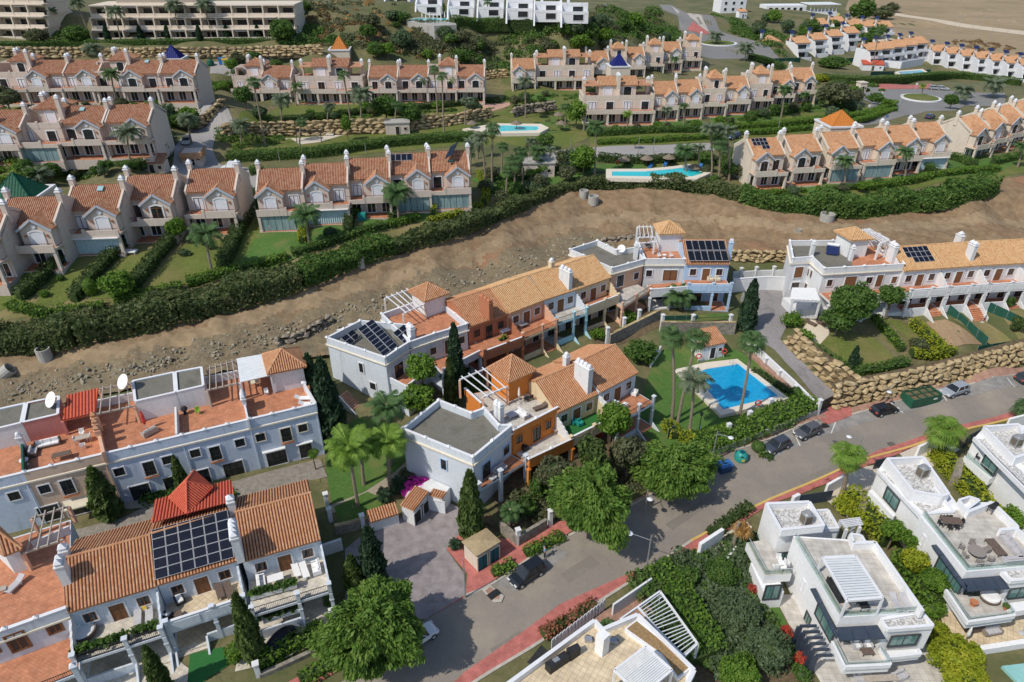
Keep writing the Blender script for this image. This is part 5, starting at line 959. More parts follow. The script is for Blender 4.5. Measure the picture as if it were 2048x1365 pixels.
vwin(v,(188,200),(470,505),4.5,(278,395),2.2,1.7);vwin(v,(188,200),(470,505),4.5,(165,490),3.2,2.2);vwin(v,(465,505),(775,880),4.85,(485,670),.4,1.3,FABW,TRIM,(0,0));vwin(v,(465,505),(775,880),4.85,(660,900),3.6,2.1,mull=(2,0));vwin(v,(775,880),(1260,838),4.85,(870,1010),3.6,2.2,mull=(2,0),name='sliding_door');vwin(v,(1065,945),(1300,920),4.3,(1120,1020),2.2,1.5)
k=MB();k.prism(v.ps('125,340 150,330 305,500 290,515',2.4),1.2,2.4);part(T,'side_balcony',k,VILLA)
k=MB();k.prism(v.ps('95,330 135,322 100,480 60,440',1.4),-1.6,1.4);part(T,'stone_wall',k,RUB)
heatpump(v.p(470,245,5.0),.3,'grey heat pump in the gravel box of the villa with dining sets')
put('dining_table',table_p(2.0,1.05,WICK),v.p(665,570,4.9),R(-6),'rectangular dark dining table on the villa roof','table')
for i,(X,Y,r_) in enumerate(((612,530,3.1),(655,528,3.1),(595,570,1.6),(735,560,-1.5),(660,600,0),(705,598,0))): put('dining_chair',chair_p(BLACK),v.p(X,Y,4.9),r_,'black chair at the '+['far left side','far right side','left end','right end','near left side','near right side'][i]+' of the rectangular roof table','chair','dark dining chairs',.8)
GRW=mat('grey brown weave',(.22,.19,.17),(.3,.265,.24),scale=8);put('round_table',table_p(1.7,1.7,GRW,.74,True),v.p(830,772,4.9),0,'round grey brown dining table on the villa roof','table')
for i in range(6):
 a_=i*pi/3+.3;c=v.p(830,772,4.9);put('dining_chair',chair_p(GRW),(c.x+1.35*cos(a_),c.y+1.2*sin(a_),4.9),a_-pi/2,'grey brown chair at the '+['right','far right','far left','left','near left','near right'][i]+' of the round roof table','chair','grey brown dining chairs')
put('low_table',table_p(1.0,2.2,WICK,.4),v.p(965,730,4.9),R(4),'long brown wooden low table beside the pale corner sofa','table');put('corner_sofa',sofa_p(3.6,FABG,FABG),v.p(1085,735,4.9),R(-88),'long pale grey corner sofa along the right parapet','sofa');put('corner_sofa',sofa_p(2.6,FABG,FABG),v.p(1100,815,4.9),R(184),'short pale grey sofa along the glass balustrade','sofa')
def bbq(p,yaw,label):
 T=thing('barbecue',label,'barbecue',p,yaw);bl(T,'firebox',BLACK,-.55,-.3,.75,.55,.3,.95);k=MB();k.tube([(-.5,0,.98),(.5,0,.98)],.28,8);pl(T,'lid',k,BLACK)
 for x in (-.45,.45):
  for y in (-.25,.25): bl(T,'leg',IRON,x-.03,y-.03,0,x+.03,y+.03,.749)
bbq(v.p(940,480,4.9),.5,'black kettle barbecue by the rear parapet of the villa roof')
T=put('round_daybed',[],v.p(925,1060,1.95),0,'white cushioned round daybed under the slate awning','daybed');k=MB();k.lathe([(.85,0),(1.0,.3),(.95,.42)],(0,0,0),18);pl(T,'base',k,WICK);k=MB();k.lathe([(.9,.42),(.88,.6),(.6,.66)],(0,0,0),18);pl(T,'cushion',k,FABW)
put('round_table',table_p(.8,.8,POT,.5,True),v.p(818,1100,1.95),0,'small rust coloured round table on the villa balcony','table');plant_pot('planter',1700+1030/3.333,880+1130/3.333,1.95,'clay pot with a plant on the villa balcony corner',.5)
for X,Y,l,r_ in ((820,1265,'brown wicker sofa half under the villa balcony',R(190)),(940,1285,'pale brown garden seat on the sandy terrace',R(10))): put('garden_sofa',sofa_p(1.9,WICK if 'half' in l else GRW,FABG),v.p(X,Y,-1.2),r_,l,'sofa')
for X,Y,l in ((1140,1290,'folded white parasol on the sandy terrace at the right edge'),(760,1350,'folded white parasol beside the pale green shrub')): put('parasol',umb_p(FABW),v.p(X,Y,-1.2),0,l,'parasol')
# ---- villa at the right edge
T=thing('villa','white villa with gravel roof cut by the right edge of the photo','villa',(*P(1950,950,5)[:2],-1.4),0,'modern white villas');v=V(T,1508,660,3.79);v3=T
v.blk('wall','1670,820 1800,905 2400,1500 2900,1300 2300,900 2100,720 1745,740',4.4,-1.6,VILLA);v.rim('1745,735 2010,715 2060,860',5.6,1.2,closed=False);v.rim('1670,815 1850,1000 2350,1500',4.8,.5,closed=False,tk=.22);v.rim('1745,735 1975,970 2100,930',5.6,1.2,closed=False);v.blk('roof_gravel','1770,760 2000,740 2500,1000 2200,1150 1990,960',4.7,4.42,PEBBLE);v.blk('roof_gravel','1700,830 1760,820 2420,1440 2360,1480',4.45,4.41,PEBBLE)
heatpump(v.p(1975,880,4.7),.25,'left one of two grey heat pumps on the villa at the right edge');heatpump(v.p(2035,875,4.7),.25,'right one of two grey heat pumps on the villa at the right edge')
v.blk('side_balcony','1595,955 1640,950 1830,1110 1790,1130',2.0,.9,VILLA);vwin(v,(1670,820),(1850,1000),4.4,(1790,1020),2.2,1.8,name='sliding_door');vwin(v,(1670,820),(1850,1000),4.4,(1660,1170),4.2,2.3,mull=(2,0));k=MB();k.prism(v.ps('1540,975 1600,960 1570,1110 1510,1080',1.2),-1.6,1.2);part(T,'stone_wall',k,RUB)
a,b=v.p(1600,960,2.0),v.p(1795,1120,2.0);glass_rail(T,[a,b],2.0,.8);put('balcony_chair',chair_p(BLACK),v.p(1690,985,2.0),.6,'single black chair on the balcony of the right edge villa','chair')
# ---- villa roof at the bottom edge
T=thing('villa','white villa with sand tiled roof terrace at the bottom edge','villa',(*P(1200,1300,3)[:2],-1.2),0,'modern white villas');v=V(T,960,1005,3.79);v0=T;zt=3.0
v.blk('wall','240,1365 770,965 870,900 925,955 1195,852 1620,1272 1500,1700 100,1700',zt,-1.6,VILLA);v.blk('terrace_floor','275,1365 785,985 865,930 915,985 1160,900 1560,1330 1480,1700 140,1700',zt+.04,zt+.001,FLOORY)
v.rim('150,1420 770,965 868,895 930,962 1195,850 1625,1272 1560,1400',3.7,.7,closed=False,m=VILLA,tk=.3)
v.blk('planter','1098,955 1190,885 1345,1010 1600,1255 1500,1340 1370,1160 1120,985',3.5,zt,VILLA);v.blk('planter_soil','1115,955 1188,900 1338,1020 1585,1250 1500,1318 1385,1150 1130,970',3.53,3.501,mat('dry planting',(.25,.15,.07),(.36,.25,.12),scale=4,bump=1,bscale=8))
k=MB();q=v.ps('880,1000 930,955 990,1000 940,1045',5.6);k.prism(q,zt,5.6);part(T,'chimney_stack',k,VILLA)
KT=thing('outdoor_kitchen','dark outdoor kitchen counter with sink and grill on the sandy roof terrace','kitchen counter',(*v.p(620,1150,4)[:2],zt),0);k=MB();k.prism(v.ps('493,1215 640,1120 682,1160 535,1260',4.0),zt+.04,3.96);part(KT,'counter',k,BLACK);k=MB();k.prism(v.ps('545,1190 585,1165 610,1190 570,1215',4.0),3.962,4.0);part(KT,'sink',k,STEEL);k=MB();k.prism(v.ps('655,1105 740,1065 765,1100 690,1150',4.2),zt+.04,4.2);part(KT,'grill_lid',k,BLACK)
q=v.ps('1020,1275 1255,1095 1455,1275 1220,1470',5.6);PG=thing('roof_pergola','white louvred pergola on the sand tiled roof at the bottom edge','pergola',(q[1].x,q[1].y,zt),0);louvre_pergola(PG,[q[0],q[1],q[2],q[3]],5.6,zt,16)
q=v.ps('1068,885 1365,676 1650,1075 1545,1170 1355,975 1200,800',2.4);PG=thing('garden_pergola','angled white steel pergola over the brown deck by the hedge','pergola',(q[2].x,q[2].y,-1),0)
for a,b in ((0,1),(1,2),(2,3),(3,4),(4,5)): k=MB();k.beam(q[a],q[b],.16,.22);part(PG,'frame_beam',k,TRIM)
for i in range(9): t=(i+.5)/9.5;k=MB();k.beam(q[5].lerp(q[4],t),q[1].lerp(q[2],t*.62),.07,.1);part(PG,'slat',k,TRIM)
for i in range(8): t=(i+.5)/8;k=MB();k.beam(q[4].lerp(q[3],t),q[1].lerp(q[2],.62).lerp(q[2],t),.07,.1);part(PG,'slat',k,TRIM)
for i in (0,1,2,3): k=MB();k.cbox(q[i].x,q[i].y,-1.5,2.4,.2,.2);part(PG,'post',k,TRIM)
k=MB();k.prism(v.ps('1010,870 1200,790 1370,690 1420,760 1500,1000 1300,960 1180,860 1080,900',-.9),-1.6,-.9);structure('deck',k,mat('brown deck boards',(.28,.14,.09),(.36,.19,.13),scale=2,stretch=(1,6,1)))
for X,Y,l in ((820,1050,'pair of grey pumps with hoses beside the white chimney block'),(1010,1060,'grey box at the foot of the white chimney block')): TT=thing('pump_box',l,'equipment',v.p(X,Y,zt+.04));bl(TT,'casing',STEEL,-.35,-.25,0,.35,.25,.4);k=MB();k.tube([(-.3,.3,.1),(-.1,.5,.2),(.3,.4,.15),(.5,.1,.05)],.04,5);pl(TT,'hose',k,IRON)
k=MB();k.add(v.ps('355,1215 465,1080 535,1145 432,1252',1.6)+v.ps('355,1215 465,1080 535,1145 432,1252',1.5),QA);part(v0,'dark_canopy',k,DARKF)
# ---- street walls of the villas
def gwall(name,label,s,h,m,t=.25,cat='wall',down=.6,cop=None,group=None):
 pts=[G(*q) for q in gpx(s)];T=thing(name,label,cat,pts[0],0,group);k=MB();c=MB()
 for i,(a,b) in enumerate(zip(pts,pts[1:])):
  za,zb=max(a.z,a.z),b.z;k.wall(a,b,za-down,za+h,t,0,zb-down,zb+h)
  if cop: c.wall(a,b,za+h,za+h+.07,t+.08,0,zb+h,zb+h+.07)
 part(T,name,k,m)
 if cop: part(T,'coping',c,cop)
 return T
gwall('garden_wall','long white street wall right of the slatted fence','1224,1231 1300,1178',1.7,WHITE,.2);gwall('garden_wall','white street wall behind the withered palm','1395,1115 1440,1085',2.2,VILLA,.4);gwall('gate','dark grey sliding gate behind the right villa pavement','1593,1012 1660,1002',1.7,SLATE,.08,'gate');gwall('gate','dark grey gate left of the fan palm near the right edge','1745,940 1785,930',1.6,SLATE,.08,'gate');gwall('gate','tall dark grey gate beside the right edge villa','1925,896 1955,880',2.0,SLATE,.08,'gate')
gwall('garden_wall','white gatepost wall left of the sliding grey gate','1580,1018 1592,1012',2.0,VILLA,.4);gwall('garden_wall','white street wall under the first fan palm','1648,992 1690,968',1.9,VILLA,.3);gwall('garden_wall','white street wall left of the second fan palm','1830,915 1860,900',1.9,VILLA,.3);gwall('garden_wall','white street wall at the right edge villa','2010,858 2060,845',1.8,VILLA,.3)
gwall('garden_wall','low white retaining wall beside the withered palm garden','1440,1140 1500,1060',.6,VILLA,.25);gwall('planter_wall','white planter wall in front of the sandy terrace','1930,1310 2060,1290',.8,VILLA,.5)
FT=thing('slatted_fence','white slatted fence along the red pavement above the bottom villa','fence',G(1110,1285));a,b=G(1105,1300),G(1206,1222)
for i in range(16): q=a.lerp(b,i/15);k=MB();k.cbox(q.x,q.y,q.z-.3,q.z+1.7,.45,.06,.9);part(FT,'slat',k,TRIM)
k=MB();k.prism(V(None,1508,1005,3.79).ps('1880,1240 2100,1215 2100,1365 2000,1365',-1.1),-1.6,-1.1);structure('pool_water',k,mat('pale pool water',(.25,.5,.48),(.3,.56,.53),rough=.05))
# ================================================================ upper terraces: beige houses with gables
PROTO={}
def rose_house(kind,wm,rm,ground,joint,shut):
 key=(kind,wm.name,rm.name,ground,joint.name,shut)
 if key in PROTO: return PROTO[key],False
 wide=kind=='W';w_=15.0 if wide else 8.0;mir=kind=='g';X=(lambda x:w_-x) if mir else (lambda x:x)
 T=thing('terraced_house',None,'house',(0,0,0));PROTO[key]=T
 def bx(mb,x0,y0,z0,x1,y1,z1): a,b=sorted((X(x0),X(x1)));return mb.box(a,y0,z0,b,y1,z1)
 def pt(name,mb,m,**k): return pl(T,name,mb,m,**k)
 He=6.5;fy=2.6;rg=6.9;rt=9.0;back=11.2
 if kind in 'Gg':
  prof=[(fy,-2),(fy,He-.05),(rg,rt-.2),(back,He-.05),(back,-2)]
  k=MB();n=5;vs=[(.0,y,z) for y,z in prof]+[(w_,y,z) for y,z in prof];k.add(vs,[[i,(i+1)%n,n+(i+1)%n,n+i] for i in range(n)]+[list(range(n))[::-1],list(range(n,2*n))]);pt('wall',k,wm)
  k=MB();
  for x in (0,w_-.3):
   q=[(fy-.3,He-.5),(fy-.3,He+.25),(rg,rt+.32),(back+.2,He+.25),(back+.2,He-.5),(rg,rt-.3)];n=6;k2=MB();k2.add([(x,y,z) for y,z in q]+[(x+.3,y,z) for y,z in q],[[0,1,2,5],[5,2,3,4],[11,8,7,6],[10,9,8,11]]+[[i,n+i,n+(i+1)%n,(i+1)%n] for i in range(n)]);pt('fire_wall',k2,wm)
  gable_roof(T,(.3,fy-.35,He-.0),(w_-.3,fy-.35,He),(w_-.3,rg,rt),(.3,rg,rt),rm);gable_roof(T,(w_-.3,back+.3,He-.1),(.3,back+.3,He-.1),(.3,rg,rt),(w_-.3,rg,rt),rm)
  a,b=.35,4.5;m=(a+b)/2;ez=6.1;az=7.75
  k=MB();q=[(X(a),ez),(X(m),az-.15),(X(b),ez),(X(b),3.1),(X(a),3.1)];n=5;k.add([(x,1.0,z) for x,z in q]+[(x,5.2,z) for x,z in q],[list(range(n)),list(range(n,2*n))]+[[i,n+i,n+(i+1)%n,(i+1)%n] for i in range(n)]);pt('gable_bay',k,wm)
  L_,Rr=sorted((X(a-.3),X(b+.3)));c=(L_+Rr)/2
  gable_roof(T,(L_,5.0,ez-.1),(L_,.75,ez-.1),(c,.75,az+.02),(c,5.0,az+.02),rm,name='gable_roof');gable_roof(T,(Rr,.75,ez-.1),(Rr,5.0,ez-.1),(c,5.0,az+.02),(c,.75,az+.02),rm,name='gable_roof')
  for s0,s1 in ((L_,c),(Rr,c)): k=MB();k.beam((s0,.68,ez-.2),(s1,.68,az-.08),.14,.3);pt('barge_trim',k,BARGE)
  k=MB();k.lathe([(.36,0),(.36,.1),(.2,.12)],(0,0,0),8);k.v=[(x+c,.99-z,y+6.55) for x,y,z in k.v];pt('gable_ornament',k,TRIM)
  wl(T,(c,.99,3.35),0,1.7,2.1,TRIM,SHUT if shut else GLASS,joint,(0,0) if shut else (1,0),arch=True,name='balcony_door',tw=.22)
  wl(T,(X(6.2),fy-.01,3.35),0,1.5,2.1,TRIM,GLASS if shut!=1 else SHUT,joint,(1,0),name='balcony_door',tw=.16)
  for dx in (-1.45,1.45): k=MB();k.box(c+dx-.12,.85,4.9,c+dx+.12,.99,5.3);pt('wall_lamp',k,RUST)
  chs=[(.15,rg,1),(w_-.15,rg-.9,1)]
 else:
  k=MB();k.box(0,fy,-2,w_,back,He-.3);pt('wall',k,wm);k=MB();k.box(.2,fy+.2,He-.298,w_-.2,back-.1,He-.28);pt('terrace_floor',k,TERRA)
  for q,nm in (((0,fy-.02,He-.6,w_,fy+.2,He+.55),'parapet'),((0,fy+.21,He-.6,.2,back,He+.5),'parapet'),((w_-.2,fy+.21,He-.6,w_,back,He+.5),'parapet')): k=MB();k.box(*q);pt(nm,k,wm)
  for x in ([.2,w_/2,w_-.2]): k=MB();k.box(x-.2,fy-.06,He-.6,x+.2,fy+.26,He+.85);pt('pillar',k,wm)
  px0,px1=(3.6,11.4) if wide else (3.3,7.7);py0,py1=5.2,back;zr=He+2.7
  k=MB();k.box(px0,py0,He-.3,px1,py1,zr);pt('penthouse',k,wm)
  if wide:
   ym=(py0+py1)/2;gable_roof(T,(px0-.3,py0-.4,zr-.1),(px1+.3,py0-.4,zr-.1),(px1+.3,ym,zr+1.7),(px0-.3,ym,zr+1.7),rm);gable_roof(T,(px1+.3,py1+.4,zr-.1),(px0-.3,py1+.4,zr-.1),(px0-.3,ym,zr+1.7),(px1+.3,ym,zr+1.7),rm)
   for x in (px0,px1-.2): k=MB();k.add([(x,py0,zr-.01),(x,py1,zr-.01),(x,ym,zr+1.6),(x+.2,py0,zr-.01),(x+.2,py1,zr-.01),(x+.2,ym,zr+1.6)],[[0,2,1],[3,4,5],[0,1,4,3],[1,2,5,4],[2,0,3,5]]);pt('gable_wall',k,wm)
   for x0,x1 in ((.4,3.4),(11.6,14.6)): k=MB();k.add([(x0,py0,He+2.5),(x1,py0,He+2.5),(x1,py1,He+2.9),(x0,py1,He+2.9),(x0,py0,He+2.4),(x1,py0,He+2.4),(x1,py1,He+2.8),(x0,py1,He+2.8)],QA);pt('lean_to_roof',k,T_PINK)
   wl(T,(px0+1.8,py0-.01,He-.2),0,1.6,2.1,TRIM,SHUT,DARKF,(0,0),arch=True,name='terrace_door',tw=.2);wl(T,(px1-1.8,py0-.01,He-.2),0,1.6,2.1,TRIM,GLASS,DARKF,(1,0),arch=True,name='terrace_door',tw=.2)
   k=MB();k.box(w_/2-.12,fy+.3,He-.27,w_/2+.12,py0,He+1.5);pt('party_wall',k,wm);chs=[(w_/2,py0-.5,3.4),(w_/2,py0+1.2,3.4),(.6,8,2.0),(14.3,8,2.0)]
  else:
   hip_roof(T,[(px0-.35,py0-.35,zr-.05),(px1+.35,py0-.35,zr-.05),(px1+.35,py1+.3,zr-.05),(px0-.35,py1+.3,zr-.05)],zr+1.7,rm);wl(T,((px0+px1)/2,py0-.01,He-.2),0,1.5,2.1,TRIM,SHUT if shut else GLASS,DARKF,(0,0),arch=True,name='terrace_door',tw=.2)
   for i in range(5): k=MB();k.box(.3,5.4+i*1.1,He+2.2,3.2,5.5+i*1.1,He+2.35);pt('pergola_beam',k,wm)
   k=MB();k.box(.25,5.3,He-.28,.55,back,He+2.2);pt('pergola_wall',k,wm);chs=[(px1+.1,py0-.4,3.2),(px0-.3,back-1,2.8),(px0-.3,back-2,2.8)]
  n=4 if wide else 2
  for i in range(n): x=w_*(i+.5)/n;wl(T,(x,fy-.01,3.35),0,1.5,2.05,TRIM,(SHUT if (i+shut)%2 else GLASS),joint,(1,0),name='balcony_door',tw=.18)
 for x,y,hh in chs:
  z0=(rt-.6 if kind in 'Gg' else He);z1=rt+1.0 if kind in 'Gg' else He+hh+1.6;k=MB();k.box(x-.35,y-.4,z0-1.2,x+.35,y+.4,z1);o=pt('chimney',k,wm);c=MB();c.cbox(x,y,z1,z1+.2,.84,.92);c.cbox(x,y,z1+.2,z1+.42,.5,.55);c.pyr(x,y,z1+.42,.7,.42);pl(o,'chimney_cap',c,TRIM)
 k=MB();k.box(.05,-.15,2.95,w_-.05,fy-.003,3.3);pt('balcony_slab',k,wm);k=MB();k.box(.2,.1,3.302,w_-.2,fy-.01,3.315);pt('balcony_floor',k,TERRA)
 bx_=MB();bx(bx_,.05,-.2,2.8,w_*.62,.03,4.0);pt('balcony_parapet',bx_,wm);bx_=MB();bx(bx_,w_*.62+.002,-.2,2.8,w_-.05,.03,3.55);pt('balcony_parapet',bx_,wm)
 bx_=MB();bx(bx_,w_*.6,-.26,2.8,w_*.6+.4,.08,4.25);pt('pillar',bx_,wm)
 k=MB();k.box(.06,-.1,4.2,w_-.06,-.06,4.25);
 for i in range(int(w_/.35)): x=.15+i*.35;k.box(x-.012,-.09,4.0 if (X(x)<w_*.62) else 3.55,x+.012,-.07,4.2)
 pt('railing',k,IRON)
 for x in ([.3,w_-.3] if not wide else [.3,5,10,w_-.3]):
  k=MB();k.box(x-.22,-.1,-1.5,x+.22,.34,2.8);k.box(x-.3,-.18,-1.5,x+.3,.42,.3);pt('column',k,wm)
 k=MB();k.box(.02,-.3,-2,w_-.02,fy-.003,-.02);pt('porch_base',k,wm);k=MB();k.box(.1,-.25,-.018,w_-.1,fy-.01,.01);pt('porch_floor',k,TERRA)
 if ground=='curtain':
  k=MB();n=int(w_/.22)
  pts=[(.55+(w_-1.1)*i/n,.12+(.08 if i%2 else -.02)) for i in range(n+1)]
  k.add([(x,y,.05) for x,y in pts]+[(x,y,2.75) for x,y in pts],[[i,i+1,n+2+i,n+1+i] for i in range(n)]);pt('porch_curtain',k,CURT);k=MB();k.box(.3,-.5,2.72,w_-.3,-.16,2.86);pt('awning_box',k,TRIM)
 elif ground=='glass':
  n=6 if not wide else 12
  for i in range(n): x0=.55+(w_-1.1)*i/n;x1=.55+(w_-1.1)*(i+1)/n;k=MB();k.box(x0+.04,.1,.05,x1-.04,.14,2.7);pt('glass_panel',k,mat('pale porch glass',(.16,.25,.26),(.3,.4,.41),scale=1.2,rough=.1,stretch=(3,3,.3)))
 for i in range(3 if not wide else 6):
  x=w_*(i+.5)/(3 if not wide else 6);wl(T,(x,fy-.012,.05),0,1.6,2.2,TRIM,GLASS,TRIM,(1,0),name='terrace_door')
 return T,True
BARGE=mat('pale blue barge trim',(.40,.45,.52),(.47,.52,.59),rough=.6)
def rose_row(group,lst,z,yaw,sc_,wm,rm,labs=None):
 out=[]
 for i,(px,py,kind,ground,joint,shut) in enumerate(lst):
  proto,new=rose_house(kind,wm,rm,ground,joint,shut);T=proto if new else copytree(proto)
  sx=1.27 if kind=='W' else sc_[0];hw=(7.5 if kind=='W' else 4)*sx;p=P(px,py,z+(0 if len(lst)==0 else 0));y=R(yaw);T.location=(p.x-hw*cos(y),p.y-hw*sin(y),p.z);T.rotation_euler=(0,0,y);T.scale=(sx,sc_[1],sc_[2]);out.append(T);T['group']=group;T['_x']=px;T['_k']=kind
 n=len(out);kd={'G':'beige gabled house with left gable','g':'beige gabled house with right gable','T':'beige roof terrace house','W':'wide beige penthouse house'}
 ws={'G':'gabled','g':'gabled','T':'terrace','W':'wide'}
 for i,T in enumerate(out):
  same=[q for q in out if q['_k']==T['_k']];T['label']=kd[T['_k']]+' in the '+group.replace('beige houses in the ','') if len(same)==1 and len(kd[T['_k']].split())<9 else 'beige '+ws[T['_k']]+' house in the '+group.replace('beige houses in the ','')+', '+ordinal(i,n)
 for T in out: del T['_x'];del T['_k']
 return out
D_,W_=DARKF,WOOD
rowM=rose_row('beige houses in the row above the bank',[(567,462,'G','glass',W_,1),(658,449,'G','curtain',D_,1),(743,436,'g','',D_,1),(823,424,'g','glass',D_,2),(902,418,'g','glass',D_,2)],14,7,(1,1,1),ROSE,T_PINK)
rowL=rose_row('beige houses in the row above the left lawns',[(-45,572,'g','',D_,1),(68,541,'g','',D_,1),(197,509,'g','curtain',D_,1),(305,484,'g','',W_,0),(430,468,'g','',D_,1)],14,5,(1.08,1.05,1.03),ROSE,T_PINK)
rowFb=rose_row('beige houses in the row left of the street',[(-75,338,'T','',D_,1),(5,330,'g','',D_,1),(83,324,'T','glass',D_,1),(170,319,'g','',D_,0),(262,316,'g','',D_,1)],18.8,4,(1.12,1.08,1.0),ROSE,T_PINK)
rowF0=rose_row('beige houses in the row below the stone terrace wall',[(-50,210,'G','',D_,1),(27,208,'T','',D_,0),(98,207,'G','',D_,1),(168,206,'g','',D_,1),(226,206,'T','',D_,0),(287,207,'G','',D_,0),(360,206,'g','',D_,0)],21.6,2,(1.12,1.05,1.0),ROSE,T_PINK)
rowF1=rose_row('beige houses in the row behind the lawn',[(497,207,'T','',D_,1),(555,207,'G','',D_,1),(660,208,'W','',W_,1),(767,207,'g','',W_,0),(828,206,'g','',D_,0),(885,206,'T','',D_,1),(940,205,'g','',D_,0)],16.3,0,(1.08,1,1),ROSE,T_PINK)
rowF2=rose_row('beige houses in the row with the blue tiled pyramid',[(1238,250,'W','',D_,1),(1331,242,'g','',D_,1),(1379,238,'g','',D_,1),(1427,234,'T','',D_,0),(1474,229,'g','',D_,1),(1520,223,'T','',D_,1),(1563,216,'g','',D_,0),(1606,208,'g','',D_,0)],14.2,3,(.84,1,1),ROSE2,T_PINK2)
rowF3=rose_row('beige houses in the row with the green tiled pyramid',[(1048,185,'G','',D_,1),(1130,180,'W','',D_,0),(1196,166,'g','',D_,1),(1232,160,'T','',D_,0),(1268,156,'g','',D_,1),(1306,150,'T','',D_,1),(1342,143,'g','',D_,1),(1382,138,'T','',D_,1)],14.4,3,(.95,1,1),ROSE2,T_PINK2)
rowR=rose_row('beige houses in the row right of the far pool',[(1537,379,'G','',W_,0),(1611,371,'G','',D_,0),(1685,364,'G','glass',D_,1),(1752,356,'g','glass',D_,1),(1806,348,'g','',D_,1),(1862,340,'g','curtain',D_,1)],12,9,(.93,1,1),ROSE2,T_PINK2)
rowR2=rose_row('beige houses in the row below the roundabout',[(1962,321,'G','',D_,0),(1997,308,'G','',W_,1),(2030,296,'G','',D_,0),(2063,284,'G','',D_,1),(2100,272,'G','',D_,0)],11,25,(.9,1,1),ROSE2,T_PINK2)
def on_roof(T,x0,x1,t0,t1,nx,ny,label,m=SOLAR,skip=()):
 M=rel(T);f=lambda x,t:M@Ve((x,2.25+(6.9-2.25)*t,6.5+2.5*t));return solar_grid('solar_array',label,f(x0,t0),f(x1,t0),f(x0,t1),nx,ny,m,.03,skip=skip)
on_roof(rowM[3],.6,4.8,.62,.97,4,1,'row of four dark panels on the roof of a beige house above the bank')
on_roof(rowR[0],1.2,4.9,.35,.97,4,3,'L-shaped dark solar panels on the leftmost house right of the far pool',skip=((0,0),(1,0)))
M=rel(rowM[4]);c=M@Ve((4.0,5.2,8.4));T=thing('solar_array','tilted blue solar panels standing up from the rightmost roof above the bank','solar panels',c)
for i in range(3): k=MB();q=[Ve((i*.35-.5,i*1.0-1.4,i*.55)),Ve((i*.35+1.0,i*1.0-1.6,i*.55+.9)),Ve((i*.35+1.35,i*1.0-.65,i*.55+1.4)),Ve((i*.35-.15,i*1.0-.45,i*.55+.5))];k.add(q+[v-Ve((0,0,.08)) for v in q],QA);pl(T,'panel',k,SOLAR)
k=MB();k.tube([(.3,-1.6,-.3),(1.3,-2.0,-.3)],.25,8);pl(T,'tank',k,mat('dark green tank',(.02,.05,.05)))
def skylight(T,x,t,label): M=rel(T);p=M@Ve((x,2.25+(4.65)*t,6.75+2.5*t));k=MB();k.add([(-.45,-.4,.02),(.45,-.4,.02),(.45,.4,.46),(-.45,.4,.46),(-.45,-.4,-.1),(.45,-.4,-.1),(.45,.4,.34),(-.45,.4,.34)],[[0,1,2,3],[0,4,5,1],[1,5,6,2],[2,6,7,3],[3,7,4,0]]);o=part(T,'skylight',MB().add([M@Ve((x+a*.95,2.25+4.65*t+b,6.72+2.5*t+c_)) for a,b,c_ in k.v],k.f),mat('skylight glass',(.25,.42,.45),(.35,.5,.53),rough=.1))
skylight(rowL[2],4.5,.75,'');skylight(rowFb[3],3.5,.72,'');skylight(rowF0[5],4.6,.8,'')
def pyramid(px,py,z,w_,h,m,label,wm=ROSE2,yaw=.1):
 p=P(px,py,z);T=thing('pavilion',label,'pavilion',(p.x,p.y,z-3),yaw);bl(T,'wall',wm,-w_/2-.7,-w_/2-.7,-2,w_/2+.7,w_/2+.7,3);k=MB();[k.box(*b) for b in ((-w_/2-.9,-w_/2-.9,2.85,w_/2+.9,-w_/2-.5,3.25),(-w_/2-.9,w_/2+.5,2.85,w_/2+.9,w_/2+.9,3.25),(-w_/2-.9,-w_/2-.49,2.85,-w_/2-.5,w_/2+.49,3.25),(w_/2+.5,-w_/2-.49,2.85,w_/2+.9,w_/2+.49,3.25))];pl(T,'parapet',k,TRIM)
 M=rel(T);c=[M@Ve(q) for q in ((-w_/2,-w_/2,3.02),(w_/2,-w_/2,3.02),(w_/2,w_/2,3.02),(-w_/2,w_/2,3.02))];hip_roof(T,c,z+h,m,'pyramid_roof',pitch=.5)
TG=lambda n,a,b=None: mat(n,a,b,scale=3,rough=.6,spec=.2)
pyramid(40,388,18.5,6.8,3.8,TG('green glazed tile',(.005,.06,.035),(.01,.1,.055)),'dark green glazed pyramid roof behind the left beige row');pyramid(347,116,26.8,5,3.4,TG('blue glazed tile',(.006,.01,.10),(.01,.02,.16)),'blue glazed pyramid roof below the stone terrace wall')
pyramid(680,98,27,4.8,3.6,TG('orange glazed tile',(.42,.14,.025),(.52,.2,.045)),'small orange glazed pyramid roof behind the wide penthouse house');pyramid(1103,80,25.3,5.6,3.4,TG('green glazed tile',(.005,.06,.035)),'green glazed pyramid roof beside the bushy hillside');pyramid(1237,131,22.2,4.8,3.4,TG('blue glazed tile',(.006,.01,.10)),'blue glazed pyramid roof behind the row with the far lawns');pyramid(1677,247,19.3,6.4,3.0,TG('orange glazed tile',(.42,.14,.025)),'large bright orange pyramid roof behind the row right of the pool')
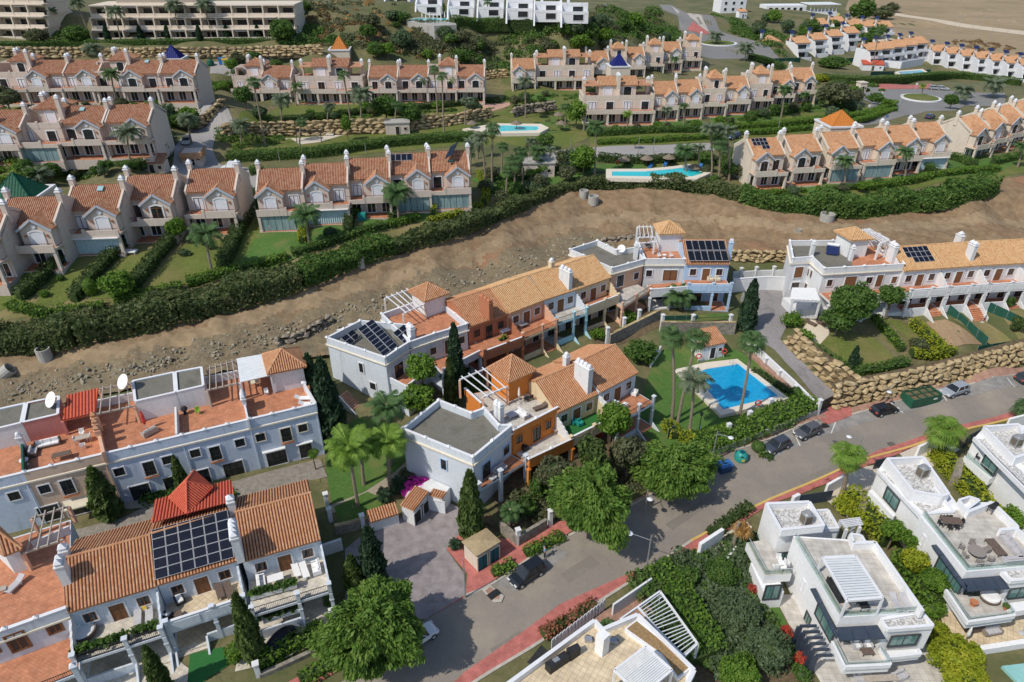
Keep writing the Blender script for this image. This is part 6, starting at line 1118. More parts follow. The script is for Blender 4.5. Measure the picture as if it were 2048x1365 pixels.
# ================================================================ apartment blocks, top left
def apartments(label,a,b,z,floors,bays,depth=12,wm=ROSE2):
 A_,B_=P(*a,z),P(*b,z);d=B_-A_;yaw=atan2(d.y,d.x);w_=d.length;T=thing('apartment_building',label,'apartment building',A_,yaw,'beige apartment blocks at top left');bw=w_/bays;fh=3.3
 for f in range(floors):
  sb=f*1.5;bl(T,'wall',wm,0,2.4+sb,f*fh-(2 if f==0 else 0),w_,depth+4,(f+1)*fh-.4);bl(T,'slab',wm,-.2,sb,(f+1)*fh-.4,w_+.2,depth+4.2,(f+1)*fh-.05)
  bl(T,'balcony_parapet',wm,0,sb-.1,f*fh-.3,w_,sb+.15,f*fh+.85)
  for i in range(bays):
   bl(T,'fin_wall',wm,i*bw-.2,sb-.2,f*fh-.3,i*bw+.2,2.39+sb,(f+1)*fh-.41);wl(T,((i+.5)*bw,2.39+sb,f*fh+.05),0,bw*.66,2.1,wm,GLASS,DARKF,(2,0),name='balcony_door',tw=.1)
   if rng.random()<.4: bl(T,'awning',FABW if rng.random()<.6 else CREAMF,i*bw+.6,sb+.2,f*fh+2.5,(i+1)*bw-.6,2.3+sb,f*fh+2.6)
 k=MB();zt=floors*fh;k.box(w_*.1,8,zt-.049,w_*.5,15,zt+2.4);pl(T,'penthouse',k,wm);bl(T,'penthouse_roof',wm,w_*.08,7,zt+2.401,w_*.52,15.5,zt+2.7);return T
apartments('long three storey beige apartment block behind the palm trees','' or (188,82),(592,80),28.6,3,13);apartments('beige apartment block cut by the top left corner',(-60,78),(92,80),29,4,5)
# ================================================================ white terraces far away
WF=paint('far white',(.72,.73,.75));SOLF=mat('blue collector glass',(.012,.02,.075),(.02,.03,.1),rough=.12,spec=.6)
def white_far(T,w_,hip=False,coll=True):
 bl(T,'wall',WF,0,2.5,-2.5,w_,9,5.6)
 if hip: hip_roof(T,[(-.3,2.2,5.6),(w_+.3,2.2,5.6),(w_+.3,9.3,5.6),(-.3,9.3,5.6)],7.6,T_WH,pitch=.5)
 else: gable_roof(T,(-.05,2.1,5.5),(w_+.05,2.1,5.5),(w_+.05,6.8,7.5),(-.05,6.8,7.5),T_WH,pitch=.5);gable_roof(T,(w_+.05,9.4,5.5),(-.05,9.4,5.5),(-.05,6.8,7.5),(w_+.05,6.8,7.5),T_WH,pitch=.5)
 for z0,y1 in ((0,-.5),(2.9,.3)):
  bl(T,'balcony_slab',WF,0,y1,z0-.25-(2 if z0==0 else 0),w_,2.49,z0);bl(T,'balcony_parapet',WF,.3,y1-.02,z0+.001,w_-.3,y1+.15,z0+.85)
  wl(T,(w_*.5,2.48,z0+.02),0,w_*.55,2.0,WF,GLASS,DARKF,(1,0),name='balcony_door')
 st=[(2.5,5.2),(1.4,5.2),(.6,4.4),(.3,3.8),(-.4,3.0),(-.5,2.2),(-1.3,1.2),(-1.3,-2),(2.5,-2)];n=len(st);k=MB();k.add([(-.13,y,z) for y,z in st]+[(.13,y,z) for y,z in st],[list(range(n))[::-1],list(range(n,2*n))]+[[i,(i+1)%n,n+(i+1)%n,n+i] for i in range(n)]);pl(T,'side_wall',k,WF)
 k=MB();k.box(.1,6.0,5.8,.9,6.9,8.6);o=pl(T,'chimney',k,WF)
 if coll: k=MB();k.add([(-.6,5.5,8.7),(1.4,5.5,8.7),(1.4,7.0,9.5),(-.6,7.0,9.5),(-.6,5.5,8.6),(1.4,5.5,8.6),(1.4,7.0,9.4),(-.6,7.0,9.4)],QA);pl(T,'solar_collector',k,SOLF)
def far_row(group,lst,z,yaw,w_,hips=(),sc_=1):
 out=[];pr={}
 for i,(a,b) in enumerate(lst):
  h=i in hips
  if h not in pr: T=thing('terraced_house',None,'house',(0,0,0));white_far(T,w_,h);pr[h]=T
  else: T=copytree(pr[h])
  p=P(a,b,z[i] if hasattr(z,'__len__') else z);T.location=p;T.rotation_euler=(0,0,R(yaw));T.scale=(sc_,)*3;out.append(T)
 label_row(out,group[0],group[1]);return out
far_row(('white orange-roofed house in the upper right edge row','white houses of the upper right edge row'),[(1862+i*29.5,132+i*5.2) for i in range(8)],2.0,-6,6.0,(),1.12)
far_row(('white stepped house with orange roof left of the turquoise pool','white houses left of the far turquoise pool'),[(1532,118),(1592,120),(1627,112),(1660,104),(1693,97),(1736,134),(1760,131),(1784,127),(1808,123),(1830,119)],[6.5,6.5,6.5,6.5,6.5,4.2,4.2,4.2,4.2,4.2],14,6.6,(0,),1.2)
far_row(('orange roofed white house behind the far white cluster','white houses at the rear of the far cluster'),[(1630,78),(1665,74),(1700,80),(1730,82),(1760,84)],[6,6,6,5,5],10,6.6,(),1.25)
def white_step(T):
 for z0,y0,hh in ((-1,0,3.4),(2.4,4.2,2.7)):
  bl(T,'wall',WF,0,y0,z0,8.6,12,z0+hh);bl(T,'parapet',WF,0,y0-.05,z0+hh,8.6,y0+.2,z0+hh+.9);wl(T,(5.4,y0-.01,max(z0,0)+.1),0,3.2,2.1,WF,GLASS,DARKF,(1,0),name='balcony_door')
 k=MB();st=[(-3,-2),(0,2.6),(.5,3.6),(4.2,5.4),(4.6,6.4),(12,6.4),(12,-2)];n=len(st);k.add([(-.2,y,z) for y,z in st]+[(.3,y,z) for y,z in st],[list(range(n))[::-1],list(range(n,2*n))]+[[i,(i+1)%n,n+(i+1)%n,n+i] for i in range(n)]);pl(T,'stair_wall',k,WF);bl(T,'chimney',WF,2,9,5,2.9,9.9,7)
wt=[]
for i,(a,b) in enumerate(((770,14),(832,20),(896,24),(955,26),(1013,29),(1068,33),(1122,36))):
 if i==0: T=thing('terraced_house',None,'house',(0,0,0));white_step(T)
 else: T=copytree(wt[0])
 T.location=P(a,b+6,32.6);T.scale=(1.05,1,.85);T.rotation_euler=(0,0,R(-2));wt.append(T)
label_row(wt,'white stepped holiday house above the hillside lawn','white holiday houses at the top edge')
T=thing('restaurant','long white building with covered terrace at the top right','building',P(1530,36,9),R(4));bl(T,'wall',WF,0,0,-2,26,12,7);bl(T,'terrace_base',WF,28,-2,-2,46,12,3.4);bl(T,'canopy',METW,27,-3,7.4,47,12,7.8)
for i in range(8): bl(T,'post',TRIM,28+i*2.4,-2,3.4,28.3+i*2.4,-1.7,7.4)
for i in range(6): wl(T,(2.5+i*4,-.01,.2),0,2.0,2.2,WF,GLASS,DARKF,(1,0));wl(T,(2.5+i*4,-.01,3.8),0,2.0,2.0,WF,GLASS,DARKF,(1,0))
T=thing('white_house','tall white building beyond the road at the top edge','building',P(1440,26,14),R(8));bl(T,'wall',WF,0,0,-4,16,12,9);[wl(T,(3+i*5,-.01,1+f*3.4),0,1.6,1.6,WF,GLASS,DARKF,(1,0)) for i in range(3) for f in range(2)]
# ================================================================ foliage
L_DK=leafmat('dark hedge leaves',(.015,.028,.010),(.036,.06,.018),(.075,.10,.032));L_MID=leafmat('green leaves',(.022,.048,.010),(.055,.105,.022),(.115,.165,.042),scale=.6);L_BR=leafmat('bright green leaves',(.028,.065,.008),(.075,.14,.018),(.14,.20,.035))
L_YEL=leafmat('yellow green leaves',(.07,.10,.008),(.17,.20,.015),(.30,.28,.03),scale=.7);L_OLV=leafmat('olive leaves',(.035,.042,.02),(.075,.085,.042),(.13,.13,.07));L_CYP=leafmat('cypress leaves',(.010,.024,.012),(.022,.045,.022),(.045,.075,.036));L_CYB=leafmat('juniper leaves',(.025,.042,.012),(.055,.085,.022),(.1,.13,.04))
L_HEDGE=leafmat('bank hedge leaves',(.024,.036,.012),(.062,.085,.03),(.13,.125,.055),scale=.5);L_GRN=leafmat('grey green leaves',(.03,.052,.025),(.068,.102,.05),(.12,.15,.08));L_PALM=leafmat('palm leaves',(.022,.052,.018),(.05,.095,.032),(.1,.15,.055),scale=1.5);L_PALMB=leafmat('bright palm leaves',(.045,.095,.012),(.10,.17,.025),(.18,.25,.05),scale=1.5);L_DEAD=leafmat('dead palm leaves',(.16,.09,.03),(.28,.17,.06),(.4,.27,.11))
L_DATE=leafmat('grey green palm leaves',(.045,.065,.035),(.09,.115,.07),(.15,.175,.115),scale=1.5);L_FEA=leafmat('feathery leaves',(.032,.07,.013),(.082,.145,.026),(.16,.215,.05),scale=.55);L_RED=leafmat('red young leaves',(.20,.025,.02),(.33,.05,.035),(.40,.13,.06));L_MAG=leafmat('magenta flowers',(.26,.015,.17),(.45,.04,.30),(.55,.10,.40));L_BRN=leafmat('brown dry leaves',(.08,.05,.025),(.15,.095,.045),(.22,.16,.08));L_TIP=leafmat('red tipped hedge leaves',(.05,.05,.015),(.17,.07,.04),(.28,.14,.09))
BARK=mat('bark',(.13,.10,.07),(.22,.18,.13),scale=4,bump=.5,bscale=8);PBARK=mat('palm bark',(.20,.16,.115),(.31,.26,.195),scale=3,bump=.5,bscale=6,stretch=(1,1,4))
def cards(name,pts,nrm,size,m,asp=1.0,bias=.6,seed=0,updir=None):
 g=np.random.default_rng(seed);n=len(pts);pts=np.asarray(pts,float);r=g.normal(size=(n,3));nn=np.asarray(nrm)*bias+r*(1-bias)*.9;nn/=np.linalg.norm(nn,axis=1)[:,None]+1e-9
 t=g.normal(size=(n,3)) if updir is None else np.asarray(updir)+g.normal(size=(n,3))*.25;a=np.cross(nn,t);a/=np.linalg.norm(a,axis=1)[:,None]+1e-9;b=np.cross(a,nn);s=(size*(.6+.8*g.random(n)))[:,None] if np.isscalar(size) else np.asarray(size)[:,None]
 a=a*s*.5;b=b*s*.5*asp;V=np.stack([pts-a*.35-b,pts+a-b*.2,pts+a*.35+b,pts-a+b*.2],1).reshape(-1,3)
 me=bpy.data.meshes.new(name);me.vertices.add(n*4);me.vertices.foreach_set('co',V.astype(np.float32).ravel());me.loops.add(n*4);me.loops.foreach_set('vertex_index',np.arange(n*4,dtype=np.int32));me.polygons.add(n);me.polygons.foreach_set('loop_start',np.arange(0,n*4,4,dtype=np.int32));me.polygons.foreach_set('loop_total',np.full(n,4,dtype=np.int32))
 for x in (m if isinstance(m,list) else [m]): me.materials.append(x)
 me.update(calc_edges=True);return me
def sph(n,g): v=g.normal(size=(n,3));return v/np.linalg.norm(v,axis=1)[:,None]
def crown_pts(nc,nl,rad=(1,1,1),cr=.34,seed=0,flat=0.,inner=.55):
 g=np.random.default_rng(seed);d=sph(nc,g);rr=inner+(1-inner)*g.random(nc)**.6;c=d*rr[:,None]*(1-cr*.7);c[:,2]=np.where(c[:,2]<-flat,c[:,2]*.6,c[:,2]);R_=cr*(.65+.7*g.random(nc))
 l=sph(nc*nl,g);lr=(.55+.45*g.random(nc*nl)**.5);p=np.repeat(c,nl,0)+l*lr[:,None]*np.repeat(R_,nl)[:,None];nr=l*.7+np.repeat(d,nl,0)*.5;return p*np.array(rad),nr
CM={}
def crown_mesh(kind,m,var):
 k=(kind,m.name,var)
 if k in CM: return CM[k]
 s=hash_(k)
 if kind=='bush': p,n=crown_pts(30,46,(1,1,.85),.36,s,.3);me=cards('crown',p,n,.15,m,1.2,.55,s)
 elif kind=='tree': p,n=crown_pts(60,60,(1,1,.85),.3,s,.3);me=cards('crown',p,n,.12,m,1.3,.5,s)
 elif kind=='dense': p,n=crown_pts(90,110,(1,1,.8),.27,s,.25);me=cards('crown',p,n,.075,m,1.4,.5,s)
 elif kind=='cyp':
  g=np.random.default_rng(s);q=3200;z=g.random(q)**1.15;a=g.random(q)*6.283;pr_=np.minimum(1,np.minimum(z*9+.45,(1-z)**.62*1.35));lump=1+.14*np.sin(a*3+z*17+s)+.10*np.sin(a*5-z*29);r=pr_*lump*(.72+.28*g.random(q));p=np.stack([r*np.cos(a),r*np.sin(a),z],1);n=np.stack([np.cos(a),np.sin(a),np.full(q,.15)],1);me=cards('crown',p*np.array((1,1,6.0)),n,.34,m,2.0,.55,s,np.tile((0,0,1),(q,1)))
 elif kind=='ball': g=np.random.default_rng(s);d=sph(1500,g);me=cards('crown',d*(.88+.14*g.random(1500))[:,None],d,.13,m,1.2,.75,s)
 CM[k]=me;return me
def hash_(k):
 h=0
 for ch in str(k): h=(h*131+ord(ch))%1000003
 return h
IN={}
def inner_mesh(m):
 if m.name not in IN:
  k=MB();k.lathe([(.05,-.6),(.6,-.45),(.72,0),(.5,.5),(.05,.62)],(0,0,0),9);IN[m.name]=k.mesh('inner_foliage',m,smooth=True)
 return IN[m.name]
def h_at(p,px,py):
 v=(682.5-py)/F;dz=p.y*(v*CT-ST)/(CT+v*ST);d=p.y*CT-dz*ST;return CAMZ+dz,(px-1024)/F*d
def plant(name,label,cat,px,py,rx,ry,kind,m,var=0,trunk=.0,group=None,base=None,tm=None,dark=True):
 "crown centred on the photo point (px,py) with radii in photo pixels;trunk = height of bare stem in metres"
 p=G(px,py) if base is None else G(*base)
 if base is None:
  s=pxscale(p);r=rx/s;p=G(px,py+ry*.55);h=r*ry/rx*.9;cz=h*.75+trunk
 else:
  z,x=h_at(p,px,py);s=pxscale(Ve((p.x,p.y,z)));r=rx/s;h=ry/s;cz=max(z-p.z,h*.5)
 T=thing(name,label,cat,p,rng.random()*6.28,group);o=il(T,'crown',crown_mesh(kind,m,var),(0,0,cz),0,(r,r,h))
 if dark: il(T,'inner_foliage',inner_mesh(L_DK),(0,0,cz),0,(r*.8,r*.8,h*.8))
 if cz>h*.8:
  k=MB();k.tube([(0,0,-.4),(.1*r,0,cz*.5),(0,.05*r,cz)],[.05*r+.06,.04*r+.05,.03*r+.03],7);pl(T,'trunk',k,tm or BARK)
  if kind in('tree','dense'):
   for i in range(3): a=i*2.1+var;k=MB();k.tube([(0,0,cz*.55),(cos(a)*r*.45,sin(a)*r*.45,cz+h*.15)],[.035*r+.03,.015*r+.02],5);pl(T,'limb',k,tm or BARK)
 return T
# ---------------------------------------------------------------- palms
PM={}
def frond(kind,m,var):
 k=(kind,m.name,var)
 if k in PM: return PM[k]
 g=random.Random(hash_(k));mb=MB()
 if kind=='feather':
  dr=(.55,.85,1.25)[var%3];el=(.95,.55,.1)[var%3];pts=[];a=el;x=z=0;n=9
  for i in range(n+1): pts.append(Ve((x,0,z)));x+=cos(a)/n;z+=sin(a)/n;a-=dr*(i+1)/n*.34+.04
  mb.tube(pts,[.012]*5+[.008]*5,4,0,False)
  for i in range(1,n*3):
   t=i/(n*3);j=min(int(t*n),n-1);q=pts[j].lerp(pts[j+1],t*n-j);d=(pts[j+1]-pts[j]).normalized();l=.33*sin(pi*min(1,t*.86+.14))**.7*(.85+.3*g.random())
   for s in (-1,1):
    side=Ve((0,s,0));tip=q+(side*.8+d*.55+Ve((0,0,-.28-.25*g.random()))).normalized()*l;wv=d*.022
    mb.add([q-wv,q+wv,tip+wv*.4,tip-wv*.4],[[0,1,2,3]])
 else:
  el=(1.25,.62,-.1)[var%3];pl_=(.34,.48,.5)[var%3];st=Ve((cos(el),0,sin(el)))*pl_;mb.tube([(0,0,0),st*.6+Ve((0,0,.02)),st],[.014,.011,.008],4,0,False);e2=el-(.25,.55,.75)[var%3];d=Ve((cos(e2),0,sin(e2)));up=Ve((-d.z,0,d.x))
  n=19
  for i in range(n):
   a=(i/(n-1)-.5)*3.5;v=(d*cos(a)+Ve((0,1,0))*sin(a)-up*(.12+.1*abs(sin(a)))).normalized();l=.5*(.72+.28*cos(a))*(.88+.24*g.random());mid=st+v*l*.62+up*.025*(i%2);tip=st+v*l+Ve((0,0,-.10-.16*g.random()));w_=(Ve((0,1,0))*cos(a)-d*sin(a))*.03
   mb.add([st,mid-w_,tip,mid+w_],[[0,1,2,3]])
 PM[k]=mb.mesh('frond',m);return PM[k]
def palm(label,bx,by,cx,cy,R_px,kind='feather',m=None,group=None,nf=26,skirt=0,single_=False,cat='palm tree',trunkm=None,tr=.2):
 m=m or L_PALM;p=G(bx,by);z,x=h_at(p,cx,cy);h=max(z-p.z,.3);s=pxscale(Ve((p.x,p.y,z)));r=R_px/s;lx=max(-2.5,min(2.5,x-p.x))
 T=thing('palm_tree' if cat=='palm tree' else 'cycad',label,cat,p,0,group)
 if h>.8:
  k=MB();k.tube([(0,0,-.4),(lx*.15,0,h*.3),(lx*.5,0,h*.65),(lx,0,h)],[tr*1.35,tr,tr*.9,tr*.95],8);pl(T,'trunk',k,trunkm or PBARK)
  if kind=='feather' and R_px>25: k=MB();k.tube([(lx*.93,0,h*.93),(lx,0,h+.25)],[tr*1.1,tr*.7],8);pl(T,'crownshaft',k,L_PALMB if m is L_PALMB else PBARK)
 g=random.Random(int(bx*7+by));
 fr=[]
 for i in range(nf):
  t=(i+.5)/nf;v=0 if t<.3 else (1 if t<.68 else 2);a=i*2.39996+g.random()*.3;fr.append((v,a,(.82+.3*g.random())*(.85 if v==0 else 1)))
 if single_:
  vs=[];fs=[]
  for v,a,sc_ in fr:
   me=frond(kind,m,v);M=Matrix.Translation((lx,0,h))@Matrix.Rotation(a,4,'Z')@Matrix.Scale(sc_*r,4);k0=len(vs);vs+=[tuple(M@q.co) for q in me.vertices];fs+=[[i+k0 for i in f.vertices] for f in me.polygons]
  k=MB();k.v=vs;k.f=fs;k.m=[0]*len(fs);pl(T,'fronds',k,m,kind='stuff')
 else:
  for v,a,sc_ in fr: il(T,'frond',frond(kind,m,v),(lx,0,h),a,sc_*r)
  for i in range(skirt): il(T,'dead_frond',frond(kind,L_DEAD,2),(lx,0,h-.25-.4*g.random()),i*2.4,r*.75).rotation_euler=(0,.9+.3*g.random(),i*2.4)
 return T
gp='palms'
for a in (("leftmost tall feather palm on the lawn beside the cobbled path",716,1015,697,893,62,'feather',L_PALMB,"feather palms on the shaded lawn",30),("feather palm just right of the tallest lawn palm",728,970,722,887,48,'feather',L_PALMB,"feather palms on the shaded lawn",28),("feather palm above the cycads next to the white corner house",780,978,775,878,50,'feather',L_PALMB,"feather palms on the shaded lawn",28),("feather palm standing in front of the solar roofed corner house",783,930,773,812,48,'feather',L_PALM,"feather palms on the shaded lawn",28)): palm(*a[:9],nf=a[9])
palm('tall slender fan palm at the left end of the blue pool',1344,843,1344,672,34,'fan',L_PALM,'tall palms by the blue pool',30);palm('tall leaning fan palm between the pool edge and the leftmost palm',1355,847,1394,676,36,'fan',L_PALM,'tall palms by the blue pool',30);palm('shorter feather palm nearest the lamp by the pool',1377,876,1389,760,42,'feather',L_DATE,'tall palms by the blue pool',22);palm('tall leaning fan palm on the right side of the blue pool',1478,838,1505,683,38,'fan',L_PALM,'tall palms by the blue pool',30)
palm('fan palm with brown skirt beside the road, left of the roof with heat pump',1684,990,1698,912,42,'fan',L_PALMB,'fan palms along the road',34,26,tr=.26);palm('fan palm beside the road near the green skip side',1878,915,1889,860,46,'fan',L_PALMB,'fan palms along the road',34,14,tr=.26);palm('fan palm cut by the right photo edge above the road',2046,838,2050,815,30,'fan',L_PALM,'fan palms along the road',26,6,tr=.26)
T=palm('withered palm with hanging dead leaves beside the road',1465,1098,1478,1045,3,'fan',L_DEAD,None,1);
h=h_at(G(1465,1098),1478,1040)[0]-G(1465,1098).z
for i in range(16): il(T,'dead_frond',frond('fan',L_DEAD,2),(.6,0,h),i*2.4,2.3).rotation_euler=(0,1.1+.2*(i%3),i*2.4)
for a in (("spiky dark cycad by the driveway kiosk",911,1096,911,1088,17),("left spiky cycad on the gravel bed by the bougainvillea",768,1000,768,990,24),("right spiky cycad on the gravel bed by the bougainvillea",795,978,797,968,24)): palm(*a,'feather',L_CYP,'cycads by the driveway',22,cat='cycad',tr=.15)
palm('broad palm clump in front of the grey white and blue houses',1362,618,1358,590,40,'feather',L_PALM,None,34);palm('bushy palm above the stone wall by the kiosk',1018,1060,1020,1022,30,'feather',L_PALM,None,26);palm('small palm in the bed by the bottom villa roof',1212,1265,1213,1250,20,'feather',L_PALM,None,18)
UP=[('fan palm with yellow skirt in the left lawn gardens',100,520,85,478,30,'fan',L_PALM),('feather palm with pale trunk on the left lawn',425,549,410,468,42,'feather',L_PALM),('feather palm before the pale curtain of the bank row',618,488,612,430,40,'feather',L_PALM),('feather palm before the third house of the bank row',798,446,793,386,38,'feather',L_PALM),
('tall fan palm left of the gardens behind the bank row',984,378,985,258,24,'fan',L_PALM),('second fan palm of the garden group behind the bank row',972,376,962,275,26,'feather',L_DATE),('lower palm of the garden group behind the bank row',1030,386,1028,325,28,'fan',L_PALM),('slim palm of the garden group beside the small pool building',1046,372,1042,305,22,'fan',L_PALM),('feather palm before the small pool building',1077,352,1076,303,26,'feather',L_PALM),('very tall feather palm left of the far curved pool',1189,353,1191,252,26,'feather',L_PALM),('feather palm inside the far curved pool terrace',1371,356,1370,302,28,'feather',L_PALM),
('left palm of the tall cluster right of the far curved pool',1422,366,1420,258,26,'feather',L_DATE),('middle palm of the tall cluster right of the far curved pool',1436,366,1440,285,24,'fan',L_PALM),('right palm of the tall cluster right of the far curved pool',1458,362,1452,262,28,'feather',L_DATE),('feather palm between the houses right of the far pool',1688,376,1689,322,24,'feather',L_PALM),('feather palm near the right end of the row right of the far pool',1808,362,1812,305,24,'feather',L_PALM),('grey trunked palm in the gardens at the right edge',2035,335,2045,292,20,'feather',L_PALM),
('tallest fan palm left of the stone garden wall',531,292,507,165,20,'fan',L_PALM),('date palm in front of the stone garden wall at left',566,272,563,200,28,'feather',L_DATE),('small feather palm by the wide penthouse row',592,212,592,172,18,'feather',L_PALM),('very tall fan palm before the wide penthouse house',704,264,687,150,18,'fan',L_PALM),('date palm in front of the stone garden wall at centre',724,266,722,188,32,'feather',L_DATE),('left of two tall fan palms before the terrace penthouse',876,240,868,138,14,'fan',L_PALM),('right of two tall fan palms before the terrace penthouse',888,266,884,152,17,'fan',L_PALM),('small feather palm by the two tall fan palms',846,206,847,160,15,'feather',L_PALM),('pale feather palm right of the two tall fan palms',906,206,904,158,14,'feather',L_PALMB),
('feather palm in front of the row below the stone wall',234,210,222,148,24,'feather',L_PALM),('small bright palm at the right of the row below the stone wall',372,206,368,170,14,'feather',L_PALMB),('date palm before the houses left of the street',264,338,254,266,34,'feather',L_DATE),('date palm on the street verge beside the gatehouse',384,288,372,238,26,'feather',L_DATE),('date palm on the lawn right of the street',484,292,481,250,26,'feather',L_DATE),('big grey palm crown behind the green pyramid',78,368,74,350,34,'feather',L_DATE),('grey palm crown against the stone terrace wall',185,112,184,98,26,'feather',L_DATE),
('palm on the lawn of the small far pool',1051,236,1050,162,21,'feather',L_DATE),('pale small palm by the small far pool',1168,262,1166,215,14,'feather',L_PALMB),('bright palm before the wide house with the blue pyramid',1254,262,1255,228,14,'feather',L_PALMB),('palm on the lawn before the blue pyramid row',1367,250,1368,212,13,'feather',L_PALM),('feather palm before the right end of the blue pyramid row',1562,236,1570,180,22,'feather',L_PALM),('short feather palm at the right end of the blue pyramid row',1612,222,1610,190,15,'feather',L_PALM),('date palm on the small far traffic island',1432,90,1431,72,20,'feather',L_DATE),('date palm below the small far traffic island',1490,122,1491,96,24,'feather',L_DATE),('left date palm by the right roundabout',1926,208,1926,182,30,'feather',L_DATE),('right date palm by the right roundabout',1986,196,1987,170,30,'feather',L_DATE),('very tall palm rising before the far white cluster',1743,142,1757,64,12,'fan',L_PALM),('tiny bright palm on the right roundabout',1843,192,1846,172,9,'feather',L_PALMB),
('palm before the long apartments, first from the left',242,82,230,22,24,'feather',L_DATE),('palm before the long apartments, second from the left',362,80,346,10,24,'feather',L_DATE),('palm before the long apartments, third from the left',424,78,409,10,24,'feather',L_DATE),('palm before the long apartments, second from the right',482,78,474,28,16,'feather',L_DATE),('palm before the long apartments, first from the right',543,70,539,22,18,'feather',L_DATE),('tall palm between the two apartment blocks, right one',182,80,152,6,22,'feather',L_DATE),('palm between the two apartment blocks, left one',112,60,102,22,16,'feather',L_PALM),
('tall palm rising before the white holiday houses, right one',1104,42,1108,-4,14,'feather',L_DATE),('tall palm rising before the white holiday houses, centre one',976,40,975,4,12,'fan',L_PALM),('palm by the white wall beside the pool building',940,350,945,290,26,'feather',L_DATE),('feather palm on the right garden of the blue pyramid row',1272,150,1275,118,15,'feather',L_PALM),('feather palm before the green pyramid row right end',1345,150,1350,118,13,'feather',L_PALM)]
for a in UP: palm(*a[:8],group='palms of the upper gardens',nf=22 if a[5]>18 else 18,single_=a[5]<19,skirt=4 if a[6]=='fan' and a[5]>20 else 0)
# ---------------------------------------------------------------- cypresses and junipers
def cypress(label,bx,by,tx,ty,wpx,m=L_CYP,var=0):
 p=G(bx,by);z,x=h_at(p,tx,ty);h=z-p.z;r=wpx/2/pxscale(Ve((p.x,p.y,(z+p.z)/2)));T=thing('cypress_tree',label,'cypress',p,rng.random()*6,'cypresses');T.rotation_euler=(0,0,rng.random()*6)
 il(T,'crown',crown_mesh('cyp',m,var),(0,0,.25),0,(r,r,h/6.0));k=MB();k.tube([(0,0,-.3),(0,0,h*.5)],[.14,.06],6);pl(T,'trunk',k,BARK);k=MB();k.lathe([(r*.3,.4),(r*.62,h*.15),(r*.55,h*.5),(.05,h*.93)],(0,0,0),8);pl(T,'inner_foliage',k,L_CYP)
for a in (('tall dark cypress beside the white terrace house of the rear row',914,790,911,655,32),('left of two dark cypresses by the tiled tower house',636,830,618,716,40),('right of two dark cypresses by the tiled tower house',668,885,638,726,52),('cypress beside the kiosk driveway',944,1075,940,950,46,L_CYB,1),('pointed cypress in the driveway corner by the big feathery tree',752,1170,741,1062,46,L_CYP,1),('smaller cypress left of the pointed driveway cypress',712,1182,709,1116,36,L_CYB,2),('cypress in front of the peach terrace house',222,1035,203,942,46,L_CYB,1),('slim cypress in front of the blue terrace houses',372,990,364,918,24,L_CYB,2),('cypress between the balconies of the white end house',512,1320,504,1195,42,L_CYB,0),('cypress by the steps of the bottom left house',332,1390,326,1300,36,L_CYB,2),('dark cypress by the alley next to the light blue end house',1490,660,1498,565,32,L_CYP,2),('yellowish juniper under the tall dark cypress',903,815,900,722,24,L_CYB,2),
('small dark conifer on the curved lawn',1703,734,1705,696,16,L_CYP,0)): cypress(*a)
for i,x in enumerate((217,284,338,401,456,518)): cypress('clipped dark column before the long apartments, '+ordinal(i,6),x,82,x-1,52,12)
# ---------------------------------------------------------------- broad feathery street trees
def feathery(label,bx,by,cx,cy,rx,ry,m=L_FEA,seed=1,n=15000,group='feathery street trees'):
 p=G(bx,by);z,x=h_at(p,cx,cy);s=pxscale(Ve((p.x,p.y,z)));r=rx/s;h=ry/s;g=np.random.default_rng(seed);T=thing('street_tree',label,'tree',p,0,group);cz=z-p.z
 q,nr=crown_pts(210,n//210,(r,r,h),.19,seed,.35,.35);lx=x-p.x;az=np.arctan2(q[:,1],q[:,0]);lb=1+.16*np.sin(3*az+seed)+.12*np.sin(5*az-seed)+.1*np.sin(2*az+2*seed);q[:,:2]*=lb[:,None]*.97;q[:,0]+=lx;q[:,2]+=cz;q[:,0]+=.35*np.sin(q[:,1]*1.3);out=q-np.array((lx,0,cz));out/=np.linalg.norm(out,axis=1)[:,None]+1e-9;up=out*1.0+np.array((0,0,-.7));nn=np.cross(np.cross(out,up)+.01,up)
 me=cards('crown',q,nn+np.array((0,0,.5)),.2,m,2.8,.5,seed,up);il(T,'crown',me,(0,0,0),0)
 k=MB();k.tube([(0,0,-.5),(lx*.2,.1,cz*.35),(lx*.4,0,cz*.6)],[.3,.22,.18],8);pl(T,'trunk',k,BARK)
 for i in range(7): a=i*.9+seed;k=MB();e=.75;k.tube([(lx*.35,0,cz*.5),(lx*.7+cos(a)*r*.4,sin(a)*r*.4,cz*.85),(lx+cos(a)*r*e,sin(a)*r*e,cz+h*.2*sin(i*2))],[.15,.1,.04],5);pl(T,'limb',k,BARK)
 return T
feathery('largest feathery tree spreading over the driveway at the bottom',735,1330,748,1258,108,86,seed=3,n=52000);feathery('feathery tree overhanging the road below the white corner house',1195,1075,1183,1005,86,78,seed=5,n=38000);feathery('feathery tree overhanging the pavement by the blue recycling bin',1345,985,1345,938,88,54,L_FEA,7,30000)
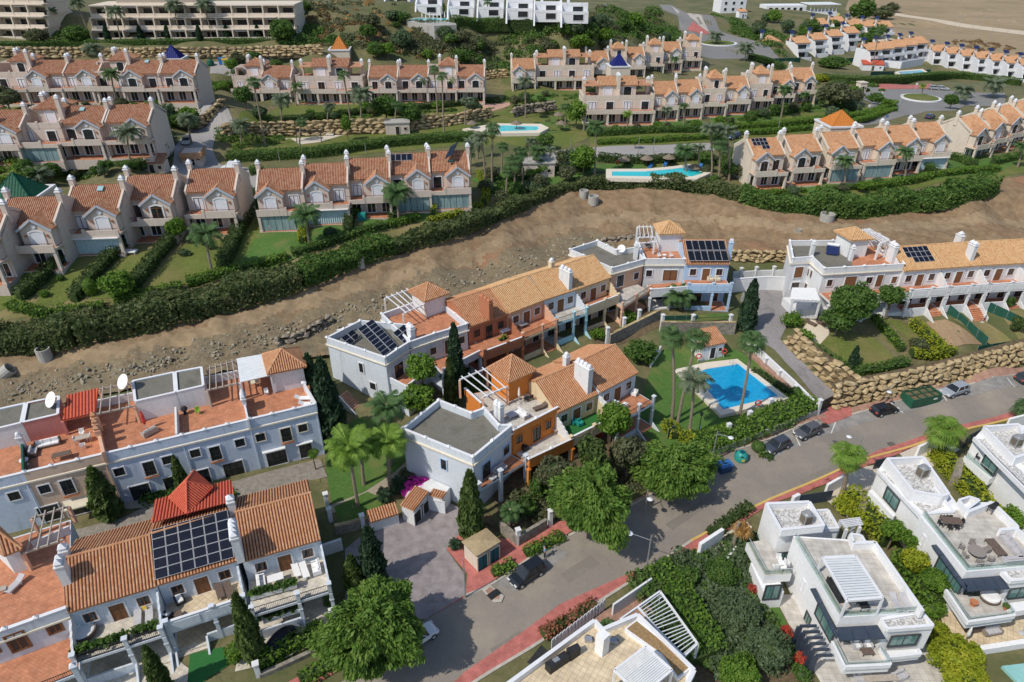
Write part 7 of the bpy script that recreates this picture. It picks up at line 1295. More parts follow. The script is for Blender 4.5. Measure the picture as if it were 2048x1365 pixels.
# ---------------------------------------------------------------- individual trees and shrubs: label, px,py, rx,ry, kind, material, trunk base
PL=[('tree','broad bright tree hiding the front of the solar roofed corner house','tree',845,735,34,32,'tree',L_BR,(850,830)),('tree','rounded bright tree below the broad bright tree','tree',835,795,36,34,'tree',L_BR,(838,850)),('tree','tall dark leafy tree before the white corner house on the right','tree',1688,605,46,52,'dense',L_MID,(1690,668)),('tree','lower dark leafy tree bulging from the big tree at right','tree',1665,640,34,30,'tree',L_MID,(1668,672)),('tree','flat crowned tree before the right white row','tree',1778,590,28,26,'tree',L_MID,(1768,640)),
('tree','bright rounded tree beside the cream house balcony','tree',1222,842,36,42,'tree',L_BR,(1222,915)),('tree','dusty olive tree below the bright balcony tree','tree',1245,905,38,42,'tree',L_OLV,(1250,960)),('tree','thin grey leaved tree in front of the orange house','tree',1100,945,36,42,'tree',L_OLV,(1105,1010)),('tree','dark juniper mass between the orange house and the street tree','shrub',1175,905,32,46,'bush',L_CYB,(1178,975)),('tree','young juniper right of the dark juniper mass','shrub',1198,935,20,38,'bush',L_CYB,(1200,990)),('shrub','red flowering crown above the bright balcony tree','shrub',1185,872,24,12,'bush',L_RED,None),
('shrub','dense round shrub between the tile roof and the pool','shrub',1280,705,34,30,'tree',L_MID,None),('shrub','bright hedge clump in the sunken garden behind the tile roof','shrub',1195,668,16,18,'bush',L_BR,None),('shrub','bright clump right of the sunken turf garden','shrub',1255,635,18,18,'bush',L_BR,None),('tree','young conifer with red flowers before the orange house','shrub',1145,1005,26,22,'bush',L_MID,None),
('shrub','large dark shrub against the white corner house balcony','shrub',1075,975,20,38,'bush',L_MID,None),('shrub','tall hedge tree at the left of the wooded bank garden','shrub',1052,1010,22,30,'bush',L_MID,None),('shrub','round clipped tree on the left lawns','tree',356,455,20,22,'tree',L_BR,(360,488)),('shrub','citrus tree on the left lawns','tree',240,568,34,30,'tree',L_BR,(244,600)),('shrub','yellowish clipped bush left of the citrus tree','shrub',185,577,14,22,'ball',L_BR,None),('shrub','dark clipped ball in the garden of the bank row','shrub',661,466,14,12,'ball',L_CYP,None),
('shrub','bush at the porch of the second house of the bank row','shrub',712,425,11,13,'bush',L_BR,None),('shrub','bushy tree right of the street gardens','tree',330,250,22,30,'tree',L_MID,(332,290)),('shrub','large leaved shrub group beside the street','shrub',325,275,30,26,'bush',L_MID,None),('tree','dark olive tree at the left edge by the beige rows','tree',20,195,28,24,'tree',L_OLV,(22,225)),('tree','olive tree behind the houses left of the street','tree',490,190,20,22,'tree',L_MID,(492,222)),('tree','round green tree before the stone garden wall','tree',822,226,24,24,'tree',L_MID,(824,258)),('tree','dark tree before the middle of the lawn row','tree',768,212,28,26,'tree',L_MID,(772,250)),('tree','tree with pale leaves by the swing garden','tree',695,248,12,22,'bush',L_BR,(697,282)),
('tree','tree with bright leaves before the small pool building','tree',1158,318,28,28,'tree',L_BR,(1165,352)),('tree','small street tree in the parking strip','tree',1268,282,9,8,'tree',L_BR,(1270,298)),('tree','leafy tree right of the small far pool','tree',1148,225,22,28,'bush',L_BR,(1150,258)),('tree','large dark olive tree right of the blue pyramid row','tree',1662,188,36,28,'tree',L_OLV,(1665,220)),('shrub','yellow shrub by the small white shed','shrub',1640,158,16,10,'bush',L_YEL,None),('tree','tree by the right roundabout','tree',1898,200,16,14,'tree',L_MID,(1898,218)),('tree','green tree by the front of the far white cluster','tree',1665,128,30,14,'tree',L_MID,None),
('tree','dark tree by the long apartments right end','tree',566,62,24,28,'tree',L_MID,(568,86)),('tree','grey olive tree at the top left corner','tree',75,72,24,18,'tree',L_OLV,(78,90)),('tree','green trees between the apartment blocks','tree',155,70,26,20,'tree',L_MID,(156,86)),('tree','dark bush on the hillside top','tree',612,14,12,14,'bush',L_MID,None),('shrub','round clipped ball tree above the hillside wall','tree',879,15,12,11,'ball',L_BR,(880,28)),('tree','tree with light leaves behind the lawn row','tree',750,100,18,14,'tree',L_MID,(752,118)),('tree','second tree behind the lawn row','tree',775,98,16,14,'tree',L_BR,(776,116)),('tree','large dark tree mass at the top right','tree',1715,20,26,26,'tree',L_MID,(1718,48)),('tree','grassy reed clump at the top right','tree',1760,30,24,16,'bush',L_OLV,None),('tree','dark tree at the field edge at the top right','tree',1782,18,14,12,'tree',L_OLV,None),
('tree','tree at the bottom left garden with bright leaves','tree',475,1300,22,32,'bush',L_BR,None),('shrub','climbing green plant on the gatepost of the white end house','shrub',660,1200,14,26,'bush',L_MID,None),('shrub','magenta bougainvillea against the white corner house','shrub',838,975,34,24,'tree',L_MAG,None),('shrub','green shrub above the bougainvillea','shrub',820,945,22,14,'bush',L_OLV,None),('shrub','large leaved banana plant at the left edge','shrub',30,1012,34,26,'bush',L_MID,None),('shrub','potted orange tree at the tiled tower house patio','shrub',625,908,12,12,'bush',L_BR,(632,940)),
('shrub','big blue green shrub in the yellow hedge gardens','shrub',1835,690,20,18,'bush',L_OLV,None),('shrub','dark pointed shrub at the far right garden','shrub',2030,650,14,24,'bush',L_CYB,None),('shrub','banana plant in the far right garden','shrub',2015,605,12,16,'bush',L_MID,None),('shrub','rounded shrub beside the parked grey cars','shrub',1515,893,14,13,'ball',L_MID,None),('shrub','trimmed shrub at the alley corner by the pool','shrub',1592,783,12,11,'ball',L_MID,None),('shrub','round bush in the far left corner garden','shrub',20,500,22,16,'bush',L_MID,None),
('shrub','leafy vine over the corner of the alley garden, upper part','shrub',1580,640,22,20,'bush',L_BR,None),('shrub','leafy vine over the corner of the alley garden, lower part','shrub',1608,672,20,18,'bush',L_BR,None),
('shrub','yellow shrub, first behind the louvred villa, by the road','shrub',1690,1010,26,24,'tree',L_YEL,None),('shrub','yellow shrub, second behind the louvred villa','shrub',1718,1036,20,18,'bush',L_YEL,None),('tree','umbrella tree between the two villas, uppermost','tree',1770,1062,24,26,'tree',L_BR,(1772,1100)),('tree','umbrella tree between the two villas, second from top','tree',1806,1080,22,20,'tree',L_BR,(1808,1112)),('tree','yellow tinged umbrella tree between the two villas','tree',1812,1120,28,28,'tree',L_YEL,(1814,1160)),('tree','umbrella tree between the two villas, fourth from top','tree',1850,1160,26,22,'tree',L_BR,(1850,1200)),('tree','umbrella tree between the two villas, lowest small one','tree',1872,1178,18,18,'tree',L_BR,(1874,1210)),
('shrub','bright shrub at the rear of the louvred villa balcony side','shrub',1860,1215,24,24,'tree',L_BR,None),('shrub','large pale green shrub mass at the lower right','shrub',1900,1310,52,48,'dense',L_YEL,None),('shrub','pale green shrub between the lower right mass and villa','shrub',1872,1262,22,26,'tree',L_YEL,None),('shrub','lower half of the pale green shrub mass at the right','shrub',1930,1362,50,40,'dense',L_YEL,None),('shrub','yellow shrub before the dining villa entrance, upper','shrub',1880,920,18,20,'tree',L_YEL,None),('shrub','yellow shrub before the dining villa entrance, middle','shrub',1905,950,18,18,'bush',L_YEL,None),('shrub','yellow shrub before the dining villa entrance, lower','shrub',1935,985,16,14,'bush',L_YEL,None),('shrub','mixed shrub at the far right villa boundary','shrub',2030,1035,30,26,'tree',L_BR,None),
('shrub','dense dark shrub in the garden left of the louvred villa, top','shrub',1440,1140,34,34,'dense',L_MID,None),('shrub','rounded grey green shrub left of the louvred villa, middle','shrub',1470,1215,44,44,'dense',L_GRN,None),('shrub','rounded grey green shrub left of the louvred villa, lower','shrub',1530,1290,46,50,'dense',L_GRN,None),('shrub','dark shrub behind the white street wall end','shrub',1370,1150,28,26,'tree',L_MID,None),('shrub','bright shrub at the bottom edge left of the louvred villa','shrub',1475,1340,44,44,'dense',L_BR,None),('shrub','red leaved shrub strip beside the villa path, upper','shrub',1500,1180,12,20,'bush',L_RED,None),('shrub','red leaved shrub strip beside the villa path, middle','shrub',1568,1262,14,26,'bush',L_RED,None),('shrub','red leaved shrub strip beside the villa path, lower','shrub',1598,1315,14,22,'bush',L_RED,None),('shrub','dark shrub at the foot of the slate fins','shrub',1600,1345,20,20,'bush',L_MID,None)]
for i,(nm,lab,cat,px,py,rx,ry,kd,m,b) in enumerate(PL): plant(nm,lab,cat,px,py,rx,ry,kd,m,i%3,base=b)
# ---------------------------------------------------------------- hedges
def hedge(label,s,wd,h,m,dens=16,size=.3,group='hedges',seed=None,lump=.25,name='hedge',rough=0):
 pts=catmull([G(*q) for q in gpx(s)],8);seed=seed or hash_(label);g=np.random.default_rng(seed);T=thing(name,label,'hedge',pts[0],0,group)
 k=MB();P0=[];N0=[]
 for a,b in zip(pts,pts[1:]):
  L_=(b-a).length
  if L_<.02: continue
  d=(b-a)/L_;side=Ve((-d.y,d.x,0)).normalized();k.wall(a,b,a.z-.4,a.z+h*.74,wd*.66,0,b.z-.4,b.z+h*.74)
  n=int(L_*(wd+2*h)*dens)+1;t=g.random(n);u=g.random(n)*(wd+2*h);f=1+lump*np.sin(pts.index(a)*.9+seed)
  for ti,ui in zip(t,u):
   c=a+d*(L_*ti)
   lumpy=1+lump*sin(c.x*1.1+seed)*cos(c.y*1.3)+rough*sin(c.x*.35+c.y*.5)
   if ui<h: off,zz,nv=-wd/2,ui,(-side.x,-side.y,.2)
   elif ui<h+wd: off,zz,nv=ui-h-wd/2,h-(.25*h*(abs(ui-h-wd/2)/(wd/2))**4),(0,0,1)
   else: off,zz,nv=wd/2,ui-h-wd,(side.x,side.y,.2)
   q=c+side*off*(.94+.1*lumpy)*1.0;P0.append((q.x+g.normal()*.08,q.y+g.normal()*.08,q.z+zz*lumpy+g.normal()*.07));N0.append(nv)
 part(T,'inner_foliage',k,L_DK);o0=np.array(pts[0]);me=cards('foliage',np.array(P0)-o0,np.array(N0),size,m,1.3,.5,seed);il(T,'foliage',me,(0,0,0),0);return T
BK=[('-40,700 60,692 160,680','bank hedge at the left edge',L_HEDGE,5,3.3),('160,680 260,658 360,634','bank hedge below the citrus tree lawns',L_HEDGE,5.2,3.6),('360,634 480,606 600,568','bank hedge below the widest left lawn',L_HEDGE,5.2,3.5),('600,568 690,532 780,502','bank hedge below the curtain terrace',L_MID,4.2,2.8),('780,502 900,470 1000,434 1050,412','bank hedge below the end of the bank row',L_HEDGE,3.2,2.3),('1050,412 1110,390 1190,375 1300,374','bank hedge below the far curved pool',L_HEDGE,2.8,2.0),('1300,374 1400,380 1480,402','bank hedge left of the row right of the far pool',L_HEDGE,3.2,2.3),('1480,402 1550,418 1640,423','bank hedge under the L-shaped solar roof',L_MID,3.6,3),('1640,423 1720,428 1800,418','bank hedge under the right houses',L_MID,5,3.6),('1800,418 1890,408 1970,384','bank hedge ending at the bare right slope',L_MID,4.8,3.6)]
for s,l,m,wd,h in BK: hedge('tall shaggy '+l,s,wd,h,m,17,.42,'bank hedge sections',lump=.13,rough=.16)
HD=[('20,615 70,628 108,632',1.6,1.3,L_BR,'low bright hedge at the foot of the left lawns, first'),('115,628 160,626 212,620',1.6,1.3,L_BR,'low bright hedge at the foot of the left lawns, second'),('230,606 300,596 366,580',1.7,1.4,L_BR,'low bright hedge at the foot of the left lawns, third'),('375,572 420,560 480,545',1.7,1.4,L_BR,'low bright hedge at the foot of the left lawns, fourth'),('490,543 530,532 575,518',1.5,1.3,L_BR,'low bright hedge at the foot of the left lawns, fifth'),
('40,602 85,565 127,528',1.6,2.0,L_DK,'dark dividing hedge between the first two left lawns'),('150,606 185,565 250,495',1.7,2.0,L_DK,'dark dividing hedge left of the citrus tree'),('264,584 305,535 352,478',1.7,2.0,L_DK,'dark dividing hedge right of the citrus tree'),('446,540 470,490 492,445 516,392',1.8,2.2,L_DK,'long dark dividing hedge beside the widest lawn'),('-20,560 15,535 45,515',1.6,1.8,L_DK,'dark hedge at the far left lawn corner'),
('585,512 630,500 668,486',1.5,1.3,L_MID,'clipped hedge along the bank row gardens, first'),('672,486 720,470 770,456',1.5,1.3,L_MID,'clipped hedge along the bank row gardens, second'),('775,455 810,447 838,440',1.5,1.3,L_BR,'clipped hedge along the bank row gardens, third'),('858,446 910,432 962,414',1.3,1.0,L_YEL,'yellowish low hedge at the end of the bank row gardens'),('604,490 606,470 612,455',1.0,1.6,L_YEL,'yellow green dividing hedge by the bank row palm'),('697,474 700,450 704,432',1.3,2.3,L_DK,'dark dividing hedge in the bank row gardens, left'),('784,446 785,432 787,420',1.2,2.0,L_DK,'dark dividing hedge in the bank row gardens, middle'),('868,432 864,415 860,402',1.0,1.6,L_YEL,'yellow topped dividing hedge in the bank row gardens'),('968,412 972,392 960,352',1.3,1.5,L_YEL,'yellow edged hedge at the right end of the bank row'),
('455,322 540,318 640,312 720,300',3.2,2.0,L_MID,'wide hedge behind the left of the bank row'),('720,300 800,290 880,284 950,280',3.2,2.0,L_MID,'wide hedge behind the right of the bank row'),('560,246 640,240 720,228',2.2,1.6,L_DK,'hedge on top of the left stone garden wall'),('720,228 800,222 900,214 1000,206',2.2,1.6,L_DK,'hedge on top of the right stone garden wall'),('300,222 350,215 400,202 452,180',2.4,2.2,L_BR,'bright hedge descending beside the street'),('90,352 170,345 270,338 318,322',2.2,1.8,L_MID,'hedge below the houses left of the street'),('-20,96 150,93 330,90',2.4,1.6,L_MID,'hedge along the top of the stone terrace wall, left'),('330,90 480,88 640,86',2.4,1.6,L_MID,'hedge along the top of the stone terrace wall, right'),
('1175,272 1300,266 1420,262',2.2,1.6,L_MID,'upper garden hedge below the blue pyramid row'),('1420,262 1530,258 1650,245 1740,232 1786,212',2.4,1.8,L_BR,'upper garden hedge curving to the roundabout'),('1195,290 1320,284 1450,276',1.8,1.3,L_BR,'street hedge above the far curved pool'),('1480,270 1600,262 1700,248 1790,222',1.6,1.2,L_BR,'low hedge behind the row right of the far pool'),('1196,322 1290,328 1420,318',1.6,1.9,L_DK,'dark clipped hedge behind the far curved pool'),('1102,346 1140,346 1178,340',1.8,1.9,L_DK,'dark clipped hedge beside the small pool building'),('1640,162 1740,168 1830,162',2.6,2.6,L_MID,'tall hedge behind the roundabout, left'),('1830,162 1920,158 2040,172',2.6,2.8,L_MID,'tall hedge behind the roundabout, right'),('420,175 470,172 560,168',1.8,1.4,L_MID,'hedge along the bins street'),('500,350 516,348 525,346',2,1.8,L_MID,'hedge block by the white van'),
('1510,389 1560,388 1610,384',1.4,.9,L_BR,'low hedge before the row right of the far pool, left'),('1650,386 1690,380 1720,378',1.4,1.1,L_MID,'low hedge before the row right of the far pool, middle'),('1728,380 1800,368 1860,356 1885,350',1.7,1.2,L_BR,'low hedge before the row right of the far pool, right'),('1888,352 1940,346 1995,342',1.7,1.3,L_BR,'low hedge under the right edge gardens'),('1900,318 1925,325 1945,335',2.2,1.6,L_MID,'dark hedge beside the first house below the roundabout'),('1848,338 1858,345 1868,352',1.8,2.0,L_MID,'clipped hedge block at the end of the row right of the far pool'),('1985,330 2015,322 2040,318',1.8,1.5,L_MID,'hedge in the right edge gardens'),('1505,232 1560,232 1600,222',1.4,1.4,L_MID,'hedge between the lawns of the blue pyramid row'),('1170,190 1240,182 1260,180',2,2,L_DK,'dark hedge before the green pyramid row'),
('1385,898 1440,884 1500,862',3.6,1.5,L_BR,'wide bright hedge between the pool lawn and the road, left'),('1500,862 1560,838 1622,806',3.6,1.5,L_BR,'wide bright hedge between the pool lawn and the road, right'),('1612,690 1650,718 1700,748',1.5,1.2,L_MID,'hedge on the alley rock wall'),('1700,750 1760,742 1812,728',1.5,1.2,L_MID,'hedge on top of the road rock wall'),('1745,638 1770,665 1803,705',1.3,1.2,L_BR,'clipped dividing hedge beside the curved lawn'),('1822,652 1860,685 1890,712',1.6,1.6,L_YEL,'yellow dividing hedge in the right row gardens'),('1820,712 1860,715 1905,708',1.5,1.4,L_YEL,'yellow hedge above the rock wall'),
('985,1152 1005,1143 1028,1133',1.2,.9,L_BR,'clipped low hedge before the kiosk'),('1050,1112 1085,1096 1125,1076',1.2,.9,L_BR,'clipped low hedge behind the pedestrian'),('1085,1276 1135,1248 1190,1214',1.3,1.0,L_TIP,'red tipped hedge along the lower pavement'),('600,1366 645,1345 692,1318',1.3,1.0,L_BR,'clipped hedge along the bottom pavement'),('515,1338 560,1312 610,1285 650,1262',1.4,1.5,L_BR,'leafy hedge in front of the white end house patio'),('1315,1145 1350,1190 1390,1250 1430,1320',2.4,1.9,L_BR,'long clipped hedge beside the angled pergola'),('1500,1016 1480,1030 1420,1075',1.4,.9,L_DK,'low hedge by the withered palm'),('1518,905 1530,910 1545,915',2.0,.7,L_MID,'low planted bed between the bin and the parked cars'),('1505,745 1550,770 1590,800',1.0,.8,L_DK,'dark low hedge behind the pool deck'),('1330,855 1345,870 1352,880',1.5,1.6,L_YEL,'yellow hedge block by the red front steps, left'),('1365,878 1375,888 1385,895',1.5,1.6,L_YEL,'yellow hedge block by the red front steps, right'),('150,1302 195,1285 240,1268',.8,.6,L_MID,'') ,('905,55 960,62 1000,60',4,4,L_MID,'dark hedge right of the hillside concrete wall'),('1000,60 1080,62 1160,58',4,3.4,L_DK,'dark hedge below the white holiday houses'),('1690,1002 1738,1048 1775,1095',2.6,2.4,L_YEL,'tall yellow hedge between the two left villas, upper half'),('1795,1120 1830,1170 1868,1225',2.4,2.2,L_BR,'tall hedge between the two left villas, lower half'),('1868,912 1925,975 1985,1050',2.2,1.9,L_YEL,'tall yellow hedge left of the right edge villa'),('1290,1150 1330,1215 1400,1330',4.5,1.6,L_MID,'broad green hedge bank below the long white street wall'),('1500,120 1540,130 1560,140',3,2.5,L_MID,'green hedge right of the traffic island')]
for s,wd,h,m,l in HD:
 if l: hedge(l,s,wd,h,m,20,.24,lump=.07)
# ---------------------------------------------------------------- scrub that nobody could count
def scatter(name,polys,n,rmin,rmax,m,size,per,seed,flat=.7):
 g=np.random.default_rng(seed);P0=[];N0=[]
 for s in polys:
  q=[G(*a) for a in gpx(s)];xs_=[a.x for a in q];ys_=[a.y for a in q];c=0
  def ins(x,y):
   r=False;j=len(q)-1
   for i in range(len(q)):
    if (q[i].y>y)!=(q[j].y>y) and x<(q[j].x-q[i].x)*(y-q[i].y)/(q[j].y-q[i].y)+q[i].x: r=not r
    j=i
   return r
  while c<n:
   x,y=g.uniform(min(xs_),max(xs_)),g.uniform(min(ys_),max(ys_))
   if not ins(x,y): continue
   c+=1;r=g.uniform(rmin,rmax);z=float(zf(x,y));d=sph(per,g);d[:,2]=abs(d[:,2]);P0.append(np.array((x,y,z))+d*r*np.array((1,1,flat))*(.7+.35*g.random(per))[:,None]);N0.append(d)
 me=cards(name,np.concatenate(P0),np.concatenate(N0),size,m,1.3,.5,seed);o=bpy.data.objects.new(name,me);COL.objects.link(o);o['kind']='stuff';return o
scatter('scrub',['1000,120 985,70 1060,45 1200,25 1300,20 1345,60 1380,95 1300,88 1150,88 1080,110'],190,1.5,4.2,L_MID,.55,130,11);scatter('scrub',['1000,120 985,70 1100,45 1300,25 1345,60 1380,95 1150,88'],110,1.2,3.4,L_OLV,.5,110,12)
scatter('scrub',['570,75 620,10 700,30 800,80 900,95 1000,130 820,110 700,95','840,85 905,80 1000,85 1000,140 900,120'],90,.8,2.4,L_OLV,.5,80,13);scatter('scrub',['600,98 580,60 640,20 760,60 960,110 980,140'],120,.6,1.6,L_BRN,.45,60,14);scatter('scrub',['560,90 590,30 640,60 700,92','900,100 1040,100 1030,140 920,125'],60,1,2.6,L_MID,.5,90,15)
scatter('scrub',['1500,60 1640,55 1700,62 1560,110 1520,100','1420,30 1500,60 1540,90 1480,75'],90,1.4,3.4,L_MID,.55,90,16);scatter('scrub',['1560,118 1600,150 1780,180 1760,200 1660,240 1560,180'],60,.8,2.2,L_MID,.45,90,17);scatter('scrub',['1880,90 1960,105 2040,110 2040,100 1960,80'],40,.8,2,L_BRN,.5,60,18)
scatter('undergrowth',['1310,1140 1380,1110 1500,1080 1520,1200 1560,1330 1440,1360'],150,.7,1.9,L_GRN,.32,140,19);scatter('undergrowth',['1310,1140 1380,1110 1500,1080 1520,1200 1560,1330 1440,1360'],70,.6,1.5,L_MID,.3,120,31);scatter('undergrowth',['1000,1040 1060,950 1180,910 1320,895 1300,960 1180,1030 1080,1050'],80,.5,1.3,L_OLV,.28,100,20);scatter('undergrowth',['870,790 900,710 950,750 990,795 920,780'],40,.5,1.2,L_MID,.28,100,21);scatter('undergrowth',['-20,350 20,320 90,350 60,380 0,400'],25,1,2.4,L_BR,.35,120,22);scatter('undergrowth',['430,270 470,240 560,235 600,265 560,285 470,300'],40,.8,2.0,L_MID,.35,100,23);scatter('undergrowth',['985,390 1000,340 1060,320 1090,360 1060,385 1020,400'],36,.6,1.6,L_MID,.35,100,24);scatter('undergrowth',['100,65 180,75 190,90 60,95'],30,1,2.2,L_MID,.4,100,25)
scatter('undergrowth',['505,225 960,216 960,224 700,236 505,240','1010,192 1180,192 1180,200 1010,206','1215,262 1420,250 1640,214 1640,220 1420,258 1215,270','-20,218 300,212 300,222 -20,230'],34,.5,1.3,L_MID,.3,90,28);scatter('scrub',['560,80 600,-5 740,-5 830,45 700,60 640,95','830,45 1000,120 800,100'],260,.5,1.5,L_OLV,.42,45,29);scatter('scrub',['620,60 680,-5 760,20 860,80 720,90'],160,.5,1.2,L_DEAD,.4,30,30)
scatter('undergrowth',['270,212 330,205 420,200 330,225','130,350 340,300 350,335 150,365','280,1000 300,990 460,985 480,1000'],22,.6,1.5,L_MID,.3,100,26);scatter('undergrowth',['600,535 840,470 1050,408 1100,395 860,475 640,535'],60,.5,1.1,L_BRN,.3,70,27)
def grove(text,poly,n,r0,r1,seed,ms,kinds=('bush','tree'),hk=0):
 g=random.Random(seed);q=gpx(poly);xs_=[a for a,_ in q];ys_=[b for _,b in q];V_=[Ve((a,b,0)) for a,b in q];o=[]
 while len(o)<n:
  x,y=g.uniform(min(xs_),max(xs_)),g.uniform(min(ys_),max(ys_))
  if inside(V_,x,y): r=g.uniform(r0,r1)*1.22;kd=g.choice(kinds);o.append(plant('tree' if kd=='tree' else 'shrub','x','tree' if kd=='tree' else 'shrub',x,y-r*.6,r,r*g.uniform(.75,1.1),kd,g.choice(ms),g.randrange(3),base=(x,y+r*.5) if kd=='tree' else None))
 label_row(o,text,text)
G3=(L_MID,L_MID,L_BR,L_OLV,L_GRN)
for i,(t,p,n,a,b) in enumerate((('shrub or small tree in front of the lawn row houses','505,228 960,214 960,222 700,238 505,244',19,7,13),('garden tree between the bank row and the curved pool','965,385 985,290 1110,290 1180,350 1090,385 1000,405',20,9,17),('leafy tree on the verge of the descending street','300,335 315,240 380,225 390,250 345,300 340,345',14,10,18),('garden shrub before the row below the stone wall','60,216 410,206 400,218 60,228',16,7,12),('garden shrub before the blue pyramid row','1215,262 1420,248 1620,212 1620,222 1420,258 1215,272',18,6,11),('garden shrub before the green pyramid row','1015,196 1180,190 1180,206 1015,210',7,6,10),('garden tree in the cluster right of the curved pool','1395,372 1405,318 1480,310 1480,385',14,10,16),('shrub in the corner garden by the green pyramid','-10,395 0,345 95,330 110,350 60,370',8,9,15),('shrub below the houses left of the street','60,350 250,336 330,318 330,330 150,362',16,8,13),('bush on the grassy hillside','720,110 730,60 720,20 830,45 1000,90 1000,130 800,115',16,8,18),('tree between the hillside and the apartments','560,90 575,40 605,20 610,70',5,10,18),('tree around the far restaurant and white cluster','1500,95 1500,45 1640,45 1760,60 1760,110 1650,70 1560,105',16,8,15),('tree on the slope above the green pyramid','1000,105 1150,60 1330,45 1380,95 1150,100',18,9,17),('garden shrub before the row right of the pool','1500,388 1700,376 1880,346 1880,354 1700,384 1500,396',9,6,11),('shrub in the left lawn gardens','30,590 240,500 450,470 440,500 260,560 60,612',7,6,10),('shrub on the roundabout embankment','1640,232 1650,185 1760,195 1800,235 1700,250',15,8,14),('tree behind the bins street','430,160 470,120 560,118 600,150',9,8,13))): grove(t,p,n,a,b,i+50,G3)
for i,(t,L_) in enumerate((('garden palm behind the bank row end',((935,335,8),(955,318,22),(1003,345,30),(1058,330,26),(1012,395,30),(1098,342,20))),('slim palm in the upper gardens',((600,300,34),(655,262,28),(790,262,30),(930,250,26),(1130,255,18),(1395,352,34),(1475,340,28),(1330,262,20)))),):
 label_row([palm('x',a,b,a+3,b-h-22,17,('fan','feather')[k%2],(L_PALM,L_DATE)[k%2],'palms of the upper gardens',20,single_=True) for k,(a,b,h) in enumerate(L_)],t)
for T,s,lm in pot_leaves: il(T,'leaves',crown_mesh('bush',lm or L_MID,1),(0,0,s*1.1),0,(s*.7,s*.7,s*.8))
# ================================================================ pools
def pool(label,outer,inner,z,m,dk=DECK,drop=.12):
 O_=[P(a,b,z) for a,b in gpx(outer)];I_=[P(a,b,z) for a,b in gpx(inner)];T=thing('swimming_pool',label,'swimming pool',O_[0],0);n=len(O_);k=MB();k.add(O_+I_,[[i,(i+1)%n,n+(i+1)%n,n+i] for i in range(n)])
 lo=[q-Ve((0,0,.8)) for q in O_];k.add(O_+lo,[[i,n+i,n+(i+1)%n,(i+1)%n] for i in range(n)]);part(T,'deck',k,dk);k=MB();b=[q-Ve((0,0,.5)) for q in I_];k.add(I_+b,[[i,(i+1)%n,n+(i+1)%n,n+i] for i in range(n)]);part(T,'basin_wall',k,mat('pool tiles',(.35,.6,.7),(.4,.66,.75)));k=MB();k.poly([q-Ve((0,0,drop)) for q in I_]);part(T,'pool_water',k,m);return T
pool('bright blue swimming pool in the lawn beside the road hedge','1346,740 1412,725 1475,718 1578,797 1442,831','1390,748 1413,738 1477,728 1557,792 1446,819',1.85,WATER)
pool('long curved turquoise pool on the upper terrace','1212,338 1290,338 1345,333 1380,328 1422,346 1395,358 1300,358 1212,356','1224,343 1292,343 1345,338 1380,334 1408,346 1385,353 1300,353 1224,352',14.1,WATERT);pool('small turquoise pool on the upper lawn','925,258 990,247 1082,248 1098,256 1080,266 1000,267','996,252 1010,251 1075,253 1078,257 1073,261 1000,263',15.1,WATERT);pool('far turquoise pool below the white cluster','1788,143 1845,138 1862,148 1802,156','1796,144 1843,141 1854,148 1805,152',5.0,mat('far pool water',(.06,.36,.52),(.08,.42,.58),rough=.08))
T=thing('concrete_terrace','grey concrete retaining terrace with a small pool on the hillside','terrace',P(868,52,31.6));k=MB();k.prism([P(a,b,31.6) for a,b in ((812,43),(868,52),(913,50),(905,37),(830,35))],24,31.6);part(T,'retaining_wall',k,CONC);k=MB();k.prism([P(a,b,31.6) for a,b in ((818,40),(850,43),(900,40),(890,37),(835,37))],31.61,31.64);part(T,'pool_water',k,WATERT)
us=[]
for i in range(9): us.append(put('parasol',umb_p(FABW,False),P(845+i*7.5,44+(i%2)*3.2,31.65),0,None,'parasol',scale=1.25))
label_row(us,'folded blue white parasol on the concrete hillside terrace','folded parasols on the hillside terrace')
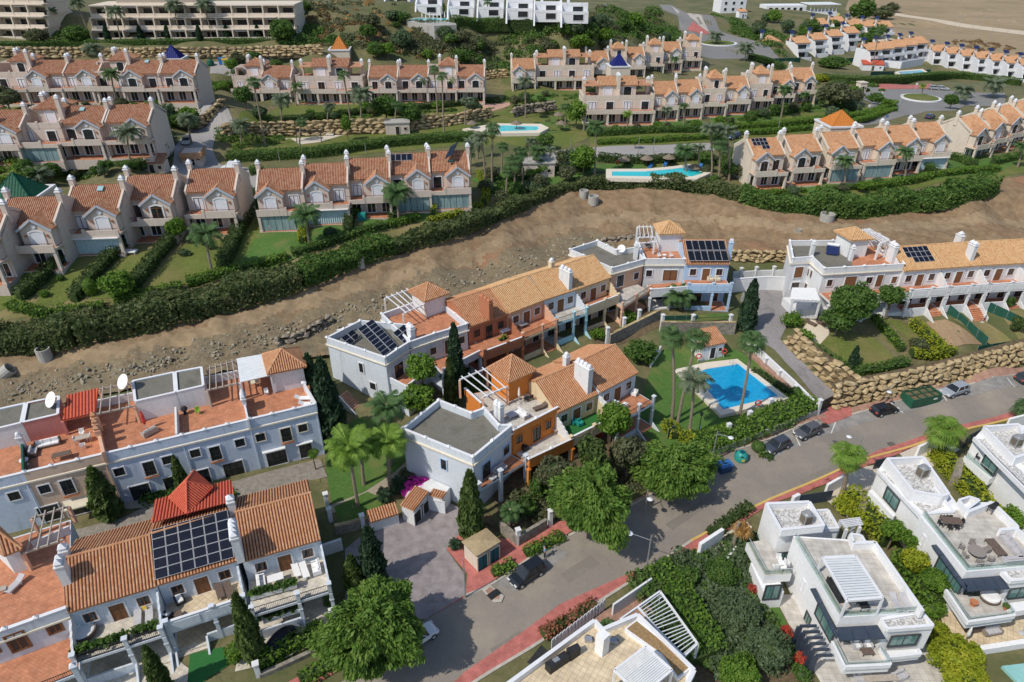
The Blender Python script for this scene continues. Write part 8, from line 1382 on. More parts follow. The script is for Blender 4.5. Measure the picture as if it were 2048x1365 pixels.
# ================================================================ rock walls, stone by stone
STM={}
def stone_mesh(i,m):
 if (i,m.name) not in STM:
  g=random.Random(i*31+5);bm=bmesh.new()
  for q in range(15):
   v=Ve((g.gauss(0,1),g.gauss(0,1),g.gauss(0,1))).normalized();e=.72;v=Ve([math.copysign(abs(c)**e,c) for c in v]);bm.verts.new(v*.52*(.9+.2*g.random()))
  bmesh.ops.convex_hull(bm,input=bm.verts[:]);bmesh.ops.delete(bm,geom=[v for v in bm.verts if not v.link_faces],context='VERTS');me=bpy.data.meshes.new('stone');bm.to_mesh(me);bm.free();me.materials.append(m);STM[(i,m.name)]=me
 return STM[(i,m.name)]
def rockwall(label,s,h,sw,sh,m,batter=.25,h2=None,seed=1):
 pts=catmull([G(*q) for q in gpx(s)],6);T=thing('rock_wall',label,'stone wall',pts[0]);g=random.Random(seed);L_=[0]
 for a,b in zip(pts,pts[1:]): L_.append(L_[-1]+(b-a).length)
 def at(t):
  for i in range(len(L_)-1):
   if L_[i]<=t<=L_[i+1]: return pts[i].lerp(pts[i+1],(t-L_[i])/max(1e-6,L_[i+1]-L_[i])),(pts[i+1]-pts[i]).normalized()
  return pts[-1],(pts[-1]-pts[-2]).normalized()
 k=MB()
 for a,b,l in zip(pts,pts[1:],L_):
  d=(b-a).normalized();n=Ve((-d.y,d.x,0));hh=h+((h2 or h)-h)*l/L_[-1];k.add([a+n*.3-Ve((0,0,.6)),b+n*.3-Ve((0,0,.6)),b+n*(.3+batter*hh)+Ve((0,0,hh-.25)),a+n*(.3+batter*hh)+Ve((0,0,hh-.25)),b+n*(1.4+batter*hh)+Ve((0,0,hh-.25)),a+n*(1.4+batter*hh)+Ve((0,0,hh-.25))],[[0,1,2,3],[3,2,4,5]])
 part(T,'wall_core',k,SOIL);cnt=0;z=0
 hm=max(h,h2 or h)
 while z<hm:
  hh=sh*(.8+.4*g.random());t=sw*(g.random()-.8)
  while t<L_[-1]:
   w_=sw*(.6+.9*g.random());hl=h+((h2 or h)-h)*max(0,min(1,t/L_[-1]))
   if z<hl-.1 and cnt<300:
    p,d=at(max(0,min(L_[-1],t+w_/2)));n=Ve((-d.y,d.x,0));zz=z+hh/2+g.uniform(-.08,.08);o=inst(T,'stone',stone_mesh(g.randrange(6),m),p+n*(.35+batter*zz+g.uniform(-.1,.08))+Ve((0,0,zz)),atan2(d.y,d.x)+g.uniform(-.15,.15),(w_*1.04,.9+.3*g.random(),hh*1.14));cnt+=1
   t+=w_
  z+=hh*.96
 return T
rockwall('long golden boulder wall along the upper side of the road','1672,822 1712,812 1800,795 1900,772 2060,728',3.4,1.35,.8,STONEL,.32,3.6,3);rockwall('golden boulder bank along the grey alley','1692,800 1640,765 1596,722 1566,690'.replace('1692,800 1640,765 1596,722 1566,690','1566,690 1596,722 1645,768 1688,806'),2.2,1.2,.75,STONEL,.7,3.2,4)
rockwall('long pale stone terrace wall at the top left','0,115 150,117 320,117 480,115 640,111',3.0,1.9,.75,STONEL,.12,None,5);rockwall('shaded stone garden wall below the lawn row, left part','452,278 560,275 660,272 770,268',3.2,1.9,.8,STONEL,.12,None,6);rockwall('shaded stone garden wall below the lawn row, right part','822,262 880,256 940,246 985,236',3.2,1.8,.8,STONEL,.12,2.4,7)
rockwall('low rock wall behind the solar roofed corner house','560,702 600,690 640,668 662,655',1.7,1.2,.7,STONEG,.2,None,8);rockwall('low rock wall between the blue and right white houses','1462,524 1510,527 1570,528',1.9,1.2,.65,STONEL,.15,None,9);rockwall('low rock edge behind the peach gravel roof','1205,492 1240,487 1290,482',1.2,1.3,.7,STONEG,.2,None,10)
rockwall('stone wall of the upper garden beside the pink path','1030,236 1060,228 1110,222',2.2,1.6,.7,STONEG,.12,None,11);rockwall('stone wall left of the descending street','395,262 425,240 452,215',2.4,1.6,.7,STONEL,.1,None,12);rockwall('stone wall at the far end of the lawn row','970,160 990,158 1010,156',2.2,1.6,.7,STONEL,.1,None,13)
g_=random.Random(4);me=MB()
vs=[];fs=[]
for i in range(900):
 a=g_.random();px=-20+a*1250;py=np.interp(px,[-20,100,250,460,650,900,1130,1230],[800,775,745,700,655,575,505,490])+g_.gauss(0,12);p=G(px,py);r=.12+.22*g_.random()**3;m_=stone_mesh(g_.randrange(6),STONEG);k0=len(vs);M=Matrix.Translation(p+Ve((0,0,.5)))@Matrix.Rotation(g_.random()*6,4,'Z')@Matrix.Scale(r*2,4);vs+=[tuple(M@v.co) for v in m_.vertices];fs+=[[q+k0 for q in f.vertices] for f in m_.polygons]
k=MB();k.v=vs;k.f=fs;k.m=[0]*len(fs);single('rubble',k,mat('rubble stone',(.2,.175,.12),(.36,.33,.26),scale=1.5),kind='stuff',loc=(0,0,0))
# ================================================================ garden walls, pillars, fences
def pillars(T,pts,h,m=WHITE,s=.45):
 for q in pts: p=G(*q);k=MB();k.cbox(p.x,p.y,p.z-.5,p.z+h,s,s,.4);k.cbox(p.x,p.y,p.z+h,p.z+h+.12,s*1.35,s*1.35,.4);part(T,'pillar',k,m)
T=gwall('garden_wall','white wall with brick planters between pool and alley','1494,692 1540,735 1590,782 1632,824',1.3,WHITE,.25,cop=TRIM);pillars(T,((1500,706),(1529,730),(1556,755),(1590,785)),1.2);k=MB()
T=gwall('brick_planter','low brick planter inside the white pool wall','1488,700 1535,742 1580,782',.5,BRNPAV,.8,'planter')
T=gwall('stone_retaining_wall','dark masonry wall of the sunken garden with white pillars','1218,690 1262,668 1318,640',1.9,RUB,.4,cop=STONEL);pillars(T,((1213,688),(1246,668),(1276,652)),2.9)
T=gwall('stone_retaining_wall','grey masonry wall below the palm lawn with white pillars','1320,668 1400,668 1468,668',2.2,RUB,.4,cop=STONEL);pillars(T,((1322,664),(1382,664),(1456,664)),3.1);railing(T,(G(1322,664)),(G(1456,664)),G(1400,664).z+2.2,.8)
gwall('garden_wall','white wall segments at the back of the pool lawn','1320,705 1300,735',1.2,WHITE,.25);gwall('garden_wall','white wall joining the blue house to the right corner house','1462,585 1530,580 1575,582',2.6,WHITE,.3,cop=TRIM);T=gwall('garden_wall','pillared white wall in front of the alley garages','1465,556 1520,553 1568,552',1.2,GREYW,.3);pillars(T,((1480,556),(1510,554),(1545,553)),1.9)
T=gwall('stone_retaining_wall','low masonry wall along the road below the pool hedge','1385,925 1450,905 1508,880 1587,849 1630,832',1.0,CONC,.3)
T=gwall('stone_retaining_wall','masonry wall below the shaded lawn with white pillars','672,1068 700,1062 742,1050',1.3,RUB,.4,cop=STONEL);pillars(T,((655,1012),(662,1042),(727,1055)),1.9)
T=gwall('stone_retaining_wall','stone planter wall by the kiosk with white pillar','1000,1062 1036,1092 1092,1058',1.6,RUB,.4);pillars(T,((1036,1090),(1100,1052)),2.4)
T=gwall('garden_wall','white side wall with house number at the white end house','645,1112 686,1098',1.6,WHITE,.3);T=gwall('garden_wall','white front wall pillars of the white end house','520,1355 560,1338 640,1300',.5,RUB,.4);pillars(T,((518,1352),(668,1245)),1.8)
T=thing('wall','white wall with tiled cap at the back of the driveway','wall',P(770,1052,1));a,b=G(741,1062),G(798,1046);k=MB();k.wall(a,b,a.z-.5,a.z+1.7,.5,0,b.z-.5,b.z+1.7);part(T,'wall',k,WHITE);d=(b-a).normalized();n=Ve((-d.y,d.x,0));z=a.z+1.75;gable_roof(T,*(Ve((q.x,q.y,z))+n*s+Ve((0,0,dz)) for q,s,dz in ((a,-.5,0),(b,-.5,0),(b,.9,.55),(a,.9,.55))),T_OR,'tile_cap')
T=thing('garage_block','white garages with dark doors and small tile roofs beside the driveway','garage',P(840,1030,1));k=MB();pts=[P(a,b,3.2) for a,b in ((803,1012),(826,1021),(855,990),(884,996),(900,975),(862,958),(815,985))];k.prism(pts,-.5,3.2);part(T,'wall',k,WHITE)
for i,(A_,B_,f,w2) in enumerate(((pts[1],pts[2],.3,1.6),(pts[1],pts[2],.75,1.5),(pts[2],pts[3],.5,2.2))): d=(B_-A_).normalized();q=A_.lerp(B_,f);window(T,(q.x+d.y*.01,q.y-d.x*.01,.45),atan2(d.y,d.x),w2,2.1,WHITE,DARKF if i<2 else SHUT,DARKF,(0,0),name='garage_door')
for i in (0,): q=[P(a,b,3.4) for a,b in ((800,1010),(828,1022),(858,990),(830,978))];gable_roof(T,q[0],q[1],q[2]+Ve((0,0,.5)),q[3]+Ve((0,0,.5)),T_OR,'tile_roof')
q=[P(a,b,3.3) for a,b in ((857,990),(884,997),(893,985),(866,978))];gable_roof(T,*q,T_OR,'tile_roof')
T=thing('garden_stairs','red brick garden stairs with white side wall beside the solar roofed corner house','stairs',G(700,800));a,b=P(684,788,5.4),P(727,832,2.9);k=MB();d=(b-a);side=Ve((-d.y,d.x,0)).normalized();n=12
for i in range(n):
 p,q=a.lerp(b,i/n),a.lerp(b,(i+1)/n);k=MB();c=[p+side*1.0,p-side*.8,q-side*.8,q+side*1.0];k.prism([(v.x,v.y) for v in c],1.0,p.z);part(T,'step',k,BRNPAV)
k=MB();k.wall((a-side*1.0),(b-side*1.0),1,a.z+.8,.22,0,1,b.z+.5);part(T,'stair_wall',k,WHITE)
T=thing('transformer_kiosk','small cream kiosk with teal metal doors beside the driveway','kiosk',P(960,1130,.15));c=[P(a,b,2.9) for a,b in ((923,1083),(953,1113),(1002,1083),(973,1056))];k=MB();k.prism(inset(c,.25),-.3,2.75);part(T,'wall',k,ROSE2);k=MB();ap=sum(c,Ve((0,0,0)))/4;ap.z=3.25;lo=[q-Ve((0,0,.16)) for q in c];k.add(c+lo+[ap],[[0,1,8],[1,2,8],[2,3,8],[3,0,8],[7,6,5,4]]+[[i,i+4,(i+1)%4+4,(i+1)%4] for i in range(4)]);part(T,'roof',k,mat('lichened roof',(.33,.25,.14),(.42,.33,.2),scale=3,bump=.3))
q=inset(c,.24);A_,B_=Ve((*q[1],0)),Ve((*q[2],0));d=(B_-A_).normalized()
for f in (.27,.73): v=A_.lerp(B_,f);window(T,(v.x+d.y*.012,v.y-d.x*.012,.2),atan2(d.y,d.x),1.45,2.1,ROSE2,mat('teal door paint',(.01,.10,.12),(.015,.13,.15)),DARKF,(1,0),name='door')
def cabin(label,px,py,w_,d_,h,yaw,wm,roof='gable',rm=T_OR,cat='cabin',name='cabin'):
 p=G(px,py);T=thing(name,label,cat,p,yaw);bl(T,'wall',wm,-w_/2,-d_/2,-1,w_/2,d_/2,h);M=rel(T);g=lambda x,y,z:M@Ve((x,y,z))
 if roof=='gable': gable_roof(T,g(-w_/2-.2,-d_/2-.2,h),g(w_/2+.2,-d_/2-.2,h),g(w_/2+.2,d_/2+.2,h+1.1),g(-w_/2-.2,d_/2+.2,h+1.1),rm)
 elif roof=='hip': hip_roof(T,[g(-w_/2-.3,-d_/2-.3,h),g(w_/2+.3,-d_/2-.3,h),g(w_/2+.3,d_/2+.3,h),g(-w_/2-.3,d_/2+.3,h)],h+1.5,rm)
 else: bl(T,'roof',rm,-w_/2-.2,-d_/2-.2,h+.001,w_/2+.2,d_/2+.2,h+.25)
 wl(T,(0,-d_/2-.01,.05),0,.9,2.0,wm,DARKF,DARKF,(0,0),name='door');wl(T,(w_*.33,-d_/2-.01,1.1),0,.7,.7,wm,GLASS,DARKF,(0,0));return T
cabin('white pool cabin with tiled roof behind the blue pool',1412,708,4,3,2.6,.35,WHITE);cabin('small gatehouse with hipped tile roof in the street',390,326,4,4,2.8,.2,ROSE,'hip',T_PINK2,'gatehouse','gatehouse');cabin('plain grey pool building before the stone garden wall',796,266,6,4,2.8,.15,ROSE,'flat',CONC);cabin('flat roofed pool building with small window by the upper lawn',1075,350,7,4,3,.05,ROSE,'flat',CONC);cabin('low white cabin with red roof in the far garden',1742,140,9,5,2.6,-.2,WF,'gable',T_RED);cabin('tiny white tower shed by the roundabout street',1720,184,2.6,2.6,3.2,.2,ROSE2,'flat',ROSE2);cabin('small white hut on the slope at the top',1482,36,5,4,3.4,.2,WF,'gable',T_WH);cabin('little brick shed beside the gatehouse',312,345,5,3,2.4,.1,ROSE,'gable',T_PINK)
def fence(label,s,h,n,m=MESHG):
 pts=[G(*q) for q in gpx(s)];T=thing('mesh_fence',label,'fence',pts[0],0,'green mesh fences');
 for a,b in zip(pts,pts[1:]):
  k=MB();k.wall(a,b,a.z-.1,a.z+h,.03,0,b.z-.1,b.z+h);part(T,'mesh_panel',k,m)
  for i in range(n+1): q=a.lerp(b,i/n);k=MB();k.tube([(q.x,q.y,q.z-.3),(q.x,q.y,q.z+h+.1)],.04,5);part(T,'post',k,STEEL)
fence('green mesh fence right of the bare earth garden','1893,628 1970,695',1.8,4);fence('green mesh fence between the rightmost gardens','1962,618 2060,665',1.8,4);fence('low green mesh fence on top of the rock wall','1952,706 2060,690',1.3,4);fence('green mesh fence before the palm lawn','1326,642 1395,640',.9,3);fence('green mesh panel beside the yellow hedge block','1334,880 1346,872',1.7,1);fence('green mesh fence of the far white cluster','1540,128 1600,126',2.2,4);fence('green mesh fence above the far white wall','1690,126 1740,122',2.0,3);fence('green mesh fence by the far turquoise pool','1740,152 1800,150 1860,147',1.6,3)
gwall('garden_wall','far white garden wall below the white cluster','1745,132 1800,138 1845,130',3.0,WF,.3)
# ================================================================ vehicles
def car(label,px,py,rear,front,c,kind='hatch',L_=4.3,cat='car',group=None,name='parked_car'):
 p=G(px,py);a,b=G(*rear),G(*front);d=b-a;yaw=atan2(d.y,d.x);T=thing(name,label,cat,p+Ve((0,0,.08)),yaw,group);s=L_/4.3;m=mat('car paint '+str(c),c,mulc(c,1.05),rough=.25,spec=.6);hw=.86
 low=[(-2.12,.35),(-2.15,.75),(-2.05,.95),(-.2,.98),(.75,.96),(1.75,.82),(2.1,.62),(2.12,.35)]
 if kind=='van': low=[(-2.1,.35),(-2.12,1.0),(-.2,1.05),(.9,1.05),(1.75,.9),(2.1,.65),(2.12,.35)]
 def body(mb,prof,w0,w1=None,zc=None):
  n=len(prof);vs=[(x,-w0 if zc is None else -(w0 if z<zc else w1),z) for x,z in prof]+[(x,(w0 if zc is None else (w0 if z<zc else w1)),z) for x,z in prof];mb.add(vs,[list(range(n)),list(range(n,2*n))[::-1]]+[[i,n+i,n+(i+1)%n,(i+1)%n] for i in range(n)])
 k=MB();body(k,low,hw);o=pl(T,'body',k,m);mod=o.modifiers.new('bevel','BEVEL');mod.width=.09;mod.segments=2
 cab={'hatch':[(-2.0,.94),(-1.75,1.38),(-1.3,1.47),(.1,1.45),(.95,.95)],'suv':[(-2.1,.94),(-1.95,1.6),(-1.5,1.72),(.15,1.68),(1.0,.95)],'estate':[(-2.1,.94),(-1.85,1.38),(-1.4,1.45),(.1,1.42),(.95,.95)],'van':[(-2.1,1.0),(-2.05,1.85),(-1.6,1.9),(.35,1.82),(1.25,1.03)],'pickup':[(-.5,.94),(-.4,1.5),(.2,1.55),(.5,1.5),(1.0,.95)]}[kind]
 k=MB();body(k,cab,hw-.06,hw-.22,1.1);pl(T,'windows',k,GLASS if kind!='van' else m);zt=max(z for _,z in cab);xs_=[x for x,z in cab if z>zt-.16];k=MB();k.box(min(xs_)-.02,-hw+.2,zt-.06,max(xs_)+.05,hw-.2,zt+.03);o=pl(T,'roof_panel',k,m);mod=o.modifiers.new('bevel','BEVEL');mod.width=.04;mod.segments=2
 for x in (min(xs_)+.1,(min(xs_)+max(xs_))/2,max(xs_)):
  for y in (-1,1): k=MB();k.beam((x,y*(hw-.2),zt-.02),(x+(.0 if x<max(xs_) else .55),y*(hw-.045),.98),.09,.05);pl(T,'pillar',k,m)
 for x in (-1.32,1.35):
  for y in (-hw+.02,hw-.02):
   k=MB();k.tube([(0,-.11,0),(0,.11,0)],.33,14);o=pl(T,'wheel',k,BLACK);o.location=(x,y,.33);k=MB();k.tube([(0,-.12,0),(0,.12,0)],.2,10);pl(o,'rim',k,ALU)
 for y in (-.6,.6): bl(T,'headlight',METW,2.0,y-.2,.6,2.135,y+.2,.74);bl(T,'tail_light',REDP,-2.17,y-.16,.74,-2.06,y+.16,.92)
 for y in (-1,1): bl(T,'mirror',m,.7,y*.93-.08,.98,.85,y*.93+.08,1.1)
 bl(T,'number_plate',TRIM,2.11,-.26,.42,2.14,.26,.53)
 T.scale=(s*.98,)*3;return T
car('black SUV parked by the low hedges below the kiosk',1053,1156,(1084,1136),(1021,1178),(.012,.014,.018),'suv',4.25);car('dark blue grey car, leftmost of the row by the pool hedge',1551,898,(1572,888),(1528,907),(.05,.06,.08),'hatch',4.2,'car','cars parked along the kerb');car('grey car parked before the manhole by the pool hedge',1613,870,(1636,860),(1588,880),(.085,.09,.10),'hatch',4.2,'car','cars parked along the kerb');car('black hatchback parked below the golden boulder wall',1766,826,(1742,832),(1790,819),(.012,.012,.016),'hatch',4.2,'car','cars parked along the kerb');car('silver estate car with roof bars right of the green skip',1906,788,(1932,781),(1880,795),(.30,.33,.37),'estate',4.5,'car','cars parked along the kerb');car('dark car cut by the right edge of the photo',2052,762,(2030,767),(2075,756),(.03,.04,.045),'hatch',4.2,'car','cars parked along the kerb');car('white car nose showing under the largest feathery tree',838,1282,(815,1298),(858,1270),(.72,.73,.74),'hatch',4.0)
car('white van parked at the street above the left lawns',463,342,(478,342),(450,341),(.7,.71,.72),'van',4.4,'van',name='parked_van');car('white pickup parked below the white van',478,378,(482,368),(474,388),(.68,.68,.68),'pickup',4.3,'pickup');car('grey car behind the palm shadow on the street verge',374,288,(376,280),(372,296),(.3,.3,.3));car('left grey car parked behind the roundabout',1869,180,(1862,179),(1878,180),(.3,.31,.33));car('right silver car parked behind the roundabout',1884,181,(1878,180),(1894,181),(.35,.37,.4));car('grey car at the right end of the roundabout street',1935,196,(1928,196),(1945,196),(.2,.21,.23));car('dark blue car behind the row right of the pool',1859,238,(1850,239),(1870,236),(.02,.04,.12));car('white car at the top edge near the town road',1212,14,(1204,14),(1222,14),(.6,.6,.6));car('yellow van near the restaurant',1676,34,(1668,34),(1686,35),(.55,.5,.15),'van',4.6,'van',name='parked_van');car('dark blue car half hidden behind the left end of the far pool row',1466,278,(1474,276),(1458,280),(.03,.06,.12))
T=thing('covered_car','car under a black cover in the white end house patio','car',G(560,1292),R(62));k=MB();n=10;k.lathe([(1.0,0),(1.02,.5),(.92,.95),(.62,1.38),(.2,1.45)],(0,0,0),16,0,2.0,.92);pl(T,'cover',k,mat('black car cover',(.012,.013,.02),(.022,.023,.032),rough=.55,bump=.5,bscale=3),smooth=True)
# ================================================================ street furniture
def lamp(label,bx,by,tx,ty,head,arm=1.6,group='street lamps'):
 p=G(bx,by);z,x=h_at(p,tx,ty);h=max(2.5,z-p.z);T=thing('street_lamp',label,'street lamp',p,0,group);k=MB();k.tube([(0,0,-.1),(0,0,h)],[.09,.06],8);pl(T,'pole',k,STEEL)
 if head is not None: k=MB();hx,hy=cos(head)*arm,sin(head)*arm;k.tube([(0,0,h*.9),(hx*.6,hy*.6,h*.95),(hx,hy,h*.97)],.035,6);pl(T,'arm',k,STEEL);k=MB();k.lathe([(.1,-.12),(.32,-.06),(.34,0),(.12,.1)],(hx,hy,h*.97),12);pl(T,'lamp_head',k,TRIM)
 return T
lamp('grey street lamp on the lower pavement by the long white wall',1291,1150,1303,1073,R(165),2.2);lamp('street lamp beside the blue recycling bin',1423,924,1431,862,R(-40),1.8);lamp('grey pole on the red pavement by the driveway mouth',931,1196,930,1118,None);lamp('street lamp behind the black hatchback',1769,806,1780,772,R(-120),1.6);lamp('street lamp behind the first fan palm',1708,925,1716,875,R(170),1.6);lamp('street lamp under the overhanging feathery tree',1290,1022,1290,980,R(-90),1.4)
for i,(a,b) in enumerate(((1690,62),(1655,30),(1735,36),(1905,66),(1914,68),(1945,60),(1962,56),(1980,78),(2010,80),(2035,84))): lamp('far lamp post on the fallow field, '+ordinal(sorted((1690,1655,1735,1905,1914,1945,1962,1980,2010,2035)).index(a),10),a,b,a+5,b-38,R(10),1.8,'lamp posts on the fallow field')
for a,b,c,d,l in ((1276,308,1276,272,'lamp on the street above the curved pool, left'),(1306,306,1306,276,'lamp on the street above the curved pool, right'),(560,325,561,305,'lamp behind the left of the bank row'),(732,308,732,288,'lamp behind the middle of the bank row'),(1140,318,1140,278,'lamp above the small pool building'),(1556,262,1556,232,'lamp on the garden hedge of the blue pyramid row'),(1737,232,1738,215,'lamp at the corner of the right roundabout'),(458,138,458,112,'lamp behind the colourful bins')): lamp(l,a,b,c,d,None)
def poollamp(px,py,l): p=G(px,py);T=thing('garden_lamp',l,'lamp',p);k=MB();k.tube([(0,0,0),(0,0,2.9)],[.07,.05],7);pl(T,'pole',k,IRON);k=MB();k.lathe([(.12,2.9),(.25,3.3),(.28,3.32),(.05,3.55)],(0,0,0),6);pl(T,'lantern',k,IRON);bl(T,'blue_sign',BLUEP,-.02,-.35,.9,.02,-.08,1.4)
poollamp(1397,866,'black lantern post with a blue plate on the pool lawn')
T=thing('recycling_igloo','round green bottle bank beside the parked cars','recycling bin',G(1481,920),0);k=MB();k.lathe([(.8,0),(.9,.4),(.82,.95),(.5,1.35),(.18,1.45)],(0,0,0),16);pl(T,'shell',k,TEAL,smooth=True)
for a in (.3,2.4,4.5): k=MB();k.lathe([(.2,0),(.2,.06)],(0,0,0),10);k.v=[tuple(Matrix.Rotation(a,3,'Z')@Ve((.74+z,x,1.0+y))) for x,y,z in k.v];pl(T,'hole_rim',k,POT if a<1 else IRON)
bl(T,"sticker",YEL,-.2,-.92,.4,.2,-.86,.75)
T=thing('recycling_bin','blue paper recycling container with dark base','recycling bin',G(1447,942),R(20));bl(T,'container',mat('dark blue plastic',(.02,.05,.12),(.03,.065,.15)),-.85,-.6,.12,.85,.6,1.1);k=MB();k.add([(-.9,-.65,1.1),(.9,-.65,1.1),(.9,.65,1.1),(-.9,.65,1.1),(-.75,-.45,1.5),(.75,-.45,1.5),(.75,.45,1.5),(-.75,.45,1.5)],[[4,5,6,7],[0,1,5,4],[1,2,6,5],[2,3,7,6],[3,0,4,7]]);pl(T,'lid',k,BLUEP)
for y in (-.3,.3): bl(T,'slot',IRON,-.4,y-.05,1.501,.4,y+.05,1.53)
T=thing('skip_container','open green metal skip filled with green waste','skip',G(1838,803),R(17));k=MB();pts=[(-2.6,-1.1),(2.6,-1.1),(2.6,1.1),(-2.6,1.1)]
for a,b in zip(pts,pts[1:]+pts[:1]): k=MB();k.wall(a,b,.1,1.5,.1);pl(T,'side',k,GREENP)
bl(T,'green_waste',mat('brown green waste',(.10,.08,.04),(.2,.17,.09),scale=4,bump=1),-2.5,-1.05,.1,2.5,1.05,1.25)
for x in (-2.55,-1.3,0,1.3,2.55): k=MB();k.box(x-.05,-1.16,.1,x+.05,1.16,1.62) if abs(x)>9 else k.box(x-.05,-1.15,1.501,x+.05,1.15,1.58);pl(T,'rib',k,GREENP)
bl(T,'rib',GREENP,-2.6,-.05,1.502,2.6,.05,1.578);bl(T,'label_plate',FABW,1.2,-1.17,.8,1.9,-1.151,1.05)
for x,y,m,l in ((422,132,GREENP,'round green bottle bank on the upper street'),): p=G(x,y);T=thing('recycling_igloo',l,'recycling bin',p);k=MB();k.lathe([(1.0,0),(1.1,.6),(.9,1.4),(.3,1.9)],(0,0,0),12);pl(T,'shell',k,m)
for x,y,m,l in ((446,129,BLUEP,'small blue bin on the upper street, left'),(453,130,YEL,'yellow recycling bin on the upper street'),(467,130,BLUEP,'large blue recycling bin on the upper street')): p=G(x,y);T=thing('recycling_bin',l,'recycling bin',p);bl(T,'container',STEEL if m is YEL else m,-.9,-.7,0,.9,.7,1.4);bl(T,'lid',m,-1,-.8,1.401,1,.8,1.9)
def ring(px,py,r,h,label,tilt=0):
 p=G(px,py);T=thing('concrete_ring',label,'concrete pipe',p+Ve((0,0,.35)),0,'concrete manhole rings on the bare earth');T.rotation_euler=(0,tilt,.4) if tilt else (0,0,0);k=MB();k.lathe([(r,-.3),(r,h),(r*.8,h),(r*.78,h*.3),(.02,h*.28)],(0,0,0),16);pl(T,'ring',k,CONC)
ring(1167,398,1.0,1.5,'left concrete ring under the bank hedge');ring(1186,410,1.1,1.6,'right concrete ring on the reddish bank');ring(1652,444,1.4,1.4,'big pale concrete ring under the right bank hedge');ring(94,722,.95,1.7,'upright concrete ring on the left of the earth track');ring(6,755,.9,1.5,'tipped concrete ring at the left edge',1.0);ring(724,536,.6,1.5,'narrow concrete pipe below the bank hedge');ring(1595,466,.7,.4,'flat concrete cover on the earth behind the right corner house')
def planter_island(s,l):
 pts=[G(*q) for q in gpx(s)];T=thing('kerb_island',l,'planter',pts[0]);mb=drape(pts,.2,1.5);part(T,'kerbed_bed',mb,KERB);q=inset(pts,.45);mb=drape(q,.23,1.5);part(T,'paving',mb,BRNPAV);c=sum(pts,Ve((0,0,0)))/len(pts);k=MB();k.cbox(c.x,c.y,c.z+.24,c.z+.28,1.3,.8,.7);part(T,'manhole_cover',k,IRON)
planter_island('963,1182 978,1170 1008,1195 1003,1207 987,1208','kerbed island with dark manhole cover at the driveway mouth')
for a,b,y,l in ((1646,853,.3,'square iron grate beside the grey parked car'),): p=G(a,b);k=MB();k.cbox(p.x,p.y,p.z+.08,p.z+.12,1.5,.9,.35);single('manhole_cover',k,IRON,l,'manhole cover')
for a,b,l in ((1782,889,'right round manhole cover in the middle of the road'),(1670,887,'left round manhole cover in the middle of the road')): p=G(a,b);k=MB();k.lathe([(.55,.06),(.55,.085)],p,18);single('manhole_cover',k,mat('iron cover',(.10,.09,.08),(.15,.14,.12),rough=.6),l,'manhole cover')
T=thing('barrier','yellow barrier panels leaning at the golden boulder wall','barrier',G(1775,795));a,b=G(1764,797),G(1786,791)
for i in range(7): q=a.lerp(b,i/6);k=MB();k.cbox(q.x,q.y,q.z,q.z+.95,.22,.05,.3);part(T,'slat',k,YEL)
T=gwall('gate','dark iron gate across the bottom of the alley','1640,824 1665,812 1694,800',2.0,mat('rusty iron sheet',(.035,.028,.024),(.07,.055,.045)),.08,'gate');pillars(T,((1633,830),),2.6)
def person(px,py,yaw,label):
 p=G(px,py)+Ve((0,0,.08));T=thing('person',label,'person',p,yaw)
 def skin(name,J,E,m,par):
  me=bpy.data.meshes.new(name);me.from_pydata([j[:3] for j in J],E,[]);me.materials.append(m);o=bpy.data.objects.new(name,me);o.parent=par;COL.objects.link(o);md=o.modifiers.new('skin','SKIN');
  for i,j in enumerate(J): me.skin_vertices[0].data[i].radius=(j[3],j[4] if len(j)>4 else j[3])
  me.skin_vertices[0].data[0].use_root=True;s=o.modifiers.new('sub','SUBSURF');s.levels=s.render_levels=1;return o
 SK=mat('skin tone',(.42,.25,.17),(.48,.29,.2));s=1.04
 J=[(0,0,.95,.13,.1),(0,.02,1.2,.14,.1),(0,.02,1.42,.15,.09),(0,.0,1.52,.055),(0,-.03,1.63,.085,.095),(0,-.03,1.74,.075,.085),(.19,.02,1.42,.05),(.25,.02,1.16,.042),(.22,-.18,1.02,.034),(.2,-.25,.98,.038,.02),(-.19,.02,1.42,.05),(-.25,.03,1.16,.042),(-.2,-.17,1.06,.034),(-.17,-.24,1.04,.038,.02),(.09,0,.86,.085),(.1,-.03,.48,.06),(.1,.04,.1,.042),(.1,-.14,.04,.04,.03),(-.09,0,.86,.085),(-.1,-.01,.48,.06),(-.1,.06,.1,.042),(-.1,-.12,.04,.04,.03)]
 E=[(0,1),(1,2),(2,3),(3,4),(4,5),(2,6),(6,7),(7,8),(8,9),(2,10),(10,11),(11,12),(12,13),(0,14),(14,15),(15,16),(16,17),(0,18),(18,19),(19,20),(20,21)]
 skin('body',J,E,SK,T);sh=[(0,0,.9,.15,.12),(0,.02,1.2,.16,.12),(0,.02,1.42,.17,.11),(.2,.02,1.43,.07),(.245,.02,1.25,.07),(-.2,.02,1.43,.07),(-.245,.025,1.25,.07)];skin('shirt',sh,[(0,1),(1,2),(2,3),(3,4),(2,5),(5,6)],mat('light blue shirt',(.16,.33,.55),(.2,.38,.6)),T)
 tr=[(0,0,.94,.145,.115),(.09,0,.84,.105),(.1,-.03,.48,.08),(.1,.03,.1,.065),(-.09,0,.84,.105),(-.1,-.01,.48,.08),(-.1,.05,.1,.065)];skin('trousers',tr,[(0,1),(1,2),(2,3),(0,4),(4,5),(5,6)],mat('dark trousers',(.02,.024,.04),(.03,.035,.055)),T)
 k=MB();k.lathe([(.09,1.66),(.1,1.74),(.07,1.82),(.01,1.85)],(0,-.02,0),10,0,1,1.1);pl(T,'hair',k,mat('dark hair',(.03,.022,.018),(.05,.04,.03)),smooth=True);T.scale=(1.12,)*3
